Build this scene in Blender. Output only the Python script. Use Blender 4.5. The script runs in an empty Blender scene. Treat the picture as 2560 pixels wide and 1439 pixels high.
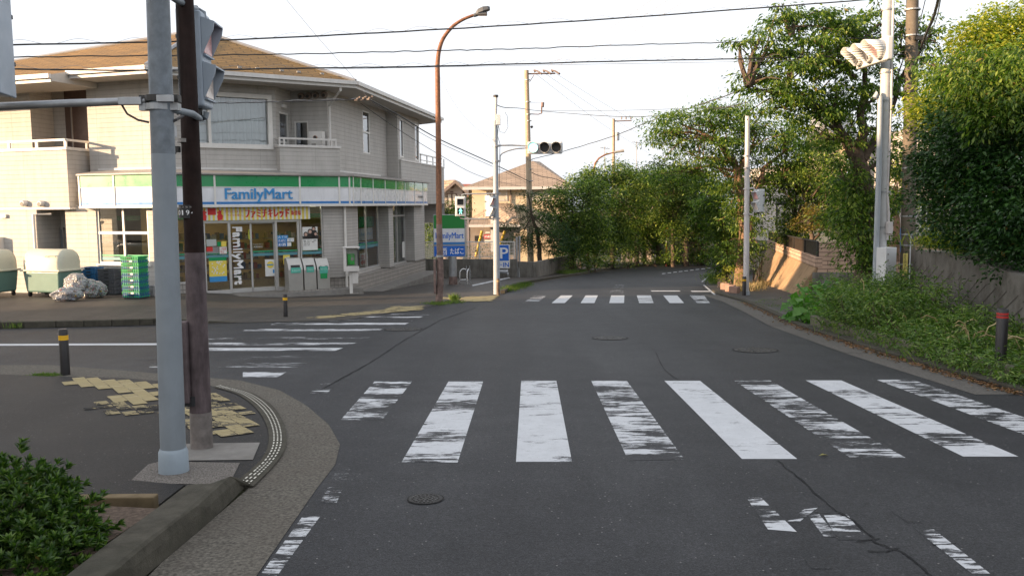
import bpy, math, random
import numpy as np
from mathutils import Vector as V, Matrix
rnd = random.Random(7)
nr = np.random.default_rng(11)
R = math.radians
scene = bpy.context.scene
C = bpy.data.collections.new("scene_objects"); scene.collection.children.link(C)

# ------------------------------------------------------------------ camera
CH = 1.74
FP = 2150.0                       # focal length in pixels of the 2560 wide frame
camd = bpy.data.cameras.new("camera"); cam = bpy.data.objects.new("camera", camd)
C.objects.link(cam); scene.camera = cam
camd.sensor_width = 36.0; camd.lens = 36.0 * FP / 2560.0
camd.clip_start = 0.1; camd.clip_end = 3000.0
CAMR = Matrix.Rotation(R(90 - 5.544), 4, 'X') @ Matrix.Rotation(R(-0.5), 4, 'Z')
cam.matrix_world = Matrix.Translation((0, 0, CH)) @ CAMR

# ------------------------------------------------------------------ light
SUN_EL, SUN_AZ = 10.0, (-.94, -.342)       # direction towards the sun in plan
sd = V((SUN_AZ[0] * math.cos(R(SUN_EL)), SUN_AZ[1] * math.cos(R(SUN_EL)), math.sin(R(SUN_EL)))).normalized()
sunl = bpy.data.lights.new("sun", 'SUN'); sunl.energy = 3.7; sunl.angle = R(0.5); sunl.color = (1.0, .69, .42)
sun = bpy.data.objects.new("sun", sunl); C.objects.link(sun)
sun.rotation_euler = (-sd).to_track_quat('-Z', 'Y').to_euler(); sun.location = (-30, -10, 30)
w = bpy.data.worlds.new("World"); scene.world = w; w.use_nodes = True
nt = w.node_tree; nt.nodes.clear()
sk = nt.nodes.new('ShaderNodeTexSky'); sk.sky_type = 'NISHITA'; sk.sun_disc = False
sk.sun_elevation = R(SUN_EL); sk.sun_rotation = math.atan2(sd.x, sd.y)
sk.air_density = 1.0; sk.dust_density = 3.0; sk.ozone_density = 1.0
hs = nt.nodes.new('ShaderNodeHueSaturation'); hs.inputs['Saturation'].default_value = .38
mx = nt.nodes.new('ShaderNodeMixRGB'); mx.inputs['Fac'].default_value = .6
mx.inputs['Color2'].default_value = (6.9, 7.1, 7.6, 1)      # bright evening haze evens the sky out
bg = nt.nodes.new('ShaderNodeBackground'); bg.inputs['Strength'].default_value = .07
wo = nt.nodes.new('ShaderNodeOutputWorld')
nt.links.new(sk.outputs[0], hs.inputs['Color']); nt.links.new(hs.outputs[0], mx.inputs['Color1'])
nt.links.new(mx.outputs[0], bg.inputs['Color']); nt.links.new(bg.outputs[0], wo.inputs[0])
scene.view_settings.view_transform = 'Standard'; scene.view_settings.look = 'None'
scene.view_settings.exposure = 1.66; scene.view_settings.gamma = 1.0
scene.view_settings.use_curve_mapping = False
scene.cycles.max_bounces = 6; scene.cycles.transparent_max_bounces = 10
scene.cycles.diffuse_bounces = 3; scene.cycles.glossy_bounces = 3
scene.cycles.caustics_reflective = False; scene.cycles.caustics_refractive = False

# ------------------------------------------------------------------ pixel -> place
SL = 0.045                         # the street falls away from the camera
def ray(px, py):
    return (CAMR.to_3x3() @ V(((px - 1280) / FP, -(py - 719.5) / FP, -1.0)))
def gz(y): return -SL * y
def PG(px, py, dz=0.0):
    d = ray(px, py); t = (dz - CH) / (d.z + SL * d.y)
    return V((d.x * t, d.y * t, CH + d.z * t))
def PY(px, py, y):
    d = ray(px, py); t = y / d.y
    return V((d.x * t, y, CH + d.z * t))
def lotz(x, y):
    a = min(1, max(0, (-x - 7.5) / 3.0)); b = min(1, max(0, (y - 19.6) / 4.0)); return .004 + .22 * a * a * (3 - 2 * a) * b * b * (3 - 2 * b)
def PL(px, py):
    d = ray(px, py); t = 10.0
    for _ in range(60): t = (gz(d.y * t) + lotz(d.x * t, d.y * t) + .012 - CH) / d.z
    return V((d.x * t, d.y * t, CH + d.z * t))
def GP(x, y, dz=0.0): return V((x, y, gz(y) + dz))

# ------------------------------------------------------------------ mesh builder
WM = {}
class M:
    def __init__(s): s.v = []; s.f = []; s.uv = {}; s.T = Matrix.Identity(4); s.mi = {}; s.cm = 0
    def _add(s, vs, fs, uvs=None):
        b = len(s.v)
        s.v += [tuple(s.T @ V(p)) for p in vs]
        for i, f in enumerate(fs):
            if uvs: s.uv[len(s.f)] = uvs[i]
            if s.cm: s.mi[len(s.f)] = s.cm
            s.f.append(tuple(b + k for k in f))
        return s
    def box(s, cx, cy, cz, sx, sy, sz, rz=0.0, taper=1.0):
        c, n = math.cos(rz), math.sin(rz); vs = []
        for z, k in ((-.5, 1.0), (.5, taper)):
            for x, y in ((-.5, -.5), (.5, -.5), (.5, .5), (-.5, .5)):
                a, b = x * sx * k, y * sy * k
                vs.append((cx + a * c - b * n, cy + a * n + b * c, cz + z * sz))
        return s._add(vs, [(3, 2, 1, 0), (4, 5, 6, 7), (0, 1, 5, 4), (1, 2, 6, 5), (2, 3, 7, 6), (3, 0, 4, 7)])
    def tube(s, pts, r, n=8, cap=True):
        pts = [V(p) for p in pts]; k = len(pts)
        rs = r if isinstance(r, (list, tuple)) else [r] * k
        vs = []; up = None
        for i, p in enumerate(pts):
            d = (pts[min(i + 1, k - 1)] - pts[max(i - 1, 0)]).normalized()
            if up is None:
                up = V((0, 0, 1)) if abs(d.z) < .9 else V((1, 0, 0))
            a = d.cross(up).normalized(); b = a.cross(d).normalized(); up = b
            for j in range(n):
                t = 2 * math.pi * j / n
                vs.append(tuple(p + a * math.cos(t) * rs[i] + b * math.sin(t) * rs[i]))
        fs = [(i * n + j, i * n + (j + 1) % n, (i + 1) * n + (j + 1) % n, (i + 1) * n + j) for i in range(k - 1) for j in range(n)]
        fs = [tuple(reversed(f)) for f in fs]
        if cap: fs += [tuple(range(n)), tuple(reversed([(k - 1) * n + j for j in range(n)]))]
        return s._add(vs, fs)
    def cyl(s, x, y, z0, z1, r0, r1=None, n=16):
        return s.tube([(x, y, z0), (x, y, z1)], [r0, r0 if r1 is None else r1], n)
    def lathe(s, prof, n=16, x=0, y=0):
        return s.tube([(x, y, z) for r, z in prof], [r for r, z in prof], n)
    def poly(s, pts, uv=None):
        return s._add(pts, [tuple(range(len(pts)))], [uv] if uv else None)
    def prism(s, pts, n):                       # pts: planar outline, n: thickness vector
        n = V(n); k = len(pts); a = [V(p) for p in pts]
        vs = [tuple(p) for p in a] + [tuple(p + n) for p in a]
        fs = [tuple(reversed(range(k))), tuple(range(k, 2 * k))] + [(i, (i + 1) % k, k + (i + 1) % k, k + i) for i in range(k)]
        return s._add(vs, fs)
    def obj(s, name, mat, parent=None, world=True, smooth=False, bevel=0.0, color=None, seg=2):
        me = bpy.data.meshes.new(name); vs = s.v
        if parent is not None and world:
            inv = WM[parent.name].inverted(); vs = [tuple(inv @ V(p)) for p in vs]
        me.from_pydata(vs, [], s.f)
        mats = mat if isinstance(mat, (list, tuple)) else [mat]
        for m_ in mats: me.materials.append(m_)
        if s.uv:
            ul = me.uv_layers.new(name="UVMap")
            for i, p in enumerate(me.polygons):
                u = s.uv.get(i)
                if u:
                    for k, li in enumerate(p.loop_indices): ul.data[li].uv = u[k]
        for i, m_ in s.mi.items(): me.polygons[i].material_index = m_
        if smooth: me.polygons.foreach_set('use_smooth', [True] * len(me.polygons))
        me.update()
        o = bpy.data.objects.new(name, me); C.objects.link(o)
        if parent is not None: o.parent = parent; WM[o.name] = WM[parent.name]
        else: WM[o.name] = Matrix.Identity(4)
        if bevel:
            b = o.modifiers.new('bevel', 'BEVEL'); b.width = bevel; b.segments = seg; b.limit_method = 'ANGLE'; b.angle_limit = R(40)
        if smooth:
            e = o.modifiers.new('split', 'EDGE_SPLIT'); e.split_angle = R(42)
        if color is not None: o.color = (color[0], color[1], color[2], 1)
        return o

def tag(o, label=None, cat=None, group=None, kind=None):
    if label: o['label'] = label
    if cat: o['category'] = cat
    if group: o['group'] = group
    if kind: o['kind'] = kind
    return o
def thing(name, label, cat, loc=(0, 0, 0), rz=0.0, group=None):
    o = bpy.data.objects.new(name, None); C.objects.link(o); o.empty_display_size = .2
    o.location = loc; o.rotation_euler = (0, 0, rz)
    WM[o.name] = Matrix.Translation(V(loc)) @ Matrix.Rotation(rz, 4, 'Z')
    return tag(o, label, cat, group)
def kids(o): return [c for c in C.objects if c.parent == o]
def dup(root, loc, rz=0.0, label=None, scale=1.0):
    def cp(o, par):
        c = o.copy(); C.objects.link(c)
        if par is not None: c.parent = par
        for k in kids(o): cp(k, c)
        return c
    r = cp(root, None); r.location = loc; r.rotation_euler = (0, 0, rz); r.scale = (scale,) * 3
    if label: r['label'] = label
    return r
def struct(o): o['kind'] = 'structure'; return o

# vertical wall planes
class Pl:
    def __init__(s, o, d): s.o = V((o[0], o[1])); s.d = V((d[0], d[1])).normalized(); s.n = V((s.d.y, -s.d.x))
    def pt(s, u, z, off=0.0):
        p = s.o + s.d * u + s.n * off; return V((p.x, p.y, z))
    def px(s, px, py, off=0.0):
        d = ray(px, py); o = s.o + s.n * off
        t = (o.x * s.n.x + o.y * s.n.y) / (d.x * s.n.x + d.y * s.n.y)
        p = V((d.x * t, d.y * t)) - s.o
        return p.dot(s.d), CH + d.z * t
    def shift(s, off): return Pl(s.o + s.n * off, s.d)
    def box(s, m, u0, u1, z0, z1, o0, o1):
        if u1 < u0: u0, u1 = u1, u0
        pts = [s.pt(u0, z0, o0), s.pt(u1, z0, o0), s.pt(u1, z1, o0), s.pt(u0, z1, o0)]
        q = [s.pt(u0, z0, o1), s.pt(u1, z0, o1), s.pt(u1, z1, o1), s.pt(u0, z1, o1)]
        vs = pts + q; du, dz, do = u1 - u0, z1 - z0, abs(o1 - o0)
        F = [(4, 5, 6, 7), (3, 2, 1, 0), (0, 1, 5, 4), (1, 2, 6, 5), (2, 3, 7, 6), (3, 0, 4, 7)]
        U = {4: (u0, z0), 5: (u1, z0), 6: (u1, z1), 7: (u0, z1), 0: (u0, z0), 1: (u1, z0), 2: (u1, z1), 3: (u0, z1)}
        uvs = []
        for f in F:
            if f in ((0, 1, 5, 4), (2, 3, 7, 6)): uvs.append([(U[k][0], (o0 if k < 4 else o1)) for k in f])
            elif f in ((1, 2, 6, 5), (3, 0, 4, 7)): uvs.append([((o0 if k < 4 else o1), U[k][1]) for k in f])
            else: uvs.append([U[k] for k in f])
        m._add(vs, F, uvs)
    def wall(s, m, u0, u1, z0, z1, holes=(), th=.16, off=0.0):
        us = sorted({u0, u1} | {min(max(h[i], u0), u1) for h in holes for i in (0, 1)})
        zs = sorted({z0, z1} | {min(max(h[i], z0), z1) for h in holes for i in (2, 3)})
        def hole(u, z): return any(h[0] < u < h[1] and h[2] < z < h[3] for h in holes)
        for a, b in zip(us, us[1:]):
            for c, d in zip(zs, zs[1:]):
                if b - a < 1e-5 or d - c < 1e-5 or hole((a + b) / 2, (c + d) / 2): continue
                m._add([s.pt(a, c, off), s.pt(b, c, off), s.pt(b, d, off), s.pt(a, d, off)], [(0, 1, 2, 3)], [[(a, c), (b, c), (b, d), (a, d)]])
        for h in holes:
            a, b, c, d = h; i, o = off - th, off
            for q in (((a, c, i), (a, c, o), (a, d, o), (a, d, i)), ((b, c, o), (b, c, i), (b, d, i), (b, d, o)),
                      ((a, d, o), (b, d, o), (b, d, i), (a, d, i)), ((a, c, i), (b, c, i), (b, c, o), (a, c, o))):
                m._add([s.pt(*k) for k in q], [(0, 1, 2, 3)], [[(k[0] + k[2], k[1]) for k in q]])
    def mtx(s, u, z, off=0.0):
        p = s.pt(u, z, off); x = V((s.d.x, s.d.y, 0)); y = V((0, 0, 1)); n = V((s.n.x, s.n.y, 0))
        return Matrix(((x.x, y.x, n.x, p.x), (x.y, y.y, n.y, p.y), (x.z, y.z, n.z, p.z), (0, 0, 0, 1)))

def text(body, mtx, w_, h_, mat, parent, name='lettering', bold=0.0, ext=.004, vertical=False, color=None):
    """lettering fitted into a box w_ x h_ whose lower left corner is at mtx"""
    cu = bpy.data.curves.new('t', 'FONT'); cu.body = body; cu.size = 1.0; cu.resolution_u = 3
    to = bpy.data.objects.new('t', cu); C.objects.link(to)
    bpy.context.view_layer.update()
    dg = bpy.context.evaluated_depsgraph_get()
    me = bpy.data.meshes.new_from_object(to.evaluated_get(dg))
    bpy.data.objects.remove(to); bpy.data.curves.remove(cu)
    n = len(me.vertices)
    if n == 0: return None
    co = np.empty(n * 3, np.float32); me.vertices.foreach_get('co', co); co = co.reshape(-1, 3)
    lo, hi = co.min(0), co.max(0); sp = np.maximum(hi - lo, 1e-6)
    if vertical: co = np.stack([(co[:, 1] - lo[1]) / sp[1] * w_, (hi[0] - co[:, 0]) / sp[0] * h_, co[:, 2]], 1)
    else: co = np.stack([(co[:, 0] - lo[0]) / sp[0] * w_, (co[:, 1] - lo[1]) / sp[1] * h_, co[:, 2]], 1)
    Mx = (WM[parent.name].inverted() @ mtx) if parent is not None else mtx
    vs = [tuple(Mx @ V((float(a), float(b), 0.0))) for a, b, c in co]
    fs = [tuple(p.vertices) for p in me.polygons]
    bpy.data.meshes.remove(me)
    m = M(); nv = len(vs); up_ = (Mx.to_3x3() @ V((0, 0, 1))).normalized()
    sx = (Mx.to_3x3() @ V((1, 0, 0))).normalized() * h_ * bold * (1.6 if len(body) > 1 else .6)
    for q, (k, dz) in enumerate(((0, 0), (-1, .0012), (1, .0024)) if bold else ((0, 0),)):   # heavier strokes: shifted copies a hair apart
        m.v += [tuple(V(p) + sx * k + up_ * dz) for p in vs]; m.f += [tuple(i + nv * q for i in f) for f in fs]
    o = m.obj(name, mat, parent, world=False)
    if ext > .003:
        so = o.modifiers.new('thick', 'SOLIDIFY'); so.thickness = ext; so.offset = 0
    return o
# ------------------------------------------------------------------ materials
MAT = {}
def nodes(name):
    m = bpy.data.materials.new(name); m.use_nodes = True; t = m.node_tree
    return m, t, t.nodes['Principled BSDF'], t.nodes['Material Output']
def N(t, kind, **kw):
    n = t.nodes.new(kind)
    for k, v in kw.items():
        if k in n.inputs: n.inputs[k].default_value = v
        else: setattr(n, k, v)
    return n
def pos(t, scale=(1, 1, 1), obj=False, uv=False):
    if obj or uv: c = N(t, 'ShaderNodeTexCoord'); src = c.outputs['UV' if uv else 'Object']
    else: c = N(t, 'ShaderNodeNewGeometry'); src = c.outputs['Position']
    mp = N(t, 'ShaderNodeMapping'); mp.inputs['Scale'].default_value = scale
    t.links.new(src, mp.inputs['Vector']); return mp.outputs[0]
def noise(t, vec, scale, detail=4, rough=.6):
    n = N(t, 'ShaderNodeTexNoise', Scale=scale, Detail=detail, Roughness=rough); t.links.new(vec, n.inputs['Vector']); return n.outputs['Fac']
def ramp(t, fac, stops):
    r = N(t, 'ShaderNodeValToRGB'); e = r.color_ramp.elements
    while len(e) < len(stops): e.new(.5)
    for x, (p, c) in zip(e, stops):
        x.position = p; x.color = c if len(c) == 4 else (*c, 1)
    t.links.new(fac, r.inputs[0]); return r.outputs[0]
def mixc(t, a, b, fac, mode='MIX'):
    m = N(t, 'ShaderNodeMixRGB', blend_type=mode)
    for k, s in (('Color1', a), ('Color2', b), ('Fac', fac)):
        if isinstance(s, (tuple, list)): m.inputs[k].default_value = s if len(s) == 4 else (*s, 1)
        elif isinstance(s, (int, float)): m.inputs[k].default_value = s
        else: t.links.new(s, m.inputs[k])
    return m.outputs[0]
def bump(t, bs, h, strength=.3, dist=.02):
    b = N(t, 'ShaderNodeBump', Strength=strength, Distance=dist); t.links.new(h, b.inputs['Height']); t.links.new(b.outputs[0], bs.inputs['Normal'])
def mul(c, k): return tuple(min(1, x * k) for x in c[:3])
def plain(name, col, rough=.6, var=.12, scale=6.0, metal=0.0, bmp=0.0, bscale=60, dirt=0.0, dirtcol=(.10, .085, .07), obj=False, streak=False, emit=None, es=1.0, coat=0.0):
    if name in MAT: return MAT[name]
    m, t, b, o = nodes(name)
    p = pos(t, (1, 1, 1), obj); n1 = noise(t, p, scale, 5)
    c = ramp(t, n1, [(.3, mul(col, 1 - var)), (.7, mul(col, 1 + var))])
    if dirt:
        q = pos(t, (3.2, 3.2, .55) if streak else (1.3, 1.3, 1.3), obj); n2 = noise(t, q, 1.6, 6, .7)
        f = ramp(t, n2, [(.45, (0, 0, 0)), (.72, (dirt,) * 3)])
        c = mixc(t, c, dirtcol, f)
    t.links.new(c, b.inputs['Base Color'])
    n3 = noise(t, p, scale * 3, 3)
    rr = ramp(t, n3, [(.3, (max(.02, rough - .07),) * 3), (.7, (min(1, rough + .07),) * 3)]); t.links.new(rr, b.inputs['Roughness'])
    b.inputs['Metallic'].default_value = metal
    if rough > .78: b.inputs['Specular IOR Level'].default_value = .2
    if coat: b.inputs['Coat Weight'].default_value = coat
    if bmp: bump(t, b, noise(t, p, bscale, 4), bmp, .01)
    if emit: b.inputs['Emission Color'].default_value = (*emit, 1); b.inputs['Emission Strength'].default_value = es
    MAT[name] = m; return m
def asphalt_col(t, base, warm=0.0):
    p = pos(t)
    fine = noise(t, p, 95, 3, .75); mid = noise(t, p, 2.2, 5, .6); big = noise(t, p, .22, 3, .5)
    c = ramp(t, fine, [(.30, mul(base, .35)), (.52, base), (.66, mul(base, 1.7)), (.78, mul(base, 4.2))])
    g2 = noise(t, p, 30, 4, .8); c = mixc(t, c, ramp(t, g2, [(.34, (.70, .70, .70)), (.50, (.98, .98, .98)), (.68, (1.38, 1.37, 1.36))]), 1.0, 'MULTIPLY')
    c = mixc(t, c, ramp(t, mid, [(.3, (.80, .80, .80)), (.7, (1.14, 1.13, 1.12))]), 1.0, 'MULTIPLY')
    c = mixc(t, c, ramp(t, big, [(.35, (.80, .80, .81)), (.65, (1.16, 1.15, 1.13))]), 1.0, 'MULTIPLY')
    c = mixc(t, c, mul(base, .42), ramp(t, noise(t, p, .8, 4, .7), [(.66, (0, 0, 0)), (.74, (.55, .55, .55))]))
    tr = N(t, 'ShaderNodeTexNoise', Scale=1.0, Detail=3.0); t.links.new(pos(t, (1.4, .07, 1)), tr.inputs['Vector'])
    c = mixc(t, c, ramp(t, tr.outputs['Fac'], [(.32, (.82, .82, .83)), (.68, (1.14, 1.14, 1.13))]), 1.0, 'MULTIPLY')
    v = N(t, 'ShaderNodeTexVoronoi', Scale=24.0); t.links.new(p, v.inputs['Vector'])
    chip = ramp(t, v.outputs['Distance'], [(.0, (1, 1, 1)), (.10, (1, 1, 1)), (.16, (0, 0, 0))])
    wn = N(t, 'ShaderNodeTexWhiteNoise'); t.links.new(v.outputs['Position'], wn.inputs['Vector'])
    sel = ramp(t, wn.outputs['Value'], [(.84, (0, 0, 0)), (.87, (.7, .7, .7))])
    c = mixc(t, c, (.30, .29, .28), mixc(t, chip, sel, 1.0, 'MULTIPLY'))
    return c, fine
def asphalt(name, base):
    m, t, b, o = nodes(name); c, f = asphalt_col(t, base); t.links.new(c, b.inputs['Base Color'])
    b.inputs['Roughness'].default_value = .62; b.inputs['Specular IOR Level'].default_value = .20; bump(t, b, f, .45, .008); MAT[name] = m; return m
def worn(name, paint, base, sx=1.6, sy=9.0, edge=.12):
    """road paint worn through in streaks; object colour red = share that is gone"""
    m, t, b, o = nodes(name); c, f = asphalt_col(t, base)
    a = noise(t, pos(t, (sx, sy, 1)), 2.0, 12, .80); a2 = noise(t, pos(t, (1.1, 2.6, 1)), 1.0, 4, .65)
    mm = N(t, 'ShaderNodeMath', operation='MULTIPLY_ADD'); t.links.new(a, mm.inputs[0]); mm.inputs[1].default_value = .55
    m2 = N(t, 'ShaderNodeMath', operation='MULTIPLY'); t.links.new(a2, m2.inputs[0]); m2.inputs[1].default_value = .45
    t.links.new(m2.outputs[0], mm.inputs[2])
    oi = N(t, 'ShaderNodeObjectInfo'); sp = N(t, 'ShaderNodeSeparateColor'); t.links.new(oi.outputs['Color'], sp.inputs[0])
    mr = N(t, 'ShaderNodeMapRange'); t.links.new(sp.outputs[0], mr.inputs['Value']); mr.inputs['To Min'].default_value = .30; mr.inputs['To Max'].default_value = .70
    sb = N(t, 'ShaderNodeMath', operation='SUBTRACT'); t.links.new(mm.outputs[0], sb.inputs[0]); t.links.new(mr.outputs[0], sb.inputs[1])
    k = ramp(t, sb.outputs[0], [(.0, (0, 0, 0)), (.012, (1, 1, 1))])
    cr = noise(t, pos(t, (3, 16, 1)), 5.0, 9, .85)
    k = mixc(t, k, ramp(t, cr, [(.37, (.05, .05, .05)), (.41, (1, 1, 1))]), 1.0, 'MULTIPLY')
    k = mixc(t, k, ramp(t, noise(t, pos(t), 34, 3, .8), [(.27, (.1, .1, .1)), (.34, (1, 1, 1))]), 1.0, 'MULTIPLY')
    pc = mixc(t, mul(paint, .70), mul(paint, 1.05), noise(t, pos(t), 5, 8, .7))
    t.links.new(mixc(t, c, pc, k), b.inputs['Base Color']); b.inputs['Roughness'].default_value = .62; b.inputs['Specular IOR Level'].default_value = .20
    bump(t, b, f, .45, .008); MAT[name] = m; return m
def brickm(name, col, mortar, bw, bh, ms, var=.12, rough=.75, bmp=.5, offset=.5, dirt=.25, sq=1.0):
    m, t, b, o = nodes(name); uv = pos(t, uv=True)
    br = N(t, 'ShaderNodeTexBrick', Scale=1.0); br.offset = offset; br.squash = sq
    br.inputs['Color1'].default_value = (*mul(col, 1 - var), 1); br.inputs['Color2'].default_value = (*mul(col, 1 + var), 1)
    br.inputs['Mortar'].default_value = (*mortar, 1); br.inputs['Mortar Size'].default_value = ms; br.inputs['Mortar Smooth'].default_value = .2
    br.inputs['Brick Width'].default_value = bw; br.inputs['Row Height'].default_value = bh
    t.links.new(uv, br.inputs['Vector'])
    c = br.outputs['Color']; n2 = noise(t, pos(t, (2.5, 2.5, .7)), 1.2, 6, .7)
    c = mixc(t, c, ramp(t, n2, [(.3, (.86, .85, .83)), (.7, (1.06, 1.05, 1.04))]), 1.0, 'MULTIPLY')
    if dirt: c = mixc(t, c, (.12, .10, .08), ramp(t, noise(t, pos(t, (6, 6, .6)), 1.4, 7, .75), [(.52, (0, 0, 0)), (.8, (dirt,) * 3)]))
    t.links.new(c, b.inputs['Base Color']); b.inputs['Roughness'].default_value = rough
    iv = N(t, 'ShaderNodeMath', operation='SUBTRACT'); iv.inputs[0].default_value = 1; t.links.new(br.outputs['Fac'], iv.inputs[1])
    bump(t, b, iv.outputs[0], bmp, .012); MAT[name] = m; return m
def shingle(name, col, row=.2, col2=None, moss=.3):
    m, t, b, o = nodes(name); uv = pos(t, uv=True)
    br = N(t, 'ShaderNodeTexBrick', Scale=1.0); br.offset = .5
    br.inputs['Color1'].default_value = (*mul(col, .82), 1); br.inputs['Color2'].default_value = (*mul(col, 1.15), 1)
    br.inputs['Mortar'].default_value = (*mul(col, .3), 1); br.inputs['Mortar Size'].default_value = .018
    br.inputs['Brick Width'].default_value = row * 3.0; br.inputs['Row Height'].default_value = row
    t.links.new(uv, br.inputs['Vector'])
    c = mixc(t, br.outputs['Color'], col2 or mul(col, .55), ramp(t, noise(t, pos(t, (.5, .5, .5)), 1.5, 7, .7), [(.4, (0, 0, 0)), (.75, (moss * 2,) * 3)]))
    c = mixc(t, c, ramp(t, noise(t, pos(t), 18, 4, .7), [(.3, (.72, .72, .72)), (.7, (1.2, 1.2, 1.2))]), 1.0, 'MULTIPLY')
    t.links.new(c, b.inputs['Base Color']); b.inputs['Roughness'].default_value = .8
    iv = N(t, 'ShaderNodeMath', operation='SUBTRACT'); iv.inputs[0].default_value = 1; t.links.new(br.outputs['Fac'], iv.inputs[1])
    bump(t, b, iv.outputs[0], .6, .02); MAT[name] = m; return m
def leafm(name, c0, c1, c2, trans=.35, rough=.45):
    m, t, b, o = nodes(name); g = N(t, 'ShaderNodeNewGeometry')
    c = ramp(t, g.outputs['Random Per Island'], [(.05, c0), (.5, c1), (.93, c2), (.993, c2), (.997, (.20, .12, .04))])
    c = mixc(t, c, ramp(t, noise(t, pos(t), .9, 3), [(.3, (.72, .76, .74)), (.7, (1.22, 1.18, 1.1))]), 1.0, 'MULTIPLY')
    t.links.new(c, b.inputs['Base Color']); b.inputs['Roughness'].default_value = rough; b.inputs['Specular IOR Level'].default_value = .35
    tr = N(t, 'ShaderNodeBsdfTranslucent'); t.links.new(mixc(t, c, (1.15, 1.65, .45), 1.0, 'MULTIPLY'), tr.inputs['Color'])
    ms = N(t, 'ShaderNodeMixShader'); ms.inputs[0].default_value = trans
    t.links.new(b.outputs[0], ms.inputs[1]); t.links.new(tr.outputs[0], ms.inputs[2]); t.links.new(ms.outputs[0], o.inputs['Surface'])
    MAT[name] = m; return m
def glassm(name, tint=(.9, .93, .92), refl=.12, rough=.01):
    m, t, b, o = nodes(name)
    tr = N(t, 'ShaderNodeBsdfTransparent'); tr.inputs['Color'].default_value = (*tint, 1)
    gl = N(t, 'ShaderNodeBsdfGlossy', Roughness=rough); gl.inputs['Color'].default_value = (.95, .97, 1, 1)
    fr = N(t, 'ShaderNodeFresnel', IOR=1.5); ad = N(t, 'ShaderNodeMath', operation='MULTIPLY_ADD'); t.links.new(fr.outputs[0], ad.inputs[0])
    ad.inputs[1].default_value = 1.2; ad.inputs[2].default_value = refl
    wav = noise(t, pos(t), 1.3, 2); bm = N(t, 'ShaderNodeBump', Strength=.04, Distance=.03); t.links.new(wav, bm.inputs['Height']); t.links.new(bm.outputs[0], gl.inputs['Normal'])
    ms = N(t, 'ShaderNodeMixShader'); t.links.new(ad.outputs[0], ms.inputs[0]); t.links.new(tr.outputs[0], ms.inputs[1]); t.links.new(gl.outputs[0], ms.inputs[2])
    t.links.new(ms.outputs[0], o.inputs['Surface']); MAT[name] = m; return m

ASP = (.035, .0362, .0395); ASP2 = (.052, .051, .051)
m_road = asphalt('asphalt_road', ASP); m_lot = asphalt('asphalt_lot', (.066, .060, .054)); m_side = asphalt('asphalt_pavement', (.022, .021, .0205))
m_white = worn('worn_white_paint', (.60, .615, .635), ASP); m_yell = worn('worn_yellow_paint', (.40, .30, .16), (.030, .028, .027), 2.5, 18)
m_ygrid = worn('worn_yellow_tiles', (.40, .33, .18), (.030, .028, .027), 3, 20)
m_gut = plain('gutter_concrete', (.115, .105, .088), .85, .62, 48, bmp=.6, bscale=120, dirt=.55)
m_kerb = plain('kerb_concrete', (.070, .064, .050), .9, .25, 9, bmp=.5, bscale=80, dirt=.7, dirtcol=(.035, .035, .025))
m_conc = plain('wall_concrete', (.20, .19, .17), .9, .18, 3, bmp=.4, bscale=40, dirt=.75, dirtcol=(.06, .055, .045), streak=True)
m_apron = plain('apron_concrete', (.21, .20, .185), .85, .12, 8, bmp=.2, dirt=.4)
m_pebble = plain('pebble_concrete', (.16, .145, .13), .9, .75, 85, bmp=.8, bscale=90)
m_soil = plain('soil', (.115, .085, .065), .95, .45, 30, bmp=.9, bscale=30)
m_siding = brickm('beige_siding_tiles', (.50, .485, .462), (.37, .355, .335), 1.8, .15, .008, .03, offset=.0, dirt=.18)
m_tile = brickm('grey_pillar_tiles', (.46, .445, .425), (.30, .29, .275), 1.6, .11, .008, .05, offset=.0, dirt=.15)
m_lowtile = brickm('square_base_tiles', (.33, .31, .285), (.14, .13, .12), .15, .15, .010, .06, offset=.0, dirt=.2)
m_roof = shingle('brown_shingle_roof', (.26, .145, .04), .22, (.135, .085, .035), .3)
m_eave = plain('white_eave_metal', (.66, .64, .61), .5, .06, 3, dirt=.15, streak=True)
m_soffit = plain('soffit_board', (.52, .49, .45), .8, .05)
m_gcap = plain('grey_metal_flashing', (.33, .31, .29), .5, .1, 5, dirt=.3)
m_whitef = plain('white_window_frame', (.72, .70, .66), .4, .05)
m_alu = plain('aluminium_frame', (.58, .57, .55), .35, .06, 4, metal=.5)
m_green = plain('green_sign_panel', (.012, .27, .085), .3, .05, 1, coat=.4); m_green2 = plain('green_sign_gloss', (.02, .30, .11), .12, .05, 1, coat=.8)
m_signw = plain('white_sign_panel', (.76, .77, .80), .28, .04, 1, coat=.4, dirt=.14, streak=True); m_blue = plain('blue_sign_panel', (.035, .20, .52), .3, .05, 1, coat=.4)
m_lblue = plain('blue_lettering', (.05, .28, .60), .35, .04); m_bluelit = plain('bright_blue_panel', (.01, .14, .60), .3, .05, 1, coat=.3)
m_letw = plain('white_lettering', (.85, .85, .85), .4, .02); m_red = plain('red_print', (.62, .03, .025), .5, .08); m_yel = plain('yellow_print', (.78, .62, .10), .5, .06)
m_paper = plain('white_paper', (.74, .74, .71), .6, .05); m_black = plain('black_plastic', (.018, .018, .020), .45, .2)
m_dark = plain('dark_metal', (.030, .028, .026), .5, .25); m_steel = plain('galvanised_steel', (.36, .37, .38), .45, .14, 9, metal=.45, dirt=.35, dirtcol=(.18, .17, .16))
m_pole = plain('grey_painted_pole', (.22, .25, .275), .5, .08, 5, dirt=.35, dirtcol=(.15, .165, .175), streak=True)
m_poleup = plain('mottled_galvanised_pole', (.155, .18, .205), .5, .28, 12, dirt=.55, dirtcol=(.10, .11, .115), streak=True)
m_pole2 = plain('pale_painted_pole', (.34, .375, .41), .5, .06, 5)
m_head = plain('blue_grey_signal_housing', (.33, .385, .45), .42, .07, 4, dirt=.12)
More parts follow.
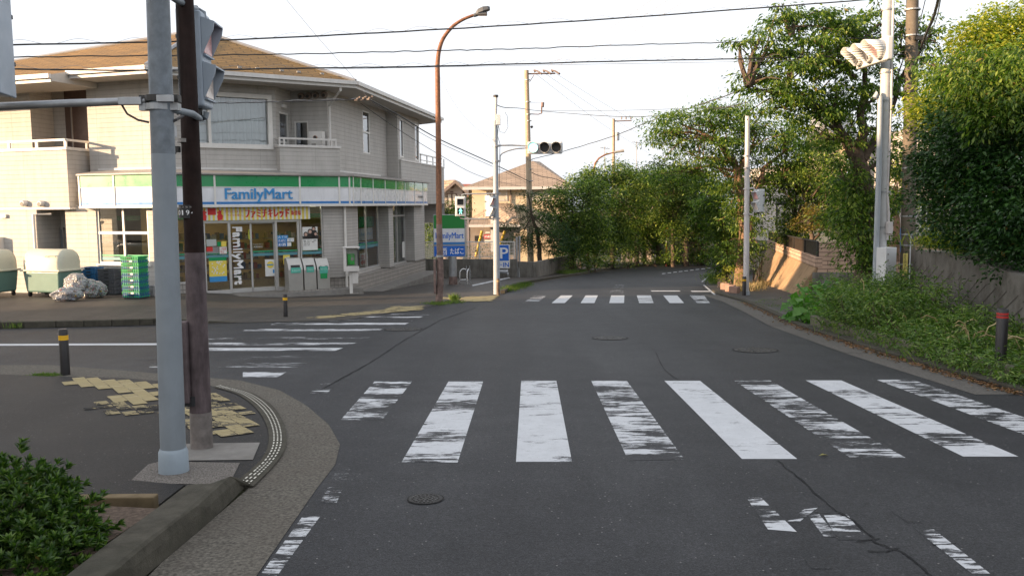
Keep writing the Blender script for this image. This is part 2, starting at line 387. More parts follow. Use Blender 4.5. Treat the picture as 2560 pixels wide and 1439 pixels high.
m_lhead = plain('light_signal_housing', (.60, .61, .62), .4, .05, 4)
m_conpole = plain('concrete_utility_pole', (.15, .127, .102), .85, .16, 7, bmp=.15, dirt=.35, streak=True)  # darkened so that the colour carries the shade on this pole
m_whpole = plain('white_painted_pole', (.60, .56, .55), .5, .08, 5, dirt=.25, streak=True)
m_rust = plain('rusty_brown_paint', (.26, .115, .058), .7, .4, 14, bmp=.3, bscale=50, dirt=.75, dirtcol=(.07, .035, .025), streak=True)
m_rustlow = plain('peeling_brown_paint', (.22, .15, .13), .75, .35, 10, dirt=.8, dirtcol=(.05, .035, .03), bmp=.3)
m_lens = plain('signal_lens', (.62, .52, .46), .25, .1)  # paled to put the sky's reflection into the lens colour
m_redl = plain('unlit_red_lens', (.66, .36, .34), .3, .1)  # pale pink stands in for the sky reflected on the red lens
m_greenl = plain('lit_green_lamp', (.5, 1, .9), .3, .02, emit=(.42, 1.0, .88), es=.72)
m_man = plain('lit_walking_figure', (.5, 1, .9), .3, .02, emit=(.25, 1.0, .78), es=.6)
m_tube = plain('lit_fluorescent_tube', (1, .95, .8), .4, .01, emit=(1, .86, .6), es=4.5)
m_glass = glassm('shop_glass', (.86, .90, .88), .07); m_glass2 = glassm('window_glass', (.55, .60, .60), .14)
m_glass3 = glassm('clear_upstairs_glass', (.86, .90, .90), .10)
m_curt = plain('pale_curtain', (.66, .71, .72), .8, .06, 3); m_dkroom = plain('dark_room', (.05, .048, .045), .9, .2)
m_iron = plain('cast_iron_cover', (.028, .026, .024), .6, .35, 25, metal=.3, bmp=.6, bscale=60)
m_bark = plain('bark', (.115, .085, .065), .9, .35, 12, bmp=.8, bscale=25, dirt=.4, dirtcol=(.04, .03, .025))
m_wire = plain('cable_sheath', (.035, .033, .033), .6, .1); m_thinw = plain('thin_grey_wire', (.30, .29, .29), .6, .1)
# ------------------------------------------------------------------ ground, road, pavements
def gpoly(m, pts, dz=0.0):
    """pts: (px,py) photo pixels that lie on the ground, or ('w',x,y) metres"""
    out = []
    for p in pts:
        if p[0] == 'w': out.append(GP(p[1], p[2], dz))
        else:
            q = PG(p[0], p[1], dz); out.append(q)
    m.poly([tuple(q) for q in out]); return out
def gslab(m, pts, dz, th=.14):
    top = [V(q) for q in gpoly(M(), pts, dz)]
    m.poly([tuple(q) for q in top])
    k = len(top)
    for i in range(k):
        a, b = top[i], top[(i + 1) % k]
        m.poly([tuple(a), tuple(b), (b.x, b.y, b.z - th), (a.x, a.y, a.z - th)][::-1])
m = M(); m.poly([(-400, -120, gz(-120) - .03), (400, -120, gz(-120) - .03), (400, 95, gz(95) - .03), (-400, 95, gz(95) - .03)])
m.poly([(-400, 95, gz(95) - .03), (400, 95, gz(95) - .03), (900, 900, gz(95) - 2), (-900, 900, gz(95) - 2)])
struct(m.obj('ground', plain('dry_earth_and_grass', (.075, .080, .045), .95, .4, 1.2, bmp=.5, bscale=20)))

ROADL = [(1262, 733), (1300, 714), (1440, 690), (1540, 673), (1640, 664), (1790, 657)]
ROADR = [(1800, 668), (1768, 690), (1762, 710), (1792, 736), (1850, 752), (1990, 814), (2200, 882), (2560, 985)]
m = M()
gpoly(m, [('w', -3.3, -12), ('w', 6.2, -12), ('w', 6.25, 9.2)] + ROADR[::-1] + [('w', 22, 70), ('w', 60, 74), ('w', 60, 80), ('w', 22, 77)]
      + ROADL[::-1] + [(1180, 752), (1090, 762), (860, 800), (590, 806), (0, 822), ('w', -16, 18.6), ('w', -60, 18.6), ('w', -60, 12.6), (0, 912), (130, 912), (300, 925), (600, 950), (700, 975), (765, 1012), (822, 1060), (850, 1110), (838, 1160), (790, 1222), (640, 1439), ('w', -2.1, 1.5), ('w', -3.3, -2)])
road = struct(m.obj('road', m_road))

def stripe(quad, wear, mat=None, name='crosswalk_stripe', dz=.002):
    m = M(); gpoly(m, quad, dz); return m.obj(name, mat or m_white, road, color=(wear, wear, wear))
# near crossing
for tl, tr, br, bl, wv in [((936, 953), (1030, 953), (955, 1049), (852, 1048), .50), ((1121, 953), (1208, 953), (1144, 1155), (1004, 1154), .40),
    ((1303, 951), (1391, 951), (1430, 1153), (1290, 1153), .36), ((1478, 951), (1567, 951), (1711, 1147), (1571, 1150), .50),
    ((1661, 951), (1750, 951), (1993, 1146), (1855, 1146), .33), ((1836, 951), (1925, 950), (2264, 1143), (2125, 1143), .52),
    ((2014, 950), (2103, 950), (2546, 1140), (2408, 1140), .36), ((2190, 948), (2280, 948), (2840, 1136), (2700, 1137), .48)]:
    stripe([bl, br, tr, tl], wv)
stripe([(775, 982), (818, 982), (842, 958), (800, 958)], .62)
# far crossing
for bl, br, tr, tl, wv in [(1307, 1342, 1367, 1336, .55), (1379, 1412, 1431.6, 1402.5, .3), (1451.5, 1486, 1494.7, 1464, .25), (1523, 1560, 1561, 1528, .2),
    (1598, 1634, 1627, 1592, .4), (1674, 1710, 1693, 1658, .1), (1743, 1775, 1760, 1724, .5)]:
    stripe([(bl, 757), (br, 757), (tr, 738), (tl, 738)], wv)
# side street crossing
m_white2 = worn('worn_white_paint_across', (.60, .615, .635), ASP, 1.0, 14)
for y0, a0, b0, y1, a1, b1, wv in [(929.5, 607, 716, 942, 607, 694, .45), (907, 380, 769, 918, 372, 742, .55), (888, 345, 813, 898.5, 335, 792, .70),
    (869, 400, 858, 876, 392, 838, .42), (856, 420, 892, 862, 410, 868, .52), (842.5, 440, 925, 848, 430, 912, .62), (832, 480, 950, 836.5, 470, 932, .78),
    (821.5, 620, 958, 826.5, 606, 944, .52), (806.5, 690, 1022, 811, 676, 1012, .44), (798.5, 800, 1038, 802, 790, 1030, .6), (790.5, 880, 1058, 794, 868, 1046, .5), (784.5, 980, 1078, 787, 968, 1070, .6)]:
    stripe([(a1, y1), (b1, y1), (b0, y0), (a0, y0)], wv, m_white2)
stripe([(-400, 865), (512, 861.5), (512, 857), (-400, 860.5)], .05, m_white, 'lane_line')
stripe([(648, 1439), (692, 1439), (800, 1290), (756, 1290)], .58, m_white, 'edge_line')
stripe([(800, 1255), (842, 1255), (882, 1156), (850, 1156)], .60, m_white, 'edge_line')
for q, wv in [([(1920, 1322), (1992, 1328), (1900, 1240), (1866, 1243)], .46), ([(1968, 1302), (2000, 1302), (2044, 1268), (2010, 1272)], .5), ([(2095, 1348), (2168, 1348), (2118, 1284), (2060, 1287)], .48),
              ([(2060, 1340), (2095, 1342), (2048, 1284), (2020, 1288)], .5), ([(2000, 1235), (2050, 1235), (2015, 1205), (1985, 1205)], .78),
              ([(2430, 1432), (2475, 1432), (2335, 1322), (2288, 1322)], .48), ([(2270, 1305), (2310, 1305), (2250, 1275), (2225, 1275)], .86), ([(2030, 1420), (2080, 1420), (2050, 1395), (2010, 1395)], .85)]:
    stripe(q, wv, m_white, 'worn_marking')
stripe([(1630, 728), (1702, 728), (1698, 726), (1626, 726)], .2, m_white2, 'stop_line'); stripe([(1730, 729), (1784, 729), (1776, 726.6), (1726, 726.6)], .2, m_white2, 'stop_line')
stripe([(1520, 735), (1558, 735), (1560, 712), (1538, 712)], .62, m_white, 'worn_marking'); stripe([(1490, 735), (1520, 735), (1534, 718), (1514, 718)], .75, m_white, 'worn_marking')
stripe([(1784, 736), (1790, 736), (1762, 712), (1757, 712)], .35, m_white, 'edge_line'); stripe([(1753, 704), (1757, 704), (1782, 683), (1779, 683)], .35, m_white, 'edge_line')
for k in range(9):
    a = 1655 + k * 14; y = 684.5 - k * 1.7
    stripe([(a, y), (a + 9, y - .9), (a + 9, y - 2.1), (a, y - 1.2)], .25, m_white2, 'lane_dash')
# cracks and seams in the asphalt
def crack(pts, w_, jit=2.0, name='crack'):
    m = M(); P = []
    for (a, b) in zip(pts, pts[1:]):
        n = max(3, int(math.dist(a, b) / 12))
        for i in range(n): P.append((a[0] + (b[0] - a[0]) * i / n + rnd.uniform(-jit, jit), a[1] + (b[1] - a[1]) * i / n + rnd.uniform(-jit, jit) * .5))
    P.append(pts[-1]); Q = [PG(x, y, .0055) for x, y in P]
    for i in range(len(Q) - 1):
        d = (Q[i + 1] - Q[i]).normalized(); n = V((-d.y, d.x, 0)) * w_ * rnd.uniform(.5, 1.3)
        m.poly([tuple(Q[i] - n), tuple(Q[i + 1] - n), tuple(Q[i + 1] + n), tuple(Q[i] + n)])
    return m.obj(name, m_crk, road)
m_crk = plain('tar_black', (.015, .015, .016), .8, .3)
crack([(806, 972), (935, 900), (1010, 850), (1100, 800), (1190, 768)], .012, 1.2, 'tar_seam')
crack([(1946, 1150), (2010, 1205), (2075, 1262), (2140, 1305), (2200, 1360), (2260, 1378), (2330, 1438)], .006, 4)
crack([(2170, 1376), (2215, 1376), (2250, 1368)], .005, 2); crack([(2035, 1280), (2110, 1285), (2140, 1302)], .005, 2); crack([(2140, 1352), (2200, 1344)], .006, 2)
crack([(2330, 1360), (2390, 1356)], .005, 2); crack([(1640, 880), (1660, 925), (1700, 950)], .004, 2)
# gutter, pavements, lot
GUT_OUT = [(130, 912), (300, 925), (600, 950), (700, 975), (765, 1012), (822, 1060), (850, 1110), (838, 1160), (790, 1222), (640, 1439), ('w', -2.1, 1.5)]
GUT_IN = [(0, 935), (130, 940), (300, 943), (520, 962), (620, 985), (682, 1030), (714, 1090), (700, 1140), (630, 1212), (545, 1285), (492, 1331), (404, 1405), (340, 1470), ('w', -2.75, 1.5)]
m = M(); gpoly(m, [('w', -60, 12.6), (0, 912)] + GUT_OUT + GUT_IN[::-1] + [('w', -60, 12.2)], .004)
struct(m.obj('gutter', m_gut))
m = M(); gpoly(m, [('w', -60, 12.2)] + GUT_IN[:9] + [(530, 1212), ('w', -14, PG(530, 1212).y), ('w', -60, 4)], .012)
side = struct(m.obj('pavement', m_side))
m = M(); gslab(m, [('w', -60, 6.3), ('w', -3.2, 6.3), (461, 1211), (387, 1267), (250, 1262), ('w', -14, 5.3), ('w', -60, 4)], .022, .03)
struct(m.obj('paving_slab_path', m_side))
m = M(); gpoly(m, [(370, 1160), (400, 1152), (600, 1156), (575, 1205), (530, 1210), (320, 1206)], .016); m.obj('pebble_patch', m_pebble, side)
m = M(); gpoly(m, [(462, 1108), (650, 1105), (632, 1148), (462, 1150)], .017); m.obj('concrete_patch', m_apron, side)
# dropped-kerb ramp mat with dashes
kin = [(535, 967), (600, 988), (652, 1034), (672, 1092), (652, 1148), (578, 1211)]; kout = [(556, 961), (640, 985), (694, 1028), (716, 1090), (700, 1143), (634, 1214)]
def smooth(pts, n=8):
    out = []
    for i in range(len(pts) - 1):
        p0, p1, p2, p3 = pts[max(i - 1, 0)], pts[i], pts[i + 1], pts[min(i + 2, len(pts) - 1)]
        for k in range(n):
            t = k / n; out.append(tuple(.5 * (2 * p1[j] + (p2[j] - p0[j]) * t + (2 * p0[j] - 5 * p1[j] + 4 * p2[j] - p3[j]) * t * t + (3 * p1[j] - p0[j] - 3 * p2[j] + p3[j]) * t ** 3) for j in range(len(p1))))
    out.append(pts[-1]); return out
ki, ko = smooth(kin), smooth(kout); m = M()
gi = [PG(*p, .021) for p in ki]; go = [PG(*p, .019) for p in ko]
for i in range(len(gi) - 1): m.poly([tuple(gi[i]), tuple(gi[i + 1]), tuple(go[i + 1]), tuple(go[i])][::-1])
m.obj('ramp_mat', m_kerb, side)
m = M()
for f in (.3, .5, .7):
    L = [a.lerp(b, f) + V((0, 0, .004)) for a, b in zip(gi, go)]
    acc = 0
    for i in range(len(L) - 1):
        d = (L[i + 1] - L[i]); n_ = max(1, round(d.length / .075)); u = d.normalized(); nn = V((-u.y, u.x, 0)) * .006
        for k in range(n_):
            a = L[i] + d * (k / n_); b = a + d * (.55 / n_); m.poly([tuple(a - nn), tuple(b - nn), tuple(b + nn), tuple(a + nn)])
tag(m.obj('reflective_dashes', plain('pale_dash', (.62, .60, .52), .6), side), kind='stuff')
# tactile paving
def tact(pts, wv, mt, par, dz=.02, name='tactile_paving'):
    P = gpoly(M(), pts, dz); rot = R(34); e1 = V((math.cos(rot), math.sin(rot))); e2 = V((-math.sin(rot), math.cos(rot))); s_ = .15
    def inside(x, y):
        c = False
        for i in range(len(P)):
            a, b = P[i], P[i - 1]
            if (a.y > y) != (b.y > y) and x < (b.x - a.x) * (y - a.y) / (b.y - a.y) + a.x: c = not c
        return c
    m = M(); mb = M(); c0 = V((sum(p.x for p in P) / len(P), sum(p.y for p in P) / len(P)))
    for i in range(-44, 45):
        for j in range(-44, 45):
            c = c0 + e1 * (i * s_) + e2 * (j * s_)
            if not inside(c.x, c.y) or rnd.random() < wv * .12: continue
            o = V((rnd.uniform(-.003, .003), rnd.uniform(-.003, .003)))
            def q(u, v, z): p = c + o + e1 * u + e2 * v; return (p.x, p.y, gz(p.y) + dz + z)
            if wv < .6: m.poly([q(-.0735, -.0735, 0), q(.0735, -.0735, 0), q(.0735, .0735, 0), q(-.0735, .0735, 0)])
            for k in range(2):
                v = -.037 + k * .074
                if rnd.random() < wv * .35: continue
                mb._add([q(-.068, v - .018, .0), q(.068, v - .018, .0), q(.068, v + .018, .0), q(-.068, v + .018, .0), q(-.063, v - .011, .006), q(.063, v - .011, .006), q(.063, v + .011, .006), q(-.063, v + .011, .006)], [(4, 5, 6, 7), (0, 1, 5, 4), (1, 2, 6, 5), (2, 3, 7, 6), (3, 0, 4, 7)])
    o = mb.obj('raised_bars', mt, par, color=(wv * .8,) * 3)
    return m.obj(name, mt, par, color=(wv,) * 3) if m.v else o
tact([(140, 953), (206, 940), (300, 950), (400, 958), (430, 968), (400, 990), (350, 1008), (265, 998), (300, 977), (225, 968)], .30, m_ygrid, side)
tact([(190, 1022), (255, 1000), (350, 1008), (430, 1012), (480, 1016), (470, 1036), (300, 1036)], .72, m_ygrid, side)
tact([(470, 1014), (520, 978), (554, 982), (536, 991), (577, 993), (560, 1003), (597, 1006), (592, 1015), (612, 1017), (596, 1027), (624, 1031), (606, 1041), (636, 1045), (610, 1056), (636, 1059), (610, 1070), (634, 1074), (612, 1093), (462, 1086), (470, 1060), (452, 1040)], .50, m_ygrid, side)
# front kerb of the planting bed, rounded profile
outer = [(640, 1216), (615, 1215), (545, 1285), (492, 1331), (404, 1405), (355, 1446)]
topr = [(600, 1214), (534, 1208), (432, 1299), (337, 1366), (290, 1402), (240, 1450)]
topl = [(585, 1212), (461, 1211), (387, 1267), (264, 1355), (155, 1439), (120, 1466)]
A = [PG(*p, .0) for p in outer]; B = [PG(*p, .155 if i else .03) for i, p in enumerate(topr)]; Cc = [PG(*p, .15 if i else .03) for i, p in enumerate(topl)]
exd = (A[-1] - A[-3]).normalized()
def ext(L): L.append(L[-1] + exd * 6.5); return L
A, B, Cc = ext(A), ext(B), ext(Cc); m = M(); rows = []
for a, b, c in zip(A, B, Cc):
    s = b - a; in_ = V((c.x, c.y, gz(c.y) - .02)); w9 = c - b
    pf = [a, a + V((s.x * .22, s.y * .22, s.z * .55)), a + V((s.x * .50, s.y * .50, s.z * .86)), a + V((s.x * .80, s.y * .80, s.z * .97)), b + w9 * .10 + V((0, 0, .002)), b + w9 * .5 + V((0, 0, .003)), b + w9 * .9, c - V((0, 0, .02)), in_]
    rows.append(pf)
for i in range(len(rows) - 1):
    for j in range(8): m.poly([tuple(rows[i][j]), tuple(rows[i][j + 1]), tuple(rows[i + 1][j + 1]), tuple(rows[i + 1][j])])
m.poly([tuple(p) for p in rows[0]])
struct(m.obj('kerb', m_kerb, smooth=True))
m = M(); gpoly(m, [(395, 1270), (240, 1262), ('w', -10, 5.25), ('w', -10, -7), ('w', -3.6, -7), (110, 1500), (264, 1357)], .06)
struct(m.obj('planting_soil', m_soil))
m = M(); a, b = PG(232, 1268, .03), PG(392, 1266, .03); m.box((a.x + b.x) / 2 - 3, (a.y + b.y) / 2, a.z + .01, (b - a).length + 6, .08, .14, 0)
tag(m.obj('edging_board', plain('edging_board', (.16, .12, .07), .85, .3, 6), bevel=.008), 'brown edging board between the path and the shrub bed', 'edging')
# forecourt lot and its kerb
LOT = [('w', -60, 18.6), ('w', -16, 18.6), (0, 820), (385, 812), (590, 806), (860, 800), (1062, 768), (1100, 760), (1180, 752), (1262, 733), (1300, 714), (1440, 690), (1540, 673), ('w', 4, 66), ('w', -10, 66), ('w', -60, 60)]
m = M(); gpoly(m, LOT, .010); lot = struct(m.obj('forecourt', m_lot))
m = M(); ks = [('w', -60, 18.6), ('w', -16, 18.6), (0, 821), (60, 820), (140, 818), (210, 817), (280, 815), (350, 813), (385, 812), (470, 810), (520, 808), (590, 806)]
pts = [GP(p[1], p[2]) if p[0] == 'w' else PG(*p) for p in ks]
for i, (a, b) in enumerate(zip(pts, pts[1:])):
    h0 = .14 if i < 9 else .10; h1 = .14 if i < 8 else (.10 if i == 8 else (.05 if i == 9 else .012)); h0 = .14 if i < 9 else (.05 if i == 10 else .10)
    d = (b - a).normalized(); n = V((-d.y, d.x, 0)) * .15
    if n.y < 0: n = -n
    g = d * .006
    q = [a + g, b - g, b - g + n, a + g + n]; hs_ = [h0, h1, h1, h0]; top = [p + V((0, 0, h)) for p, h in zip(q, hs_)]
    m._add([tuple(p - V((0, 0, .05))) for p in q] + [tuple(p) for p in top], [(4, 5, 6, 7), (0, 1, 5, 4), (1, 2, 6, 5), (2, 3, 7, 6), (3, 0, 4, 7)])
m.obj('kerb', m_kerb, lot, bevel=.012)
m = M(); n0 = PG(1262, 733); pts = [PG(*p) for p in [(1262, 734), (1285, 720), (1300, 713), (1370, 700), (1440, 689), (1490, 680), (1540, 672.5), (1600, 666), (1660, 661), (1790, 655)]]
for a, b in zip(pts, pts[1:]):
    d = (b - a).normalized(); n = V((-d.y, d.x, 0)) * .16
    g = d * .01; q = [a + g, b - g, b - g + n, a + g + n]
    m._add([tuple(p) for p in q] + [tuple(p + V((0, 0, .12))) for p in q], [(4, 5, 6, 7), (0, 1, 5, 4), (1, 2, 6, 5), (2, 3, 7, 6), (3, 0, 4, 7)])
m.obj('kerb', m_kerb, lot)
tact([(770, 793), (858, 784), (960, 774), (985, 765), (1060, 764), (1052, 774), (990, 779), (900, 787), (800, 796)], .45, m_ygrid, lot, .016)
tact([(1106, 742), (1150, 745), (1175, 741), (1246, 738), (1228, 752), (1200, 753), (1145, 754), (1160, 749), (1100, 747)], .22, m_ygrid, lot, .016)
m = M(); gpoly(m, [(1180, 712), (1182, 715), (1276, 694.5), (1272, 692.5)], .015); m.obj('bay_line', m_white, lot, color=(.35,) * 3)
m = M(); nx, ny = 34, 14; gx = [-60 + 54 * (i / nx) ** .5 for i in range(nx + 1)]; gy = [19.5 + 12.5 * j / ny for j in range(ny + 1)]
m._add([(x, y, gz(y) + .010 + lotz(x, y)) for y in gy for x in gx], [(j * (nx + 1) + i, j * (nx + 1) + i + 1, (j + 1) * (nx + 1) + i + 1, (j + 1) * (nx + 1) + i) for j in range(ny) for i in range(nx)])
m.obj('forecourt_rise', m_lot, lot, smooth=True)
# right hand pavement
RK = [(1792, 736), (1850, 752), (1920, 781), (1990, 814), (2200, 882), (2560, 985)]
m = M(); gpoly(m, [('w', 6.25, 9.2)] + RK[::-1] + [(1765, 712), (1770, 690), (1800, 668), ('w', 22, 66), ('w', 40, 60), ('w', 14, 27), ('w', 14, 4), ('w', 6.25, 4)], .012)
rside = struct(m.obj('pavement', asphalt('asphalt_dusty', (.075, .072, .068))))
m = M(); pts = [PG(*p) for p in [(1780, 728), (1792, 736), (1850, 752), (1885, 765), (1920, 781), (1955, 797), (1990, 814), (2060, 838), (2130, 860), (2200, 882), (2290, 908), (2380, 934), (2470, 960), (2560, 985)]] + [GP(6.25, 9.2), GP(6.2, 4)]
for a, b in zip(pts, pts[1:]):
    d = (b - a).normalized(); n = V((-d.y, d.x, 0)) * .16
    if n.x < 0: n = -n
    g = d * .006; q = [a + g, b - g, b - g + n, a + g + n]
    m._add([tuple(p) for p in q] + [tuple(p + V((0, 0, .055))) for p in q], [(4, 5, 6, 7), (0, 1, 5, 4), (1, 2, 6, 5), (2, 3, 7, 6), (3, 0, 4, 7)])
m.obj('kerb', m_kerb, rside, bevel=.01)
m = M(); pin = [PG(*p) for p in RK] + [GP(6.25, 9.2), GP(6.2, 4)]
for a, b in zip(pin, pin[1:]):
    d = (b - a).normalized(); n = V((d.y, -d.x, 0)) * .55
    if n.x > 0: n = -n
    m.poly([tuple(p + V((0, 0, .004))) for p in (a, b, b + n, a + n)])
m.obj('gutter_strip', plain('gutter_dusty', (.115, .108, .098), .92, .3, 30, bmp=.4, dirt=.4), rside)
# covers
def cover(px, py, r, label):
    p = PG(px, py); t = thing('manhole_cover', label, 'manhole cover', p, 0, 'manhole covers in the road')
    m = M(); n = 40
    ang = math.atan(SL)
    def c(x, y, z): return (x, y, -SL * y + z)
    ring = [(r * math.cos(2 * math.pi * i / n), r * math.sin(2 * math.pi * i / n)) for i in range(n)]
    m.poly([c(x, y, .007) for x, y in ring]); m.obj('cover_plate', m_iron, t, world=False)
    m = M()
    for i in range(n):
        a, b = ring[i], ring[(i + 1) % n]; k = 1.1
        m.poly([c(a[0], a[1], .008), c(a[0] * k, a[1] * k, .006), c(b[0] * k, b[1] * k, .006), c(b[0], b[1], .008)])
    m.obj('frame_ring', plain('cover_ring', (.022, .021, .02), .8, .3), t, world=False)
    m = M()
    for rr in (.25, .5, .78):
        kk = max(6, int(rr * 26))
        for i in range(kk):
            a = 2 * math.pi * i / kk; m.box(r * rr * math.cos(a), r * rr * math.sin(a), -SL * r * rr * math.sin(a) + .010, r * .12, r * .05, .006, a + rr * 3)
    m.obj('raised_pattern', plain('worn_iron', (.085, .082, .078), .45, .2, metal=.4), t, world=False)
cover(1064, 1247, .115, 'small round iron cover with raised pattern in front of the near crossing')
cover(1008, 823, .36, 'dark round cover beside the side street crossing')
cover(1525, 845, .30, 'round manhole cover in the middle of the junction')
cover(1888, 875, .33, 'round manhole cover near the right hand bush strip')
m = M(); p = PG(2540, 962)
for k in range(10): m.box(p.x - .3 + k * .07, p.y, p.z + .02, .02, .35, .03)
m.box(p.x, p.y - .18, p.z + .02, .75, .03, .03); m.box(p.x, p.y + .18, p.z + .02, .75, .03, .03)
tag(m.obj('drain_grate', m_iron), 'iron drain grate in the gutter by the bush strip', 'drain grate')
# ------------------------------------------------------------------ convenience store
A0, B0 = V((-11.05, 26.85)), V((-5.59, 30.40))
S = thing('convenience_store', 'two storey beige convenience store with green, white and blue fascia and brown roof', 'shop building', GP(-9, 32))
PF = Pl(A0, (.839, .545))                     # sign plane of the front
PFL = (B0 - A0).length
PS = Pl(B0, (.148, .989))                     # sign plane of the side street
LLEN = 2.95
PLf = Pl(A0 - V((.951, -.309)) * LLEN, (.951, -.309))   # sign plane of the left wing
def mid(*a): return sum(a) / len(a)
# --- fascia
zb = PF.px(884, 511.5)[1] ; zg = PF.px(884, 467.5)[1]; zt = PF.px(884, 441.5)[1]; zbl0, zbl1 = PF.px(884, 508)[1], PF.px(884, 502.5)[1]
ESu = PS.px(1068, 480)[0]
def fascia(P, u0, u1, joints, gm):
    m = M(); P.box(m, u0, u1, zb + .02, zt, -.35, 0); f = m.obj('sign_fascia', m_signw, S)
    m = M(); P.box(m, u0, u1, zg, zt - .01, -.02, .012); m.obj('green_band', gm, f)
    m = M(); P.box(m, u0, u1, zbl0, zbl1, -.02, .012); m.obj('blue_band', m_blue, f)
    m = M(); P.box(m, u0 - .02, u1 + .02, zb - .05, zb + .02, -.33, .03); P.box(m, u0, u1, zg - .02, zg, -.01, .02)
    for j in joints: P.box(m, j - .03, j + .03, zb + .02, zt, -.01, .03)
    m.obj('fascia_trim', m_whitef, f, bevel=.005); return f
jl = [PLf.px(x, 480)[0] for x in (286,)] + [LLEN - .03]
FL = fascia(PLf, 0, LLEN, [.03] + jl, m_green)
FF = fascia(PF, 0, PFL, [.03] + [PF.px(x, 480)[0] for x in (537, 749.5, 848)] + [PFL - .1], m_green)
FS = fascia(PS, .0, ESu, [.1] + [PS.px(x, 480)[0] for x in (901, 932, 962, 989, 1012, 1036, 1057)], m_green2)
u0, z0 = PF.px(563, 499.5); u1, z1 = PF.px(730, 471)
text('FamilyMart', PF.mtx(u0, PF.px(640, 506)[1], .02), u1 - u0, z1 - PF.px(640, 506)[1], m_lblue, FF, bold=.012, ext=.03)
u0, z0 = PS.px(1044, 494.5); u1, z1 = PS.px(1057, 489.5)
text('大矢部店', PS.mtx(u0, z0, .016), u1 - u0, z1 - z0, m_dark, FS)
# --- canopy roof above the fascia (sloping up to the wall)
U = .9
zc0, zc1 = PF.px(884, 437)[1], PF.shift(-U).px(800, 427)[1]
def corner(Pa, Pb, off):
    a, b = Pa.shift(off), Pb.shift(off)
    t = ((b.o.x - a.o.x) * b.d.y - (b.o.y - a.o.y) * b.d.x) / (a.d.x * b.d.y - a.d.y * b.d.x)
    return a.o + a.d * t
def ring(off, z):
    a = PLf.shift(off).o; b = corner(PLf, PF, off); c = corner(PF, PS, off); d = PS.shift(off).o + PS.d * (ESu + .15)
    return [V((q.x, q.y, z)) for q in (a, b, c, d)]
m = M(); r0, r0b, r1, r2 = ring(.10, zc0), ring(.10, zc0 - .05), ring(-U, zc1), ring(-U - .1, zc0 - .3)
for i in range(3):
    m.poly([tuple(p) for p in (r0[i], r0[i + 1], r1[i + 1], r1[i])]); m.poly([tuple(p) for p in (r0b[i], r0b[i + 1], r0[i + 1], r0[i])])
    m.poly([tuple(p) for p in (r0b[i + 1], r0b[i], r2[i], r2[i + 1])])
for i in (0, 3): m.poly([tuple(p) for p in (r0b[i], r0[i], r1[i], r2[i])])
m.obj('canopy_roof', m_gcap, S)
m = M()
for P, a, b in ((PLf, 0, LLEN - .3), (PF, .35, PFL - .5), (PS, .6, 6.2)): P.box(m, a, b, zc1 - .03, zc1 + .05, -U, -U + .06)
m.obj('wall_flashing', m_eave, S)
# --- lower storey
LO = -.28
gb = gz(31) - .6
F = PF.shift(LO); Sd = PS.shift(LO); L = PLf.shift(LO)
c_lf = corner(PLf, PF, LO); c_fs = corner(PF, PS, LO)
fu0, fu1 = (c_lf - F.o).dot(F.d), (c_fs - F.o).dot(F.d); lu1 = (c_lf - L.o).dot(L.d); su0 = (c_fs - Sd.o).dot(Sd.d)
ztop = zb + .05
def h4(P, xa, xb, ya, yb):
    """hole from pixel box; xa,xb = left,right; ya = top, yb = bottom (None top = full)"""
    xm = (xa + xb) / 2
    return (P.px(xa, 600)[0], P.px(xb, 600)[0], P.px(xm, yb)[1], ztop - .02 if ya is None else P.px(xm, ya)[1])
def frame(P, h, name, parent, fm=m_whitef, gm=m_glass, vm=(), hm=(), w_=.05, back=.10, curtain=None, deep=.06):
    m = M(); a, b, c, d = h; o0, o1 = -back, -back + deep
    P.box(m, a, a + w_, c, d, o0, o1); P.box(m, b - w_, b, c, d, o0, o1); P.box(m, a, b, c, c + w_, o0, o1 + .005); P.box(m, a, b, d - w_, d, o0, o1 + .005)
    for x in vm: P.box(m, x - w_ * .5, x + w_ * .5, c, d, o0, o1 + .002)
    for z in hm: P.box(m, a, b, z - w_ * .6, z + w_ * .6, o0, o1 + .007)
    f = m.obj(name, fm, parent)
    m = M(); m.poly([tuple(P.pt(a, c, -back + .02)), tuple(P.pt(b, c, -back + .02)), tuple(P.pt(b, d, -back + .02)), tuple(P.pt(a, d, -back + .02))]); m.obj('pane', gm, f)
    if curtain:
        m = M(); n = max(12, int((b - a) / .035)); q = []
        for i in range(n + 1):
            u = a + (b - a) * i / n; q.append((u, -back - .14 + .022 * math.sin(i * 1.1) + .012 * math.sin(i * 2.7 + 1)))
        for i in range(n): m.poly([tuple(P.pt(q[i][0], c, q[i][1])), tuple(P.pt(q[i + 1][0], c, q[i + 1][1])), tuple(P.pt(q[i + 1][0], d, q[i + 1][1])), tuple(P.pt(q[i][0], d, q[i][1]))])
        m.obj('curtain', curtain, f)
    return f
# left wing lower wall with its window
hL = h4(L, 243, 372, None, 660)
m = M(); L.wall(m, -.9, lu1, gb, ztop, [hL]); m.obj('wall', m_siding, S)
wz = L.px(300, 582)[1]; frame(L, hL, 'window', S, vm=[L.px(308, 600)[0]], hm=[wz], w_=.07)
m = M(); L.box(m, hL[0] - .05, hL[1] + .05, hL[2] - .06, hL[2], -.05, .05); m.obj('window_sill', m_whitef, S)
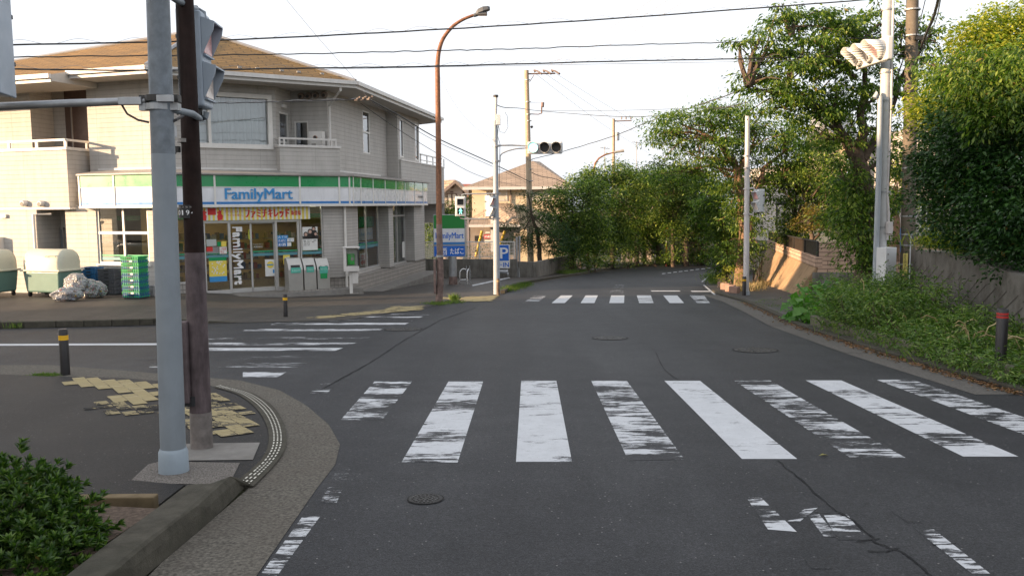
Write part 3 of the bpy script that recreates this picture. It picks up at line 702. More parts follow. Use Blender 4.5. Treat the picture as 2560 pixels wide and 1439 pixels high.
# front: piers and glass
hG = h4(F, 438, 508, None, 708); hD = h4(F, 509, 752, None, 731); hW = h4(F, 752, 809, None, 700)
m = M(); F.wall(m, fu0, fu1, gb, ztop, [(hG[0], hW[1], gb, ztop)]); m.obj('wall', m_tile, S)
m = M(); F.wall(m, hG[0] - .1, hG[1], gb, hG[2], off=.02); F.wall(m, hW[0], hW[1], gb, hW[2], off=.0)
zcap = F.px(835, 696)[1]
F.box(m, F.px(810, 600)[0] - .0, fu1 + .03, gb, zcap, -.1, .03); m.obj('base_wall', m_lowtile, S)
m = M(); F.box(m, F.px(810, 600)[0], fu1 + .06, zcap, zcap + .05, -.05, .06); m.obj('base_coping', m_conc, S, bevel=.006)
frame(F, hG, 'window', S, m_alu, vm=[])
frame(F, hW, 'window', S, m_alu)
du = [F.px(x, 600)[0] for x in (509, 575, 631, 692, 750)]; zd = F.px(620, 555)[1]; zd0 = F.px(620, 729)[1]
m = M(); F.box(m, du[0], du[4], zd - .02, zd + .10, -.16, -.04)
for x in (du[0] + .03, du[1], du[3], du[4] - .03): F.box(m, x - .04, x + .04, zd0 - .02, zd, -.15, -.05)
F.box(m, du[0], du[1], zd0 - .04, zd0 + .10, -.15, -.05); F.box(m, du[3], du[4], zd0 - .04, zd0 + .10, -.15, -.05)
df = m.obj('entrance_frame', m_alu, S, bevel=.004)
for a, b in ((du[0], du[1]), (du[3], du[4])):
    m = M(); m.poly([tuple(F.pt(a, zd0, -.10)), tuple(F.pt(b, zd0, -.10)), tuple(F.pt(b, zd, -.10)), tuple(F.pt(a, zd, -.10))]); m.obj('side_pane', m_glass, df)
for a, b in ((du[1] + .04, du[2]), (du[2], du[3] - .04)):
    m = M(); F.box(m, a, b, zd0 - .02, zd0 + .12, -.19, -.15); F.box(m, a, b, zd - .06, zd, -.19, -.15)
    F.box(m, a, a + .03, zd0, zd, -.19, -.15); F.box(m, b - .03, b, zd0, zd, -.19, -.15)
    dr = m.obj('sliding_door', m_alu, S)
    m = M(); m.poly([tuple(F.pt(a, zd0, -.17)), tuple(F.pt(b, zd0, -.17)), tuple(F.pt(b, zd, -.17)), tuple(F.pt(a, zd, -.17))]); m.obj('pane', m_glass, dr)
# transom glass above the doors
m = M(); m.poly([tuple(F.pt(hG[0], zd + .08, -.12)), tuple(F.pt(hW[1], zd + .08, -.12)), tuple(F.pt(hW[1], ztop, -.12)), tuple(F.pt(hG[0], ztop, -.12))]); m.obj('transom_pane', m_glass, S)
# side: pillars proud of the windows
RB = -.38
s1 = [Sd.shift(RB + .02).px(x, 600)[0] for x in (872, 951.5)]; s2 = [Sd.shift(RB + .02).px(x, 600)[0] for x in (985, 1017)]
SdR = Sd.shift(RB); sEnd = Sd.px(1062, 600)[0]
hA = (s1[0], s1[1], SdR.px(930, 669)[1], ztop); hB = (s2[0], s2[1], SdR.px(1001, 658)[1], ztop)
m = M(); SdR.wall(m, su0 - .3, sEnd, gb - .6, ztop, [hA, hB]); m.obj('wall', m_tile, S)
m = M()
for a, b in ((su0, s1[0] + .02), (s1[1] + .02, Sd.px(984, 600)[0]), (s2[1] + .02, sEnd)): m = M(); Sd.box(m, a, b, gb - .8, ztop, RB - .05, 0); m.obj('pillar', m_tile, S)

m = M(); zs = F.px(866, 698)[1]
for a, b in ((s1[1], Sd.px(984, 600)[0] + .02), (s2[1], sEnd + .02)): Sd.box(m, a, b, zs, zs + .05, RB, .04)
m.obj('base_coping', m_conc, S)
m = M(); Sd.box(m, su0 + .01, sEnd + .01, gb - .8, zs, RB - .02, .012); m.obj('base_wall', m_lowtile, S)
frame(SdR, hA, 'window', S, m_alu, vm=[SdR.px(x, 600)[0] for x in (885, 919)], w_=.07)
frame(SdR, hB, 'window', S, m_alu, vm=[SdR.px(996, 600)[0]], hm=[SdR.px(1001, 539)[1]], w_=.06, curtain=plain('green_grey_blind', (.30, .33, .28), .8))
# back closing walls and interior
INN = [c_lf, F.pt(fu1, 0).xy, Sd.pt(sEnd, 0).xy, V((-12.5, 43.5)), V((-17.5, 30.5))]
def inner(off):
    c = V((-9.7, 33.5)); return [c + (p - c) * off for p in INN]
m = M(); q = inner(.985); zf = zd0 - .03; k = len(q)
m.poly([(p.x, p.y, zf) for p in q]); m.poly([(p.x, p.y, ztop + .02) for p in q][::-1])
m.obj('shop_floor', plain('shop_floor_tiles', (.40, .38, .34), .3, .05), S)
m = M(); bk = [V((-5.4, 38.6)), V((-8.6, 36.6)), V((-13.4, 31.2))]
for a, b in zip(bk, bk[1:]): m.poly([(a.x, a.y, zf), (b.x, b.y, zf), (b.x, b.y, ztop), (a.x, a.y, ztop)])
m.obj('interior_wall', plain('warm_interior_wall', (.50, .36, .17), .8, .06, 2), S)
m = M(); pal = [(.22, .06, .04), (.24, .18, .07), (.07, .12, .06), (.26, .25, .22), (.06, .08, .14), (.14, .09, .05), (.18, .11, .06)]
mats_p = [plain('shelf_metal', (.16, .15, .14), .5)] + [plain('goods_%d' % i, c, .5, .3, 20) for i, c in enumerate(pal)]
PR = F.shift(-2.3)
for su in (0.2, 1.5, 2.8, 4.2):
    for r in range(5):
        z = zf + .25 + r * .36; m.cm = 0; PR.box(m, su, su + 1.15, z, z + .03, -.4, 0)
        x = su + .03
        while x < su + 1.08:
            ww = rnd.uniform(.06, .16); m.cm = rnd.randrange(1, len(mats_p)); PR.box(m, x, x + ww - .008, z + .03, z + .03 + rnd.uniform(.12, .26), -.3, -.04); x += ww
PR2 = SdR.shift(-1.4)
for r in range(5):
    z = zf + .2 + r * .38; m.cm = 0; PR2.box(m, 1.2, 4.5, z, z + .03, -.4, 0); x = 1.25
    while x < 4.4:
        ww = rnd.uniform(.08, .2); m.cm = rnd.randrange(1, len(mats_p)); PR2.box(m, x, x + ww - .01, z + .03, z + .03 + rnd.uniform(.12, .28), -.3, -.04); x += ww
m.cm = 0
m.obj('store_shelving', mats_p, S)
m = M(); PR.box(m, -1.0, 7.6, ztop - .55, ztop - .38, -2.6, -2.55); m.obj('interior_green_band', m_green, S)
for i, (u, o) in enumerate(((.9, -1.3), (.9, -3.2), (3.0, -1.3), (3.0, -3.2), (5.0, -1.0), (5.0, -3.0))):
    m = M(); F.box(m, u, u + 1.2, ztop - .09, ztop - .05, o, o + .07); m.obj('ceiling_lamp', m_tube, S)
m = M(); F.box(m, *sorted((F.px(775, 515)[0], F.px(802, 515)[0])), F.px(790, 516)[1], F.px(790, 512.5)[1], -.5, -.42); m.obj('ceiling_lamp', m_tube, S)
# vinyl band across the glass
m = M(); mt_b1 = plain('green_vinyl', (.03, .30, .15), .4); mt_b2 = plain('teal_vinyl', (.10, .26, .30), .4)
zv = F.px(620, 632)[1]
mv = M()
for P, a, b, o in ((F, du[2] + .05, du[3] - .05, -.166), (F, du[3] + .05, du[4], -.095), (F, du[0] + .05, du[1], -.095), (F, hW[0] + .05, hW[1] - .05, -.075), (F, hG[0] + .05, hG[1] - .05, -.075), (SdR, hA[0] + .06, hA[1] - .06, -.075), (L, hL[0] + .06, hL[1] - .06, -.075)):
    zz = zv if P is not L else hL[2] + .25
    P.box(m, a, b, zz, zz + .05, o, o + .004); P.box(mv, a, b, zz - .13, zz - .03, o, o + .004)
m.obj('window_vinyl_stripe', mt_b1, S); mv.obj('window_vinyl_stripe', mt_b2, S)
# vertical white FamilyMart on the left sliding door
ua, za = F.px(583, 715); ub, zb_ = F.px(609, 567)
text('FamilyMart', F.mtx(F.px(582, 640)[0], F.px(596, 712)[1], -.158), F.px(609, 640)[0] - F.px(582, 640)[0], F.px(596, 567)[1] - F.px(596, 712)[1], m_letw, df, bold=.010, vertical=True, ext=.002)
def sheet(P, xa, ya, xb, yb, off, mat, name='poster', par=S, th=.004):
    xm, ym = (xa + xb) / 2, (ya + yb) / 2
    a, b = P.px(xa, ym, off)[0], P.px(xb, ym, off)[0]; c, d = P.px(xm, yb, off)[1], P.px(xm, ya, off)[1]
    m = M(); P.box(m, a, b, c, d, off - th, off); return m.obj(name, mat, par), (a, b, c, d)
def label_on(P, box, body, fa, mat, off, par, name='lettering', **k):
    a, b, c, d = box; x0, x1, y0, y1 = fa
    return text(body, P.mtx(a + (b - a) * x0, c + (d - c) * y0, off + .003), (b - a) * (x1 - x0), (d - c) * (y1 - y0), mat, par, name, ext=.001, **k)
# banner
bn, bx = sheet(F, 497, 517, 775, 549.5, .06, m_paper, 'banner', th=.01)
m = M(); a, b, c, d = bx; n = 26
for i in range(n): F.box(m, a + (b - a) * i / n, a + (b - a) * (i + .5) / n, c, d, .058, .062)
m.obj('yellow_stripes', m_yel, bn)
label_on(F, bx, 'ファミチキレッド', (.40, .80, .16, .84), m_red, .063, bn, bold=.035); label_on(F, bx, '新登場', (.82, .91, .32, .68), m_red, .063, bn, bold=.02)
label_on(F, bx, 'ガツンとうまくて', (.22, .38, .56, .76), m_red, .063, bn); label_on(F, bx, 'ヤミツキ辛い。', (.24, .38, .28, .48), m_red, .063, bn)
m = M()
def fl(x, y): return F.pt(a + (b - a) * x, c + (d - c) * y, .064)
F.box(m, a + (b - a) * .075, a + (b - a) * .145, c + (d - c) * .42, c + (d - c) * .92, .06, .066)
for sx, s in ((.02, 1), (.20, -1)):
    o_ = [(0, .05), (.04, .0), (.045, .35), (.035, .5), (.05, .62), (.03, .7), (.035, .9), (.015, .72), (.005, .8), (.008, .5), (-.005, .35)]
    m.poly([tuple(fl(sx + s * x, y)) for x, y in (o_ if s > 0 else o_[::-1])])
m.obj('flame_print', m_red, bn)
o_ = -.09
# posters and stickers on the glass
pt, bx = sheet(F, 523, 643, 567, 704, o_, m_yel, 'poster'); a, b, c, d = bx
for f0, f1, mt in ((.86, 1, m_green2), (0, .22, m_lblue)):
    m = M(); F.box(m, a, b, c + (d - c) * f0, c + (d - c) * f1, o_, o_ + .002); m.obj('print_block', mt, pt)
m = M()
for i in range(26):
    x, y = rnd.uniform(.08, .9), rnd.uniform(.3, .8); F.box(m, a + (b - a) * x, a + (b - a) * (x + .07), c + (d - c) * y, c + (d - c) * (y + .05), o_, o_ + .003)
m.obj('print_block', m_paper, pt)
sheet(F, 516, 598, 541, 615, o_, plain('pale_grey_print', (.45, .48, .46), .5, .1, 40)); q, bx = sheet(F, 543, 604, 552, 615, o_, m_green2); sheet(F, 553.5, 603, 566, 616, o_, m_yel)
q, bx = sheet(F, 516.5, 617, 547, 633, o_, plain('grey_notice', (.25, .24, .24), .5)); a, b, c, d = bx
m = M(); F.box(m, a, a + (b - a) * .5, c + (d - c) * .3, d, o_, o_ + .003); m.obj('print_block', m_red, q)
q, bx = sheet(F, 549, 617, 567, 634, o_, m_paper); label_on(F, bx, '→喫煙\n禁止', (.1, .9, .1, .9), m_red, o_, q)
q, bx = sheet(F, 693, 588, 720, 597, o_, m_lblue); label_on(F, bx, 'ＡＴＭ', (.1, .9, .2, .8), m_letw, o_, q)
q, bx = sheet(F, 693, 597, 718, 605.5, o_, m_blue); label_on(F, bx, 'たばこ', (.12, .88, .15, .85), m_letw, o_, q, bold=.02)
q, bx = sheet(F, 693, 606, 718, 616, o_, m_blue); label_on(F, bx, 'お酒', (.12, .85, .15, .85), m_letw, o_, q, bold=.02)
q, bx = sheet(F, 718, 595, 735, 604, o_, m_paper); label_on(F, bx, '宝 \\', (.2, .8, .2, .8), m_lblue, o_, q); sheet(F, 718, 606, 728, 615, o_, m_paper)
q, bx = sheet(F, 663, 648, 689, 690, -.155, m_paper); a, b, c, d = bx
m = M(); cx, cy = (a + b) / 2, c + (d - c) * .68; m.poly([tuple(F.pt(cx + .12 * math.cos(t * .3), cy + .12 * math.sin(t * .3), -.152)) for t in range(21)]); m.obj('print_block', m_yel, q)
m = M(); F.box(m, b - .1, b - .03, c + .1, c + .22, -.155, -.151); F.box(m, a + .06, a + .28, cy - .02, cy + .02, -.155, -.150); m.obj('print_block', m_lblue, q)
q, bx = sheet(F, 708, 637, 725, 661, o_, m_yel); label_on(F, bx, 'dポ', (.2, .9, .45, .85), m_letw, o_, q, bold=.03)
q, bx = sheet(F, 621, 574, 629, 598, -.155, plain('lime_print', (.50, .55, .05), .5)); label_on(F, bx, '自動ドア', (.2, .8, .08, .92), m_dark, -.155, q, vertical=True)
text('ファミリーマート', F.mtx(F.px(637, 612)[0], F.px(648, 613)[1], -.158), F.px(660, 612)[0] - F.px(637, 612)[0], .05, m_letw, df, ext=.001)
text('大矢部店', F.mtx(F.px(637, 612)[0], F.px(648, 619)[1], -.158), F.px(660, 612)[0] - F.px(637, 612)[0], .05, m_letw, df, ext=.001)
q, bx = sheet(F, 756, 597, 794, 625, -.07, m_paper); a, b, c, d = bx
label_on(F, bx, '募集　スタッフ　大募集\n 9:00 - 17:00　　時給\n13:00 - 22:00\n22:00 -  6:00', (.08, .92, .4, .92), m_dark, -.068, q)
q, bx = sheet(F, 756, 567, 794, 597, -.07, m_paper); a, b, c, d = bx
m = M(); ms = M()
for x, y, r in ((.22, .40, .13), (.50, .62, .14), (.74, .85, .12), (.86, .42, .12)):
    cx, cy = a + (b - a) * x, c + (d - c) * y; rr = r * (b - a)
    m.poly([tuple(F.pt(cx + rr * 1.15 * math.cos(t * .4), cy + rr * 1.2 * math.sin(t * .4), -.067)) for t in range(16)])
    F.box(m, cx - rr * 1.6, cx + rr * 1.6, c, cy - rr * .9, -.07, -.067)
    ms.poly([tuple(F.pt(cx + rr * .75 * math.cos(t * .4), cy - rr * .15 + rr * .8 * math.sin(t * .4), -.065)) for t in range(16)])
m.obj('print_figures', m_dark, q); ms.obj('print_faces', plain('printed_skin', (.55, .36, .28), .6), q)
# things seen behind the side glass
SG = SdR.shift(-.3)
q, bx = sheet(SG, 897, 541, 935, 568, -.0, m_green, 'window_display'); q2, bx2 = sheet(SG, 897, 570, 932, 600, .0, m_signw, 'window_display')
label_on(SG, bx2, 'FamilyMart', (.15, .95, .3, .65), m_lblue, .0, q2); sheet(SG, 897, 604, 935, 622, .0, m_blue, 'window_display')
q3, bx3 = sheet(SG, 900, 632, 920, 665, .0, m_paper, 'window_display'); label_on(SG, bx3, '冷し\n中華', (.1, .9, .1, .9), m_red, .0, q3, bold=.03); sheet(SdR, 1006, 604, 1014, 643, -.07, m_paper, 'poster')
m = M(); p = SdR.pt(SdR.px(891, 566)[0], SdR.px(891, 566)[1], -.25); m.lathe([(.001, p.z - .09), (.08, p.z - .06), (.10, p.z), (.08, p.z + .06), (.001, p.z + .09)], 12, p.x, p.y); m.obj('hanging_red_lantern', plain('lit_red_lantern', (.8, .02, .02), .4, emit=(1, .03, .03), es=.7), S, smooth=True)
m = M(); zr = zd0 - .03
m._add([tuple(F.pt(hG[0] - .3, zd0 - .02, -.2)), tuple(F.pt(fu1 + .25, zr, -.2)), tuple(F.pt(fu1 + .25, zr - .02, .75)), tuple(F.pt(hG[0] - .3, zd0 - .05, .75)), tuple(F.pt(hG[0] - .3, gb, -.2)), tuple(F.pt(fu1 + .25, gb, -.2)), tuple(F.pt(fu1 + .25, gb, .95)), tuple(F.pt(hG[0] - .3, gb, .95))], [(3, 2, 1, 0)[::-1], (3, 2, 6, 7)[::-1], (2, 1, 5, 6)[::-1], (0, 3, 7, 4)[::-1]])
m.obj('concrete_step', m_apron, S)
m = M(); Sd.box(m, su0 - .2, sEnd, gb - 1, gz(31) - .02, -.1, .9); m.obj('side_ramp', m_apron, S)
# pipes at the corner
m = M(); p = V((c_fs.x - .03, c_fs.y - .09)); m.cyl(p.x, p.y, gz(30), ztop, .045, n=10); m.obj('drain_pipe', m_whitef, S, smooth=True)
# --- upper storey
W = -.9
LU, FU = PLf.shift(W), PF.shift(W)
c_lfu = corner(PLf, PF, W)
eo = .28
zeb, zet = PF.shift(eo).px(903, 221.5)[1], PF.shift(eo).px(903, 205.5)[1]
zs_ = zeb + .03                                    # soffit height
zw0 = zc0 - .25
FUl = (c_lfu - FU.o).dot(FU.d); LUr = (c_lfu - LU.o).dot(LU.d)
eE = FU.px(690, 300)[0]
hw = (FU.px(523, 300)[0] - .75, FU.px(676, 300)[0], FU.px(676, 369)[1], FU.px(672, 242)[1])
m = M(); FU.wall(m, FUl, eE, zw0, zs_ + .1, [hw], .12); m.obj('upper_wall', m_siding, S)
f = frame(FU, hw, 'window', S, m_whitef, m_glass3, vm=[FU.px(523, 300)[0]], w_=.09, back=.12, deep=.16, curtain=m_curt)
m = M(); FU.box(m, hw[0] - .06, hw[1] + .06, hw[2] - .07, hw[2], -.02, .06); FU.box(m, hw[0] - .06, hw[1] + .06, hw[3], hw[3] + .05, -.02, .04); FU.box(m, hw[1], hw[1] + .06, hw[2], hw[3], -.02, .04); m.obj('window_trim', m_whitef, f, bevel=.005)
# recess with the small balcony
E = FU.pt(eE, 0).xy; P1 = Pl(E, (.148, .989)); r1 = P1.px(728, 300)[0]; E2 = P1.pt(r1, 0).xy
P2 = Pl(E2, (.989, -.148)); r2 = P2.px(818, 300)[0]; E3 = P2.pt(r2, 0).xy
P3 = Pl(E3, (.148, .989)); r3 = P3.px(965, 300)[0]; E4 = P3.pt(r3, 0).xy
P4 = Pl(E4, (.989, -.148)); r4 = P4.px(993, 300)[0]; E5 = P4.pt(r4, 0).xy
P5 = Pl(E5, (.148, .989)); r5 = P5.px(1047, 300)[0]; E6 = P5.pt(r5, 0).xy
hd = (P1.px(699, 320)[0], P1.px(722, 320)[0], zw0 + .3, P1.px(710, 281)[1])
m = M(); P1.wall(m, 0, r1, zw0, zs_ + .1, [hd], .1)
hk = (P2.px(736, 330)[0], P2.px(771, 330)[0], zw0 + .3, P2.px(752, 303)[1])
P2.wall(m, 0, r2, zw0, zs_ + .1, [hk], .1)
hn = (P3.px(907, 330)[0], P3.px(924, 330)[0], P3.px(915, 384)[1], P3.px(915, 278)[1])
P3.wall(m, 0, r3, zw0, zs_ + .1, [hn], .1); P4.wall(m, 0, r4, zw0, zs_ + .1)
h5 = (P5.px(999, 340)[0], P5.px(1008, 340)[0], P5.px(1004, 393)[1], P5.px(1004, 299)[1]); h6 = (P5.px(1037.5, 350)[0], P5.px(1047, 350)[0] - .06, P5.px(1042, 402)[1], P5.px(1042, 311)[1])
P5.wall(m, 0, r5, zw0, zs_ + .1, [h5, h6], .1); m.obj('upper_wall', m_siding, S)
frame(P1, hd, 'balcony_door', S, m_whitef, m_glass2, back=.08, w_=.07, hm=[zw0 + 1.4]); frame(P2, hk, 'balcony_door', S, m_whitef, m_glass2, back=.08, w_=.05)
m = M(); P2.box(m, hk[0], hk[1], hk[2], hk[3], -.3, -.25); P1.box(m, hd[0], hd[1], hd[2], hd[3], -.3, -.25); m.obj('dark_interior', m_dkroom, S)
for P, h in ((P3, hn), (P5, h5), (P5, h6)): frame(P, h, 'window', S, m_whitef, m_glass2, back=.06, w_=.06, hm=[(h[2] + h[3]) / 2] if P is P3 else []); 
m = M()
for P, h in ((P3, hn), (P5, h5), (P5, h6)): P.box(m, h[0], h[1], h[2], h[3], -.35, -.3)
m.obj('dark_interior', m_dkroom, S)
# projecting bay below the side windows and the rear terrace
P6 = Pl(P5.pt(.12, 0, .10).xy, (.148, .989)); r6 = P6.px(1110, 430)[0]
zt6 = P6.px(1055, 413)[1]; zb6 = zb + .02
m = M(); P6.box(m, 0, r6, zb6, P6.px(1080, 415)[1], -.25, 0); m.obj('terrace_wall', m_siding, S)
zq = P6.px(1080, 415)[1]
m = M(); P6.box(m, -.02, r6 + .03, zq, zq + .06, -.27, .03); m.obj('terrace_coping', m_eave, S)
m = M()
for k in range(5): P6.box(m, 3.9 + k * 1.25, 3.95 + k * 1.25, zq, zq + .5, -.15, -.1)
P6.box(m, 3.9, r6, zq + .46, zq + .52, -.16, -.09); P6.box(m, 3.9, r6, zq + .2, zq + .24, -.15, -.1); m.obj('terrace_railing', m_whitef, S)
m = M(); P7 = Pl(P6.pt(r6, 0).xy, (-.989, .148)); P7.wall(m, 0, 6, zb6 - 1, zq); m.poly([tuple(P6.pt(0, zb6 - .01, 0)), tuple(P6.pt(r6, zb6 - .01, 0)), tuple(P6.pt(r6, zb6 - .01, -4)), tuple(P6.pt(0, zb6 - .01, -4))][::-1]); m.obj('rear_wall', m_siding, S)
# small front balcony
BP = PF.shift(-.5); bu0, bu1 = BP.px(700, 400)[0], BP.px(850, 400)[0]; zbt = BP.px(850, 372)[1]; zbr = BP.px(850, 359.5)[1]
bl = M(); BP.box(bl, bu0, bu1, zc1 - .22, zbt, -.12, 0); BP.box(bl, bu0, bu0 + .12, zc1 - .22, zbt, -.42, -.12); balc = bl.obj('balcony_parapet', m_siding, S)
m = M(); BP.box(m, bu0 - .04, bu1 + .05, zbt, zbt + .09, -.15, .04); BP.box(m, bu0 - .04, bu0 + .14, zbt, zbt + .088, -.42, -.15); m.obj('parapet_coping', m_eave, S, bevel=.01)
m = M(); BP.box(m, bu0, bu1 - .1, zbr + .10, zbr + .16, -.09, -.03)
for u in (bu0, bu0 + .16, bu1 - .14, bu1 - .3): BP.box(m, u, u + .05, zbt + .09, zbr + .10, -.085, -.035)
BP.box(m, bu0, bu0 + .05, zbr + .101, zbr + .159, -.4, -.09); m.obj('balcony_railing', m_eave, S)
m = M(); m.poly([tuple(BP.pt(bu0, zw0 + .32, 0)), tuple(BP.pt(bu1, zw0 + .32, 0)), tuple(BP.pt(bu1, zw0 + .32, -2.5)), tuple(BP.pt(bu0, zw0 + .32, -2.5))]); m.obj('balcony_floor', m_conc, S)
# gas water heater, vents, light on the recess walls
m = M(); a, b = P2.px(775, 350, .3)[0], P2.px(809, 350, .3)[0]; c, d = zw0 + .3, P2.px(790, 329, .3)[1]
P2.box(m, a, b, c, d, .12, .42); wh = m.obj('water_heater', m_eave, S, bevel=.01)
m = M(); q = P2.pt((a + b) / 2, d - .22, .42); n_ = V((P2.n.x, P2.n.y, 0)); m.tube([q, q + n_ * .05], .075, 14); m.obj('flue', plain('flue_ring', (.35, .22, .15), .4, .1, metal=.4), wh)
m = M(); m.tube([q + n_ * .02, q + n_ * .056], .055, 14); m.obj('flue_mouth', m_black, wh)
m = M(); P2.box(m, a + .10, a + .26, d - .75, d - .42, .42, .424); m.obj('data_plate', m_gcap, wh)
for x, y in ((754, 241), (772, 240), (791, 238.5), (812, 237.5)):
    u, z = P2.px(x, y); q = P2.pt(u, z, 0); m = M(); m.tube([q, q + n_ * .10, q + n_ * .14], [.115, .115, .07], 14); v = m.obj('vent_hood', plain('rusty_vent', (.26, .20, .16), .6, .4, 9, dirt=.5), S, smooth=True)
    m = M(); m.tube([q + n_ * .12 - V((0, 0, .03)), q + n_ * .145 - V((0, 0, .03))], .06, 12); m.obj('vent_mouth', m_dark, v)
u, z = P1.px(706, 266); m = M(); P1.box(m, u - .12, u + .12, z - .06, z + .06, 0, .12); m.obj('wall_lamp', m_eave, S, bevel=.02)
m = M(); EP = PF.shift(.2); 
a = EP.pt(EP.px(851, 214)[0], EP.px(851, 214)[1]); b = V((*(E3 + V((.10, -.06))), zs_ - .55)); bb = V((b.x, b.y, P2.px(838, 345)[1])); cc = P2.pt(P2.px(824, 352)[0], bb.z - .15, .15)
m.tube([a, a - V((0, 0, .15)), b, bb, cc, cc - V((0, 0, .5))], .045, 8); m.obj('down_pipe', m_eave, S, smooth=True)
# --- left wing block with balcony
Wp = LU.pt(LU.px(322, 390)[0], 0).xy
kx = ray(165, 360); tx = kx.x / kx.y; sa = V((.982, .19)).normalized()
uu = (Wp.x - tx * Wp.y) / (sa.x - tx * sa.y); Pc = Wp - sa * uu
PB = Pl(Pc, (.951, -.309)); PBs = Pl(Pc, (.148, .989))
zp = PB.px(165, 367)[1]; zpr = PB.px(165, 346)[1]; zbb = PB.px(150, 521)[1]
ul = -7.0; u93 = PB.px(93, 560)[0]; bsd = 2.0
m = M(); PB.wall(m, ul, 0, zbb, zp - .1); PB.wall(m, ul, u93, gb, zbb); PBs.wall(m, 0, bsd, zbb, zp - .1)
PBr = Pl(PB.pt(u93, 0).xy, (.148, .989)); PBr.wall(m, 0, 1.9, gb, zbb)
m.poly([tuple(PB.pt(ul, zbb, 0)), tuple(PB.pt(0, zbb, 0)), tuple(PBs.pt(bsd, zbb, 0)), tuple(PBs.pt(bsd, zbb, -7))][::-1])
PBb = Pl(PBr.pt(1.15, 0).xy, (.951, -.309)); PBb.wall(m, 0, 2.4, gb, zbb)
m.obj('left_wing_wall', m_siding, S)
m = M(); h = (PBb.px(111, 610)[0], PBb.px(161, 610)[0], gb, PBb.px(140, 573)[1]); PBb.box(m, h[0], h[1], h[2], h[3], 0, .05); m.obj('service_door', plain('grey_steel_door', (.19, .20, .22), .5, .06), S, bevel=.008)
m = M(); PBb.box(m, h[0] - .06, h[0], h[2], h[3] + .06, 0, .07); PBb.box(m, h[1], h[1] + .06, h[2], h[3] + .06, 0, .07); PBb.box(m, h[0] - .06, h[1] + .06, h[3] + .001, h[3] + .06, 0, .072); m.obj('door_frame', m_gcap, S)
m = M(); PB.box(m, ul, .03, zbb - .03, zbb + .03, -.05, .03); PBs.box(m, -.03, bsd, zbb - .03, zbb + .03, -.05, .031); m.obj('edge_trim', m_eave, S)
m = M(); PB.box(m, ul, .04, zp - .1, zp, -.14, .04); PBs.box(m, -.04, bsd, zp - .1, zp, -.14, .041); m.obj('parapet_coping', m_eave, S, bevel=.01)
m = M(); PB.box(m, ul, .0, zpr - .07, zpr, -.09, -.03); PBs.box(m, .0, bsd, zpr - .07, zpr, -.09, -.03)
for x in (18, 88, 160): u = PB.px(x, 355)[0]; PB.box(m, u - .05, u + .05, zp, zpr - .07, -.085, -.035)
for u in (bsd * .55,): PBs.box(m, u, u + .06, zp, zpr - .07, -.085, -.035)
m.obj('balcony_railing', m_eave, S)
# downpipe, lamps, vents on the lit wall
m = M(); q = PB.pt(PB.px(89, 560)[0], 0, .07); zq_ = PB.px(89, 536)[1]; q2 = PB.pt(PB.px(116, 535)[0], zq_, -.2)
m.tube([(q.x, q.y, gz(27) + .02), (q.x, q.y, zq_), tuple(q2)], .045, 8); m.obj('drain_pipe', m_whitef, S, smooth=True)
nb = V((PB.n.x, PB.n.y, 0))
for x, y in ((64, 508), (107, 509)):
    u, z = PB.px(x, y); q = PB.pt(u, z); m = M(); m.tube([q, q + nb * .10, q + nb * .16], [.10, .10, .085], 14); v = m.obj('vent_hood', m_eave, S, smooth=True)
    m = M(); dn = V((0, 0, -.02)); m.tube([q + nb * .15 + dn, q + nb * .165 + dn], .07, 12); m.obj('vent_mouth', m_dark, v)
u, z = PB.px(11, 541); m = M(); PB.box(m, u - .14, u + .14, z - .05, z + .07, 0, .08); m.obj('outdoor_socket', m_eave, S, bevel=.01)
m = M(); u1 = PB.px(10, 600)[0]; za, zb2 = PB.px(5, 640)[1], PB.px(5, 592)[1]; PB.box(m, u1 - .9, u1, za - .5, zb2, 0, .3); ac = m.obj('air_conditioner', m_eave, S, bevel=.015)
m = M()
for k in range(9): PB.box(m, u1 - .85, u1 - .03, za - .45 + k * .085, za - .42 + k * .085, .3, .31)
m.obj('grille', m_dark, ac)
# upper left wall with the recess
x0, x1 = LU.px(77, 300)[0], LU.px(219, 300)[0]
m = M(); LU.wall(m, -6, LUr, zw0, zs_ + .1, [(x0, x1, zw0, zs_ + .11)], .02)
PRs = Pl(LU.pt(x0, 0).xy, (.148, .989)); rr_ = PRs.px(134, 300)[0]; PRs.wall(m, 0, rr_, zw0, zs_ + .1)
PRb = Pl(PRs.pt(rr_, 0).xy, (.951, -.309)); PRb.wall(m, 0, 4, zw0, zs_ + .1)
PRr = Pl(LU.pt(x1, 0).xy, (-.148, -.989)); PRr.wall(m, -1.6, 0, zw0, zs_ + .1)
m.obj('upper_wall', m_siding, S)
m = M(); a, b = PRb.px(166, 300)[0], PRb.px(214, 300)[0] + .3; PRb.box(m, a, b, zw0 + .2, zs_ - .02, 0, .05); m.obj('brown_entrance_door', plain('dark_brown_door', (.10, .062, .05), .5, .15, 6, streak=True), S)
m = M(); PRb.box(m, a + .28, a + .32, zw0 + .2, zs_ - .4, .05, .09); m.obj('door_rail', m_gcap, S)
m = M(); PRb.box(m, PRb.px(137, 300)[0], PRb.px(166, 300)[0], zp - .3, zp + .12, 0, .05); m.obj('low_cupboard', plain('brown_board', (.2, .14, .11), .6), S)
m = M(); m.poly([tuple(PB.pt(ul, zbb + .12, 0)), tuple(PB.pt(0, zbb + .12, 0)), tuple(PBs.pt(4, zbb + .12, 0)), tuple(PBs.pt(4, zbb + .12, -8))]); m.obj('balcony_floor', m_conc, S)
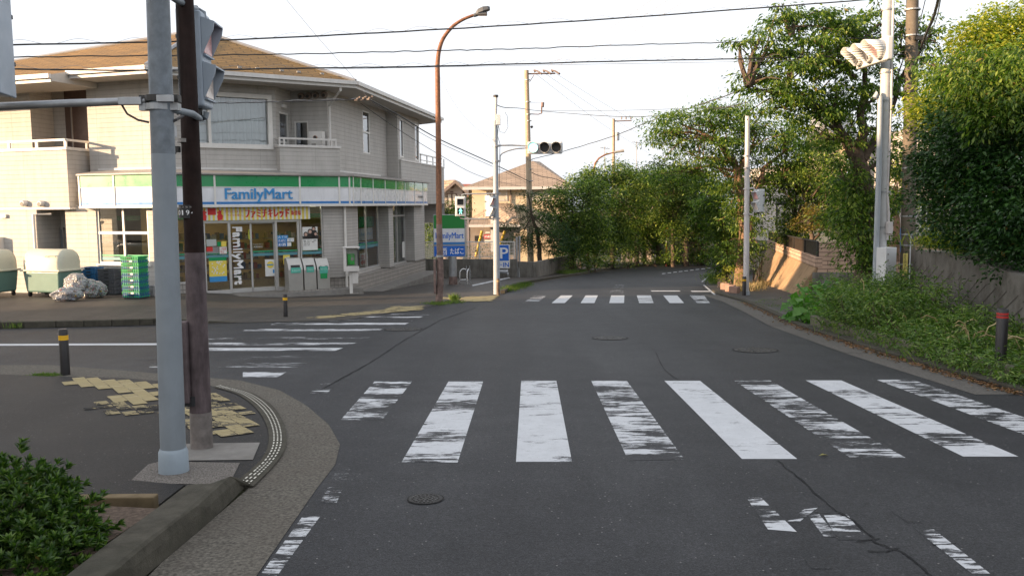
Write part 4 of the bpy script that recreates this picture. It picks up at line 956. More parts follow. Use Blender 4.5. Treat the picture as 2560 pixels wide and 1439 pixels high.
# --- eaves and roof
def rc(Pa, Pb, off): q = corner(Pa, Pb, off); return V((q.x, q.y))
eA, eB = rc(PLf, PF, eo), rc(PF, PS, eo)
Se = PS.shift(eo); Le = PLf.shift(eo)
uF = Se.px(1104, 290)[0]; eF = Se.pt(uF, 0).xy
us_ = Le.px(172, 190)[0]; eS = Le.pt(us_, 0).xy
apY = 32.0; ap = PY(497, 78, apY); rdY = 38.4; rd = PY(20, 155, rdY); rd.z = ap.z; rd2 = rd + (rd - ap) * .35
bk1 = V((eF.x - 4.0, eF.y + 4.0)); bk2 = V((-24, 46)); bk3 = V((-32, 40))
eL = Le.pt(-9, 0).xy
def v3(p, z): return V((p.x, p.y, z))
m = M()
def rface(pts, d):
    d = V((d[0], d[1], 0)).normalized(); nn = (pts[1] - pts[0]).cross(pts[-1] - pts[0]).normalized(); vv = nn.cross(d).normalized()
    if vv.z < 0: vv = -vv
    m.poly([tuple(p) for p in pts], [(p.dot(d), (p - pts[0]).dot(vv)) for p in pts])
zt_ = zet
rface([v3(eA, zt_), v3(eB, zt_), ap], PF.d); rface([v3(eB, zt_), v3(eF, zt_), ap], PS.d)
rface([v3(eF, zt_), v3(bk1, zt_), ap], (-.989, .3)); rface([v3(bk1, zt_), v3(bk2, zt_), rd, ap], (-.95, .3))
rface([v3(eL, zt_), v3(eA, zt_), ap, rd], PLf.d); rface([v3(bk2, zt_), v3(bk3, zt_), rd], (-1, 0)); rface([v3(bk3, zt_), v3(eL, zt_), rd], (-1, 0))
# lowered eave over the left balcony
slope = None
a_, b_ = v3(eL, zt_), v3(eA, zt_); nn = (b_ - a_).cross(rd - a_).normalized(); 
if nn.z < 0: nn = -nn
nL = V((PLf.n.x, PLf.n.y, 0)); dz_ = -(nn.x * nL.x + nn.y * nL.y) / nn.z
xo = .72; q0, q1 = Le.pt(-9, zt_), Le.pt(us_, zt_); q2 = q1 + nL * xo + V((0, 0, dz_ * xo)); q3 = q0 + nL * xo + V((0, 0, dz_ * xo))
rface([q3, q2, q1, q0], PLf.d)
roof = m.obj('roof', m_roof, S)
m = M()
def fasc(a, b, z0, z1, out=.0):
    P = Pl(a, b - a); Ln = (b - a).length; P.box(m, 0, Ln, z0, z1, -.04, out); P.box(m, -.03, Ln + .03, z1 - .11, z1 + .02, out, out + .11)
fasc(eS, eA, zeb, zet); fasc(eA, eB, zeb, zet); fasc(eB, eF, zeb, zet)
fasc(q3.xy, q2.xy, zeb + dz_ * xo, zet + dz_ * xo)
m.obj('eave_gutter', m_eave, S)
m = M(); m.poly([v3(p, zs_) for p in (eL, eA, eB, eF, bk1, bk2, bk3)][::-1])
zl = zs_ + dz_ * xo
m.poly([q3 * 1, q2 * 1, v3(Le.pt(us_, 0, -1.3).xy, zl), v3(Le.pt(-9, 0, -1.3).xy, zl)][::-1]) if False else m.poly([tuple(V((p.x, p.y, zl))) for p in (q3, q2, Le.pt(us_, 0, -1.3), Le.pt(-9, 0, -1.3))][::-1])
m.poly([(q2.x, q2.y, zl), (q2.x, q2.y, zet + dz_ * xo), (q1.x, q1.y, zet), tuple(Le.pt(us_, zet, -1.3)), tuple(Le.pt(us_, zl, -1.3))])
m.obj('soffit', m_soffit, S)
m = M()
for a, b in ((v3(eB, zt_), ap), (v3(eA, zt_), ap), (ap, rd)):
    a, b = V(a), V(b); m.tube([a + V((0, 0, .03)), b + V((0, 0, .03))], .07, 6)
m.obj('ridge_cap', plain('grey_ridge_metal', (.24, .25, .27), .45, .1, metal=.3), roof)
m = M()
for P, u0, u1, n_, sp in ((PF.shift(-.25), .6, PFL - .3, 9, .45), (Le.shift(-.5), -5, LLEN - .4, 9, .4)):
    for k in range(n_):
        for dd in (0, .0):
            u = u0 + (u1 - u0) * k / (n_ - 1) + (.12 if k % 2 else 0); 
            p = P.pt(u, 0)
            # height of the roof plane at p
            if P.d == PF.d.normalized() or abs(P.d.x - .839) < .01: Q = [v3(eA, zt_), v3(eB, zt_), ap]
            else: Q = [v3(eL, zt_), v3(eA, zt_), rd]
            n2 = (Q[1] - Q[0]).cross(Q[2] - Q[0]); z = Q[0].z - (n2.x * (p.x - Q[0].x) + n2.y * (p.y - Q[0].y)) / n2.z
            m.box(p.x, p.y, z + .03, .13, .05, .06, math.atan2(P.d.y, P.d.x))
m.obj('snow_guards', m_eave, roof)
# closing walls out of sight
m = M(); bw = [E6, V((E6.x - 1.0, E6.y + 3)), V((-16, 44)), V((-26, 41)), LU.pt(-6, 0).xy]
for a, b in zip(bw, bw[1:]): m.poly([(a.x, a.y, gb - 1), (b.x, b.y, gb - 1), (b.x, b.y, zs_ + .1), (a.x, a.y, zs_ + .1)])
a, b = Sd.pt(sEnd, 0).xy, V((-12, 44)); m.poly([(a.x, a.y, gb - 1), (b.x, b.y, gb - 1), (b.x, b.y, ztop), (a.x, a.y, ztop)])
a, b = PB.pt(ul, 0).xy, V((-24, 41)); m.poly([(a.x, a.y, gb - 1), (b.x, b.y, gb - 1), (b.x, b.y, zs_), (a.x, a.y, zs_)])
m.obj('rear_wall', m_siding, S)
m = M(); z = zw0 + .28
m.poly([(p.x, p.y, z) for p in (E, E6, V((-16, 44)), V((-26, 41)), LU.pt(-6, 0).xy, c_lfu)]); m.obj('upper_floor', m_conc, S)
# ------------------------------------------------------------------ poles and signals
def ped_signal(label, loc, rz, lit=None, hm=None, w_=.30, h_=.80, group=None, lensup=True):
    """pedestrian signal, lenses face local -y, origin at the bottom of the housing"""
    t = thing('pedestrian_signal', label, 'traffic signal', loc, rz, group)
    hm = hm or m_lhead; d = w_ * .62
    m = M(); m.box(0, d * .5, h_ / 2, w_, d, h_); m.obj('housing', hm, t, world=False, bevel=.022, seg=3)
    m = M(); m.box(0, d + .008, h_ / 2, w_ + .012, .02, h_ + .012); m.obj('rear_door', hm, t, world=False, bevel=.008)
    for k, z in enumerate((h_ * .27, h_ * .73)):
        s = h_ * .19; ll = M(); ll.box(0, -.006, z, s * 2 * .78, .014, s * 2 * .88)
        litk = lit == 'green' and k == 0
        l = ll.obj('lens', m_black if lit == 'green' else (m_lens if k == 0 else m_redl), t, world=False, bevel=.004)
        if litk:
            m = M(); q = [(0, .62, .13)]
            def fig(pts): m.prism([(x * s * 1.35, -.016, z - s * .95 + y * s * 1.9) for x, y in pts], (0, -.004, 0))
            fig([(.10 * math.cos(a * .5236), .87 + .10 * math.sin(a * .5236) * .9) for a in range(12)])
            fig([(-.13, .76), (.13, .76), (.16, .42), (.12, .36), (-.12, .36), (-.16, .42)]); fig([(-.12, .40), (.0, .40), (-.16, .04), (-.29, .04)]); fig([(0, .40), (.12, .40), (.30, .04), (.17, .04)])
            fig([(-.13, .75), (-.11, .62), (-.30, .42), (-.37, .47)]); fig([(.13, .75), (.37, .47), (.30, .42), (.11, .62)])
            m.obj('walking_figure', m_man, l, world=False)
        # hood: side cheeks and a roof slanting forward
        m = M(); a, b = s * .86, s * .98; dp = w_ * .36
        m.prism([(-a - .012, 0, z + b), (-a - .012, -dp, z + b * .75), (-a - .012, -dp * .9, z + b * .35), (-a - .012, 0, z - b)], (.012, 0, 0))
        m.prism([(a, 0, z + b), (a, -dp, z + b * .75), (a, -dp * .9, z + b * .35), (a, 0, z - b)], (.012, 0, 0))
        m._add([(-a - .01, 0, z + b), (a + .01, 0, z + b), (a + .01, -dp, z + b * .75), (-a - .01, -dp, z + b * .75), (-a - .01, 0, z + b + .012), (a + .01, 0, z + b + .012), (a + .01, -dp, z + b * .75 + .012), (-a - .01, -dp, z + b * .75 + .012)],
               [(0, 1, 2, 3)[::-1], (4, 5, 6, 7), (0, 1, 5, 4), (2, 3, 7, 6), (1, 2, 6, 5), (3, 0, 4, 7)])
        m.box(0, -dp * .12, z - b, 2 * a, dp * .25, .012)
        m.obj('hood', hm, t, world=False)
    for z in (h_ * .3, h_ * .72):
        m = M(); m.box(w_ * .5 + .012, d - .01, z, .03, .06, .03); m.box(-w_ * .5 - .012, d - .01, z, .03, .06, .03); m.obj('latch', m_dark, t, world=False, bevel=.004)
    m = M(); m.cyl(0, d * .5, h_, h_ + .06, .035, n=10); m.obj('mount', m_dark, t, world=False); m = M(); m.cyl(0, d * .5, -.06, 0, .035, n=10); m.obj('mount', m_dark, t, world=False)
    return t
def car_signal(label, loc, rz, lit=None, hm=None, r=.15, tilt=0):
    """horizontal three lamp signal facing local -y"""
    t = thing('vehicle_signal', label, 'traffic signal', loc, rz); hm = hm or m_lhead; wd = r * 2.35 * 3
    m = M(); m.box(0, .09, 0, wd, .16, r * 2.5); m.obj('housing', hm, t, world=False, bevel=.04, seg=3)
    for k in range(3):
        x = (k - 1) * r * 2.35; n = 24
        m = M(); m.poly([(x + r * .92 * math.cos(2 * math.pi * i / n), .0, r * .92 * math.sin(2 * math.pi * i / n)) for i in range(n)][::-1])
        lm = m_greenl if (lit == 'green' and k == 0) else (m_redl if lit == 'sun' and k == 2 else m_black)
        m.obj('lens', lm, t, world=False)
        m = M(); rr = r * 1.03; L = r * 2.0
        ring = [(x + rr * math.cos(2 * math.pi * i / n), rr * math.sin(2 * math.pi * i / n), 2 * math.pi * i / n) for i in range(n)]
        for i in range(n):
            a, b = ring[i], ring[(i + 1) % n]
            def dep(an):
                s = math.sin(an); return L * (.28 + .72 * max(0, min(1, (s + .75) / 1.3)) ** 1.3)
            m.poly([(a[0], .02, a[1]), (b[0], .02, b[1]), (b[0], -dep(b[2]), b[1]), (a[0], -dep(a[2]), a[1])])
        h = m.obj('visor', hm, t, world=False, smooth=True); so = h.modifiers.new('th', 'SOLIDIFY'); so.thickness = .006
    return t
def pole_tube(m, base, top, r0, r1, n=20, k=6):
    b, t = V(base), V(top); m.tube([b.lerp(t, i / k) for i in range(k + 1)], [r0 + (r1 - r0) * i / k for i in range(k + 1)], n)
def vtop(px, py, y): return PY(px, py, y)
# grey signal pole in the left foreground
b = PG(435, 1182); YA = b.y
t = thing('signal_pole', 'thick grey steel signal pole with flared foot in the left foreground', 'signal pole', b)
tp = PY(384, -320, YA); fm_ = (b.z - PY(400, 385, YA).z) / (b.z - tp.z); m = M(); pole_tube(m, b, b.lerp(tp, fm_), .094, .094 - .016 * fm_); m.obj('pole_shaft', m_pole, t, smooth=True); m = M(); pole_tube(m, b.lerp(tp, fm_), tp, .0935 - .016 * fm_, .078); m.obj('upper_shaft', m_poleup, t, smooth=True)
m = M(); d_ = (tp - b).normalized(); m.tube([b, b + d_ * .02, b + d_ * .17, b + d_ * .20], [.112, .112, .108, .095], 24); m.obj('foot_collar', plain('pale_blue_grey_foot', (.30, .36, .41), .45, .05, 4, dirt=.2), t, smooth=True)
def on(px, py): return PY(px, py, YA)
for yy in (247, 268):
    q = on(398, yy); m = M(); m.cyl(q.x, q.y, q.z - .022, q.z + .022, .098, n=20); m.box(q.x + .115, q.y, q.z, .07, .07, .05); m.box(q.x - .11, q.y, q.z, .06, .05, .05); m.obj('clamp', m_dark if yy < 250 else m_steel, t, smooth=False)
m = M(); m.tube([on(365, 252), on(180, 258), on(0, 266), on(-60, 268)], .028, 12); m.obj('signal_arm', m_steel, t, smooth=True)
m = M(); q = on(330, 254); m.box(q.x, q.y - .02, q.z, .17, .05, .055); m.obj('arm_bracket', m_steel, t, bevel=.004); m = M(); q = on(425, 250); m.box(q.x, q.y - .09, q.z, .12, .03, .05); m.obj('arm_bracket', m_steel, t, bevel=.004)
HY = 7.55
h0 = PY(516, 280, HY)
m = M(); m.tube([on(424, 272), on(450, 276) + V((0, .25, 0)), PY(500, 297, HY), PY(514, 293, HY), PY(516, 280, HY)], .026, 12); m.obj('signal_arm', m_pole, t, smooth=True)
m = M(); m.tube([on(400, -28), PY(440, 0, 7.0), PY(492, 25, HY), PY(508, 33, HY), PY(510, 55, HY)], .026, 12); m.obj('signal_arm', m_pole, t, smooth=True)
m = M(); m.tube([on(302, 258), on(318, 285), on(345, 300), on(372, 306)], .008, 8); m.tube([on(424, 308), on(440, 300), PY(458, 290, 7), PY(452, 272, 7)], .010, 8); m.obj('cable', m_wire, t, smooth=True)
m = M(); q = PY(433, 330, 7.0); m.cyl(q.x, q.y, q.z - .04, q.z + .05, .028, n=12); m.tube([q - V((0, 0, .04)), q - V((0.02, 0, .09))], .012, 6); m.obj('sensor', m_lhead, t, smooth=True)
ped_signal('large grey pedestrian signal seen side on, between the pole tops in the left foreground', PY(523, 271, HY), R(94), hm=m_head, w_=.30, h_=.80)
t2 = ped_signal('grey pedestrian signal cut by the left edge of the photo above the pipe arm', PY(-62, 236, 6.2), R(-78), hm=m_head, w_=.32, h_=.80)
# dark brown lamp column with number plate
b = PG(505, 1122); YB = b.y; tp = PY(452, -300, YB)
t = thing('lamp_column', 'stained dark brown steel lamp column with number plate 0194', 'lamp post', b)
m = M(); pole_tube(m, b + V((0, 0, .0)), b.lerp(tp, .07), .092, .090); m.obj('bare_base', plain('bare_stained_steel', (.20, .175, .16), .7, .3, 14, dirt=.8, dirtcol=(.07, .06, .055), bmp=.2), t, smooth=True)
m = M(); pole_tube(m, b.lerp(tp, .07), b.lerp(tp, .36), .0885, .080); m.obj('lower_shaft', plain('stained_grey_brown_paint', (.125, .098, .10), .8, .3, 7, dirt=.9, dirtcol=(.025, .018, .02), streak=True, bmp=.15), t, smooth=True)
m = M(); pole_tube(m, b.lerp(tp, .36), tp, .080, .058); m.obj('upper_shaft', plain('dark_brown_paint', (.020, .011, .009), .82, .35, 8, dirt=.25, dirtcol=(.08, .065, .06), streak=True), t, smooth=True)
def onb(px, py): return PY(px, py, YB)
q0, q1 = onb(474, 545), onb(473, 512); m = M(); m.tube([q0, q1], .085, 24); pl_ = m.obj('number_plate', m_black, t, smooth=True)
PT = Pl(V((q0.x - .085, q0.y - .092)), (1, 0))
m = M(); 
for px0, ch in ((454, '0'), (464, '1'), (474.5, '9'), (484.5, '4')):
    zA, zB = onb(470, 537).z, onb(470, 525).z; ang = math.asin((px0 + 4 - 473) / 25) / 1.25
    cx = q0.x + .0875 * math.sin(ang * 1.25); cy = q0.y - .0875 * math.cos(ang * 1.25); dd = V((math.cos(ang * 1.25), math.sin(ang * 1.25)))
    Pt = Pl(V((cx, cy)) - dd * .014, dd); text(ch, Pt.mtx(0, zA, .001), .026 if ch != '1' else .013, zB - zA, m_letw, pl_, bold=.03 if ch != '1' else .0, ext=.001)
for px0, ch in ((456, '横'), (464, '須'), (473, '賀'), (481, '市')):
    ang = math.asin((px0 + 3 - 473) / 25) / 1.25; cx = q0.x + .0875 * math.sin(ang * 1.25); cy = q0.y - .0875 * math.cos(ang * 1.25); dd = V((math.cos(ang * 1.25), math.sin(ang * 1.25)))
    text(ch, Pl(V((cx, cy)) - dd * .008, dd).mtx(0, onb(470, 520).z, .001), .018, onb(470, 515).z - onb(470, 520).z, m_gcap, pl_, ext=.001)
q0, q1 = onb(480, 1000), onb(478, 800); mm_ = (q0 + q1) / 2
m = M(); m.box(mm_.x - .045, mm_.y - .075, mm_.z, .11, .10, (q1 - q0).length); bx_ = m.obj('junction_box', MAT['stained_grey_brown_paint'], t, bevel=.008)
m = M(); m.box(mm_.x - .065, mm_.y - .127, q1.z - .14, .035, .004, .08); m.obj('sticker', m_gcap, bx_)
for yy, hh in ((994, .03), (1000, .03), (352, .015)):
    q = onb(484 if yy > 500 else 466, yy); m = M(); m.cyl(q.x, q.y, q.z - hh, q.z + hh, .098 if yy > 500 else .076, n=20); m.obj('band', m_black if yy > 500 else m_gcap, t, smooth=True)
m = M(); m.tube([onb(447, -20) - V((0, .06, 0)), onb(452, 120) - V((0, .07, 0)), onb(459, 240) - V((0, .07, 0)), onb(456, 290) - V((.01, .08, 0))], .007, 6); m.tube([onb(432, 372), onb(426, 384), onb(437, 386), onb(444, 374)], .006, 6); m.obj('cable', m_wire, t)
m = M(); q = onb(445, 374); m.box(q.x, q.y - .03, q.z, .05, .05, .05); m.obj('cable_bracket', m_dark, t)
# rusty arched street lamp
b = PG(1097, 758); Y = b.y
t = thing('street_lamp', 'rusty brown arched street lamp standing at the corner of the shop forecourt', 'street lamp', b)
prof = [(1101, 560), (1096, 350), (1094, 190), (1094, 160), (1097, 130), (1105, 103), (1118, 82), (1136, 63), (1160, 48), (1186, 38)]
m = M(); P_ = [b] + [PY(1101, 700, Y), PY(1098, 560, Y)]; m.tube(P_, [.108, .10, .088], 18); m.obj('lower_shaft', m_rustlow, t, smooth=True)
m = M(); P_ = [PY(1098, 560, Y)] + [PY(x, y, Y) for x, y in smooth(prof[1:], 4)]; k = len(P_); m.tube(P_, [.085 - .043 * (i / (k - 1)) ** .6 for i in range(k)], 16); m.obj('upper_shaft', m_rust, t, smooth=True)
m = M(); m.tube([PY(1184, 40, Y), PY(1193, 36, Y)], [.05, .06], 12); q = PY(1208, 30, Y); a = PY(1190, 36, Y); c = PY(1225, 24, Y); d_ = (c - a)
up = V((0, 0, 1)); yv = V((0, 1, 0))
ring_ = []
for f, wy, hh in ((0, .05, .05), (.15, .12, .12), (.5, .16, .14), (.85, .14, .09), (1.0, .10, .03)):
    ce = a + d_ * f + up * .04; ring_.append([ce - yv * wy - up * .05, ce + yv * wy - up * .05, ce + yv * wy * .8 + up * hh * .6, ce - yv * wy * .8 + up * hh * .6])
vs = [tuple(p) for r_ in ring_ for p in r_]; fs = [(i * 4 + j, i * 4 + (j + 1) % 4, i * 4 + 4 + (j + 1) % 4, i * 4 + 4 + j) for i in range(4) for j in range(4)] + [(3, 2, 1, 0), (16, 17, 18, 19)]
m._add(vs, fs); m.obj('lamp_head', plain('grey_lamp_head', (.10, .105, .11), .5, .15), t, bevel=.01)
m = M(); ce = a + d_ * .45 - up * .05; m.box(ce.x, ce.y, ce.z, .28, .2, .09); m.obj('lamp_glass', plain('smoky_glass', (.12, .12, .12), .2), t, bevel=.02)
m = M(); q = PY(1097, 725, Y); m.box(q.x - .10, q.y - .07, PY(1088, 690, Y).z, .07, .12, 1.0); m.obj('junction_box', m_rustlow, t, bevel=.006)
for yy in (165, 170, 640): q = PY(1093 if yy < 300 else 1100, yy, Y); m = M(); m.cyl(q.x, q.y, q.z - .03, q.z + .03,   .07 if yy < 300 else .115, n=16); m.obj('band', m_rustlow if yy < 300 else m_steel, t, smooth=True)
# middle signal pole with boxes
b = PG(1242, 736); Y = b.y
t = thing('signal_pole', 'pale grey signal pole beside the blue parking sign, carrying a green lit signal', 'signal pole', b)
m = M(); pole_tube(m, b, PY(1238, 302, Y), .115, .078); m.obj('pole_shaft', m_pole2, t, smooth=True)
m = M(); pole_tube(m, PY(1238, 304, Y), PY(1240, 241, Y), .058, .05); m.obj('top_extension', m_whpole, t, smooth=True)
m = M(); q = PY(1239.5, 240, Y); m.cyl(q.x, q.y, q.z - .04, q.z + .03, .085, n=12); m.obj('cap', m_dark, t)
m = M(); q = PY(1246, 300, Y); m.box(q.x, q.y - .06, q.z, .14, .16, .34); m.obj('control_box', m_lhead, t, bevel=.01)
for yy in (365, 403, 483, 546): q = PY(1239.5, yy, Y); m = M(); m.cyl(q.x, q.y, q.z - .03, q.z + .03, .115, n=16); m.box(q.x + .12, q.y, q.z, .08, .06, .05); m.obj('clamp', m_steel, t)
m = M(); m.tube([PY(1242, 364, Y), PY(1280, 363, Y), PY(1318, 365, Y)], .028, 10); m.obj('signal_arm', m_steel, t, smooth=True)
m = M(); m.tube([PY(1250, 405, Y), PY(1250, 390, Y), PY(1256, 383, Y), PY(1270, 377, Y), PY(1290, 372, Y), PY(1318, 370, Y)], .022, 8); m.obj('signal_arm', m_steel, t, smooth=True)
m = M(); m.tube([PY(1240, 484, Y), PY(1238, 484, Y - .1), PY(1160, 485, Y - .1), PY(1152, 488, Y - .1), PY(1152, 494, Y - .1)], .022, 8); m.tube([PY(1240, 547, Y), PY(1238, 547, Y - .1), PY(1160, 547, Y - .1), PY(1152, 545, Y - .1), PY(1152, 540, Y - .1)], .022, 8); m.obj('signal_arm', m_steel, t, smooth=True)
m = M(); m.tube([PY(1246, 312, Y), PY(1244, 340, Y), PY(1250, 360, Y), PY(1249, 405, Y), PY(1249, 470, Y)], .010, 6); m.tube([PY(1246, 313, Y), PY(1250, 330, Y), PY(1262, 332, Y), PY(1270, 318, Y), PY(1268, 290, Y), PY(1262, 280, Y)], .008, 6); m.tube([PY(1232, 548, Y), PY(1240, 562, Y), PY(1247, 548, Y)], .012, 6); m.obj('cable', m_wire, t)
q = PY(1152, 540, Y - .1); ped_signal('small pedestrian signal lit with a green walking figure above the shop sign', q - V((0, .1, .0)), R(4), lit='green', w_=.345, h_=.66)
q = PY(1229, 541, Y - .05); ped_signal('small pedestrian signal seen side on, hung on the middle signal pole', q - V((-.02, .12, 0)), R(62), w_=.28, h_=.70)
q = PY(1362, 369, Y - .2); car_signal('three lamp vehicle signal showing green on the middle pole arm', q, R(-6), lit='green', r=.165)
m = M(); q = PY(1400, 369, Y - .05); m.box(q.x + .02, q.y, q.z, .14, .10, .30); m.obj('end_bracket', m_pole2, t, bevel=.02)
# right hand walkway signal pole
b = PG(1865, 738); Y = b.y
t = thing('signal_pole', 'white sunlit signal pole on the right pavement beside the crossing', 'signal pole', b)
m = M(); pole_tube(m, b, PY(1869, 290, Y), .095, .07); m.obj('pole_shaft', m_whpole, t, smooth=True)
m = M(); pole_tube(m, b, b + V((0, 0, .14)), .125, .11); m.obj('foot_collar', m_pole2, t, smooth=True)
m = M(); m.tube([PY(1868, 472, Y), PY(1884, 470, Y - .05), PY(1887, 478, Y - .05)], .028, 8); m.tube([PY(1866, 534, Y), PY(1882, 537, Y - .05), PY(1884, 530, Y - .05)], .028, 8); m.obj('signal_arm', m_whpole, t, smooth=True)
for yy in (472, 534, 390, 420): q = PY(1866, yy, Y); m = M(); m.cyl(q.x, q.y, q.z - .02, q.z + .02, .098, n=14); m.obj('clamp', m_whpole if yy > 430 else m_steel, t, smooth=True)
m = M(); m.tube([PY(1871, 385, Y - .05), PY(1876, 440, Y - .05), PY(1884, 465, Y - .05)], .010, 6); m.obj('cable', m_thinw, t)
ped_signal('white pedestrian signal seen side on, on the pole of the right pavement', PY(1890, 530, Y - .02), R(-66), w_=.30, h_=.72)
# right hand tall signal pole with boxes, duct pipes
YR = 20.6; b = PG(2190, 777); YR = 20.6; b = GP(PY(2188, 740, YR).x, YR)
t = thing('signal_pole', 'tall sunlit white signal pole with control boxes standing in the right bushes', 'signal pole', b)
xt = PY(2214, 130, YR)
m = M(); b2 = GP(PY(2199, 740, YR).x, YR); pole_tube(m, b2, PY(2225, -180, YR), .125, .11, 20); m.obj('pole_shaft', plain('white_column_paint', (.50, .50, .50), .5, .08, 5, dirt=.2), t, smooth=True)  # even pale paint, lightly dirtied
m = M(); m.tube([PY(2186, 745, YR - .16), PY(2197, 430, YR - .16), PY(2201, 240, YR - .14), PY(2192, 234, YR - .14), PY(2187, 245, YR - .14)], .062, 12); m.obj('duct_pipe', m_pole2, t, smooth=True)
m = M(); m.tube([PY(2218, 600, YR - .1), PY(2222, 540, YR - .1), PY(2218, 480, YR - .1), PY(2228, 260, YR - .1), PY(2233, 0, YR - .1), PY(2235, -80, YR - .1)], .028, 10); m.obj('duct_pipe', m_whpole, t, smooth=True)
m = M(); q0, q1 = PY(2213, 727, YR - .3), PY(2213, 618, YR - .3); m.box(q0.x, q0.y, (q0.z + q1.z) / 2, .36, .28, q1.z - q0.z, R(28)); cb = m.obj('control_cabinet', plain('white_cabinet', (.60, .61, .62), .4, .04, 3, dirt=.12), t, bevel=.01)
m = M()
for yy in (635, 650, 698, 713): q = PY(2220, yy, YR - .48); m.cyl(q.x, q.y, q.z - .018, q.z + .018, .02, n=8)
m.obj('lock', m_gcap, cb)
m = M(); q = PY(2223, 569, YR - .15); m.box(q.x, q.y, q.z, .13, .10, .27, R(10)); m.obj('small_box', m_whpole, t, bevel=.006)
m = M(); q = PY(2215, 729, YR - .2); m.cyl(q.x, q.y, gz(YR), q.z + .03, .06, n=10); m.obj('cabinet_leg', m_dark, t)
for yy in (25, 115, 182, 252, 480, 568): q = PY(2198 + (700 - yy) * .03, yy, YR); m = M(); m.cyl(q.x, q.y, q.z - .02, q.z + .02, .135, n=16); m.box(q.x + .14, q.y - .05, q.z, .07, .05, .05); m.obj('clamp', m_steel, t)
car_signal('white three lamp vehicle signal glowing in the sun on the tall right pole', PY(2172, 135, YR - .15) + V((0, -.1, 0)), R(-86), lit='sun', r=.21)
m = M(); m.tube([PY(2205, 115, YR), PY(2180, 112, YR), PY(2170, 116, YR)], .03, 8); m.tube([PY(2205, 150, YR), PY(2185, 150, YR)], .03, 8); m.obj('signal_arm', m_whpole, t)
# concrete utility poles
def bands(m, pts, y, r):
    for x, yy in pts: q = PY(x, yy, y); m.cyl(q.x, q.y, q.z - .018, q.z + .018, r, n=16)
YU = 21.8; x_ = PY(2268, 740, YU).x; b = GP(x_, YU)
t = thing('utility_pole', 'thick brown concrete utility pole standing behind the tall white signal pole', 'utility pole', b)
m = M(); pole_tube(m, b, PY(2284, -150, YU), .185, .135, 24); m.obj('pole_shaft', m_conpole, t, smooth=True)
m = M(); bands(m, [(2268, 585), (2267, 612), (2266, 660), (2265, 708), (2265, 718), (2272, 540), (2274, 420), (2276, 397), (2281, 25), (2280, 90)], YU, .19); m.obj('steel_bands', m_steel, t)
m = M(); m.tube([PY(2277, 590, YU - .22), PY(2275, 640, YU - .22), PY(2273, 700, YU - .22), PY(2271, 735, YU - .22)], .016, 6); m.obj('earth_conduit', m_lhead, t)
q = PY(2258, 660, YU); a_ = R(-35); P_ = Pl(V((q.x - .05, q.y - .19)), (math.cos(a_), math.sin(a_))); z0_, z1_ = PY(2258, 686, YU).z, PY(2258, 632, YU).z
m = M(); P_.box(m, -.04, .07, z0_, z1_, -.004, .012); pp = m.obj('pole_sign', plain('aged_yellow_sign', (.62, .52, .14), .5, .06), t)
text('岩戸四丁目 2-1', P_.mtx(-.02, z0_ + .03, .014), .05, (z1_ - z0_) * .9, m_dark, pp, vertical=True, ext=.001)
m = M(); m.tube([PY(2251, 570, YU - .1), PY(2251, 630, YU - .1)], .014, 6); m.obj('blue_conduit', plain('blue_duct', (.10, .17, .32), .5), t)
m = M(); q = PY(2284, 182, YU - .2); m.box(q.x, q.y, q.z, .16, .16, .12); q = PY(2281, 100, YU); m.box(q.x + .1, q.y - .2, q.z, .3, .08, .08); m.obj('cable_fixtures', m_dark, t)
YC = 50.0; b = GP(PY(1327, 640, YC).x, YC, .3)
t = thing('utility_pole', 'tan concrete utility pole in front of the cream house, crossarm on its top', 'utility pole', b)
m = M(); pole_tube(m, b, PY(1316, 176, YC), .19, .13, 16); m.obj('pole_shaft', plain('tan_pole_concrete', (.40, .32, .23), .85, .1, 6, dirt=.2), t, smooth=True)  # even tan base colour with light streaks of dirt
m = M(); m.tube([PY(1312, 185, YC), PY(1388, 184, YC)], .045, 6); m.tube([PY(1324, 205, YC), PY(1335, 188, YC)], .02, 5); m.obj('crossarm', m_rustlow, t)
m = M()
for x in (1338, 1361, 1382): q = PY(x, 181, YC); m.tube([q, q + V((-.05, 0, .1)), q + V((.1, -.2, .05)), q + V((.35, -.6, -.18))], [.05, .07, .05, .06], 6)
m.obj('insulators', plain('brown_insulator', (.16, .12, .10), .4), t)
m = M(); bands(m, [(1318, 200), (1320, 255), (1321, 286), (1322, 302), (1324, 400), (1325, 423), (1326, 452)], YC, .17); m.obj('steel_bands', m_steel, t)
m = M(); m.tube([PY(1322, 285, YC), PY(1346, 286, YC), PY(1355, 283, YC)], .03, 6); q = PY(1357, 256, YC); m.tube([q, PY(1356, 268, YC)], .09, 8); m.tube([PY(1354, 268, YC), PY(1354, 284, YC)], .05, 6); m.tube([PY(1322, 256, YC), PY(1352, 256, YC)], .012, 5); m.obj('side_bracket', m_rustlow, t)
m = M(); q = PY(1328, 315, YC); m.tube([q, PY(1331, 320, YC)], .08, 6); m.obj('loose_fitting', m_dark, t)
YD = 85.0; b = GP(PY(1534, 500, YD).x, YD)
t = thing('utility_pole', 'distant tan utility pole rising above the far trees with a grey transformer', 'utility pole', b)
m = M(); pole_tube(m, b, PY(1534, 297, YD), .19, .14, 10); m.obj('pole_shaft', MAT['tan_pole_concrete'], t, smooth=True)
m = M(); m.tube([PY(1536, 303, YD), PY(1579, 302, YD)], .06, 5); m.obj('crossarm', m_rustlow, t)
m = M()
for x in (1554, 1565, 1577): q = PY(x, 299, YD); m.cyl(q.x, q.y, q.z, q.z + .28, .07, n=6)
m.obj('insulators', MAT['brown_insulator'], t)
m = M(); q = PY(1543, 341, YD); m.cyl(q.x, q.y, q.z - .4, q.z + .4, .22, n=12); m.obj('transformer', m_steel, t)
YE = 70.0; b = GP(PY(1485, 500, YE).x, YE)
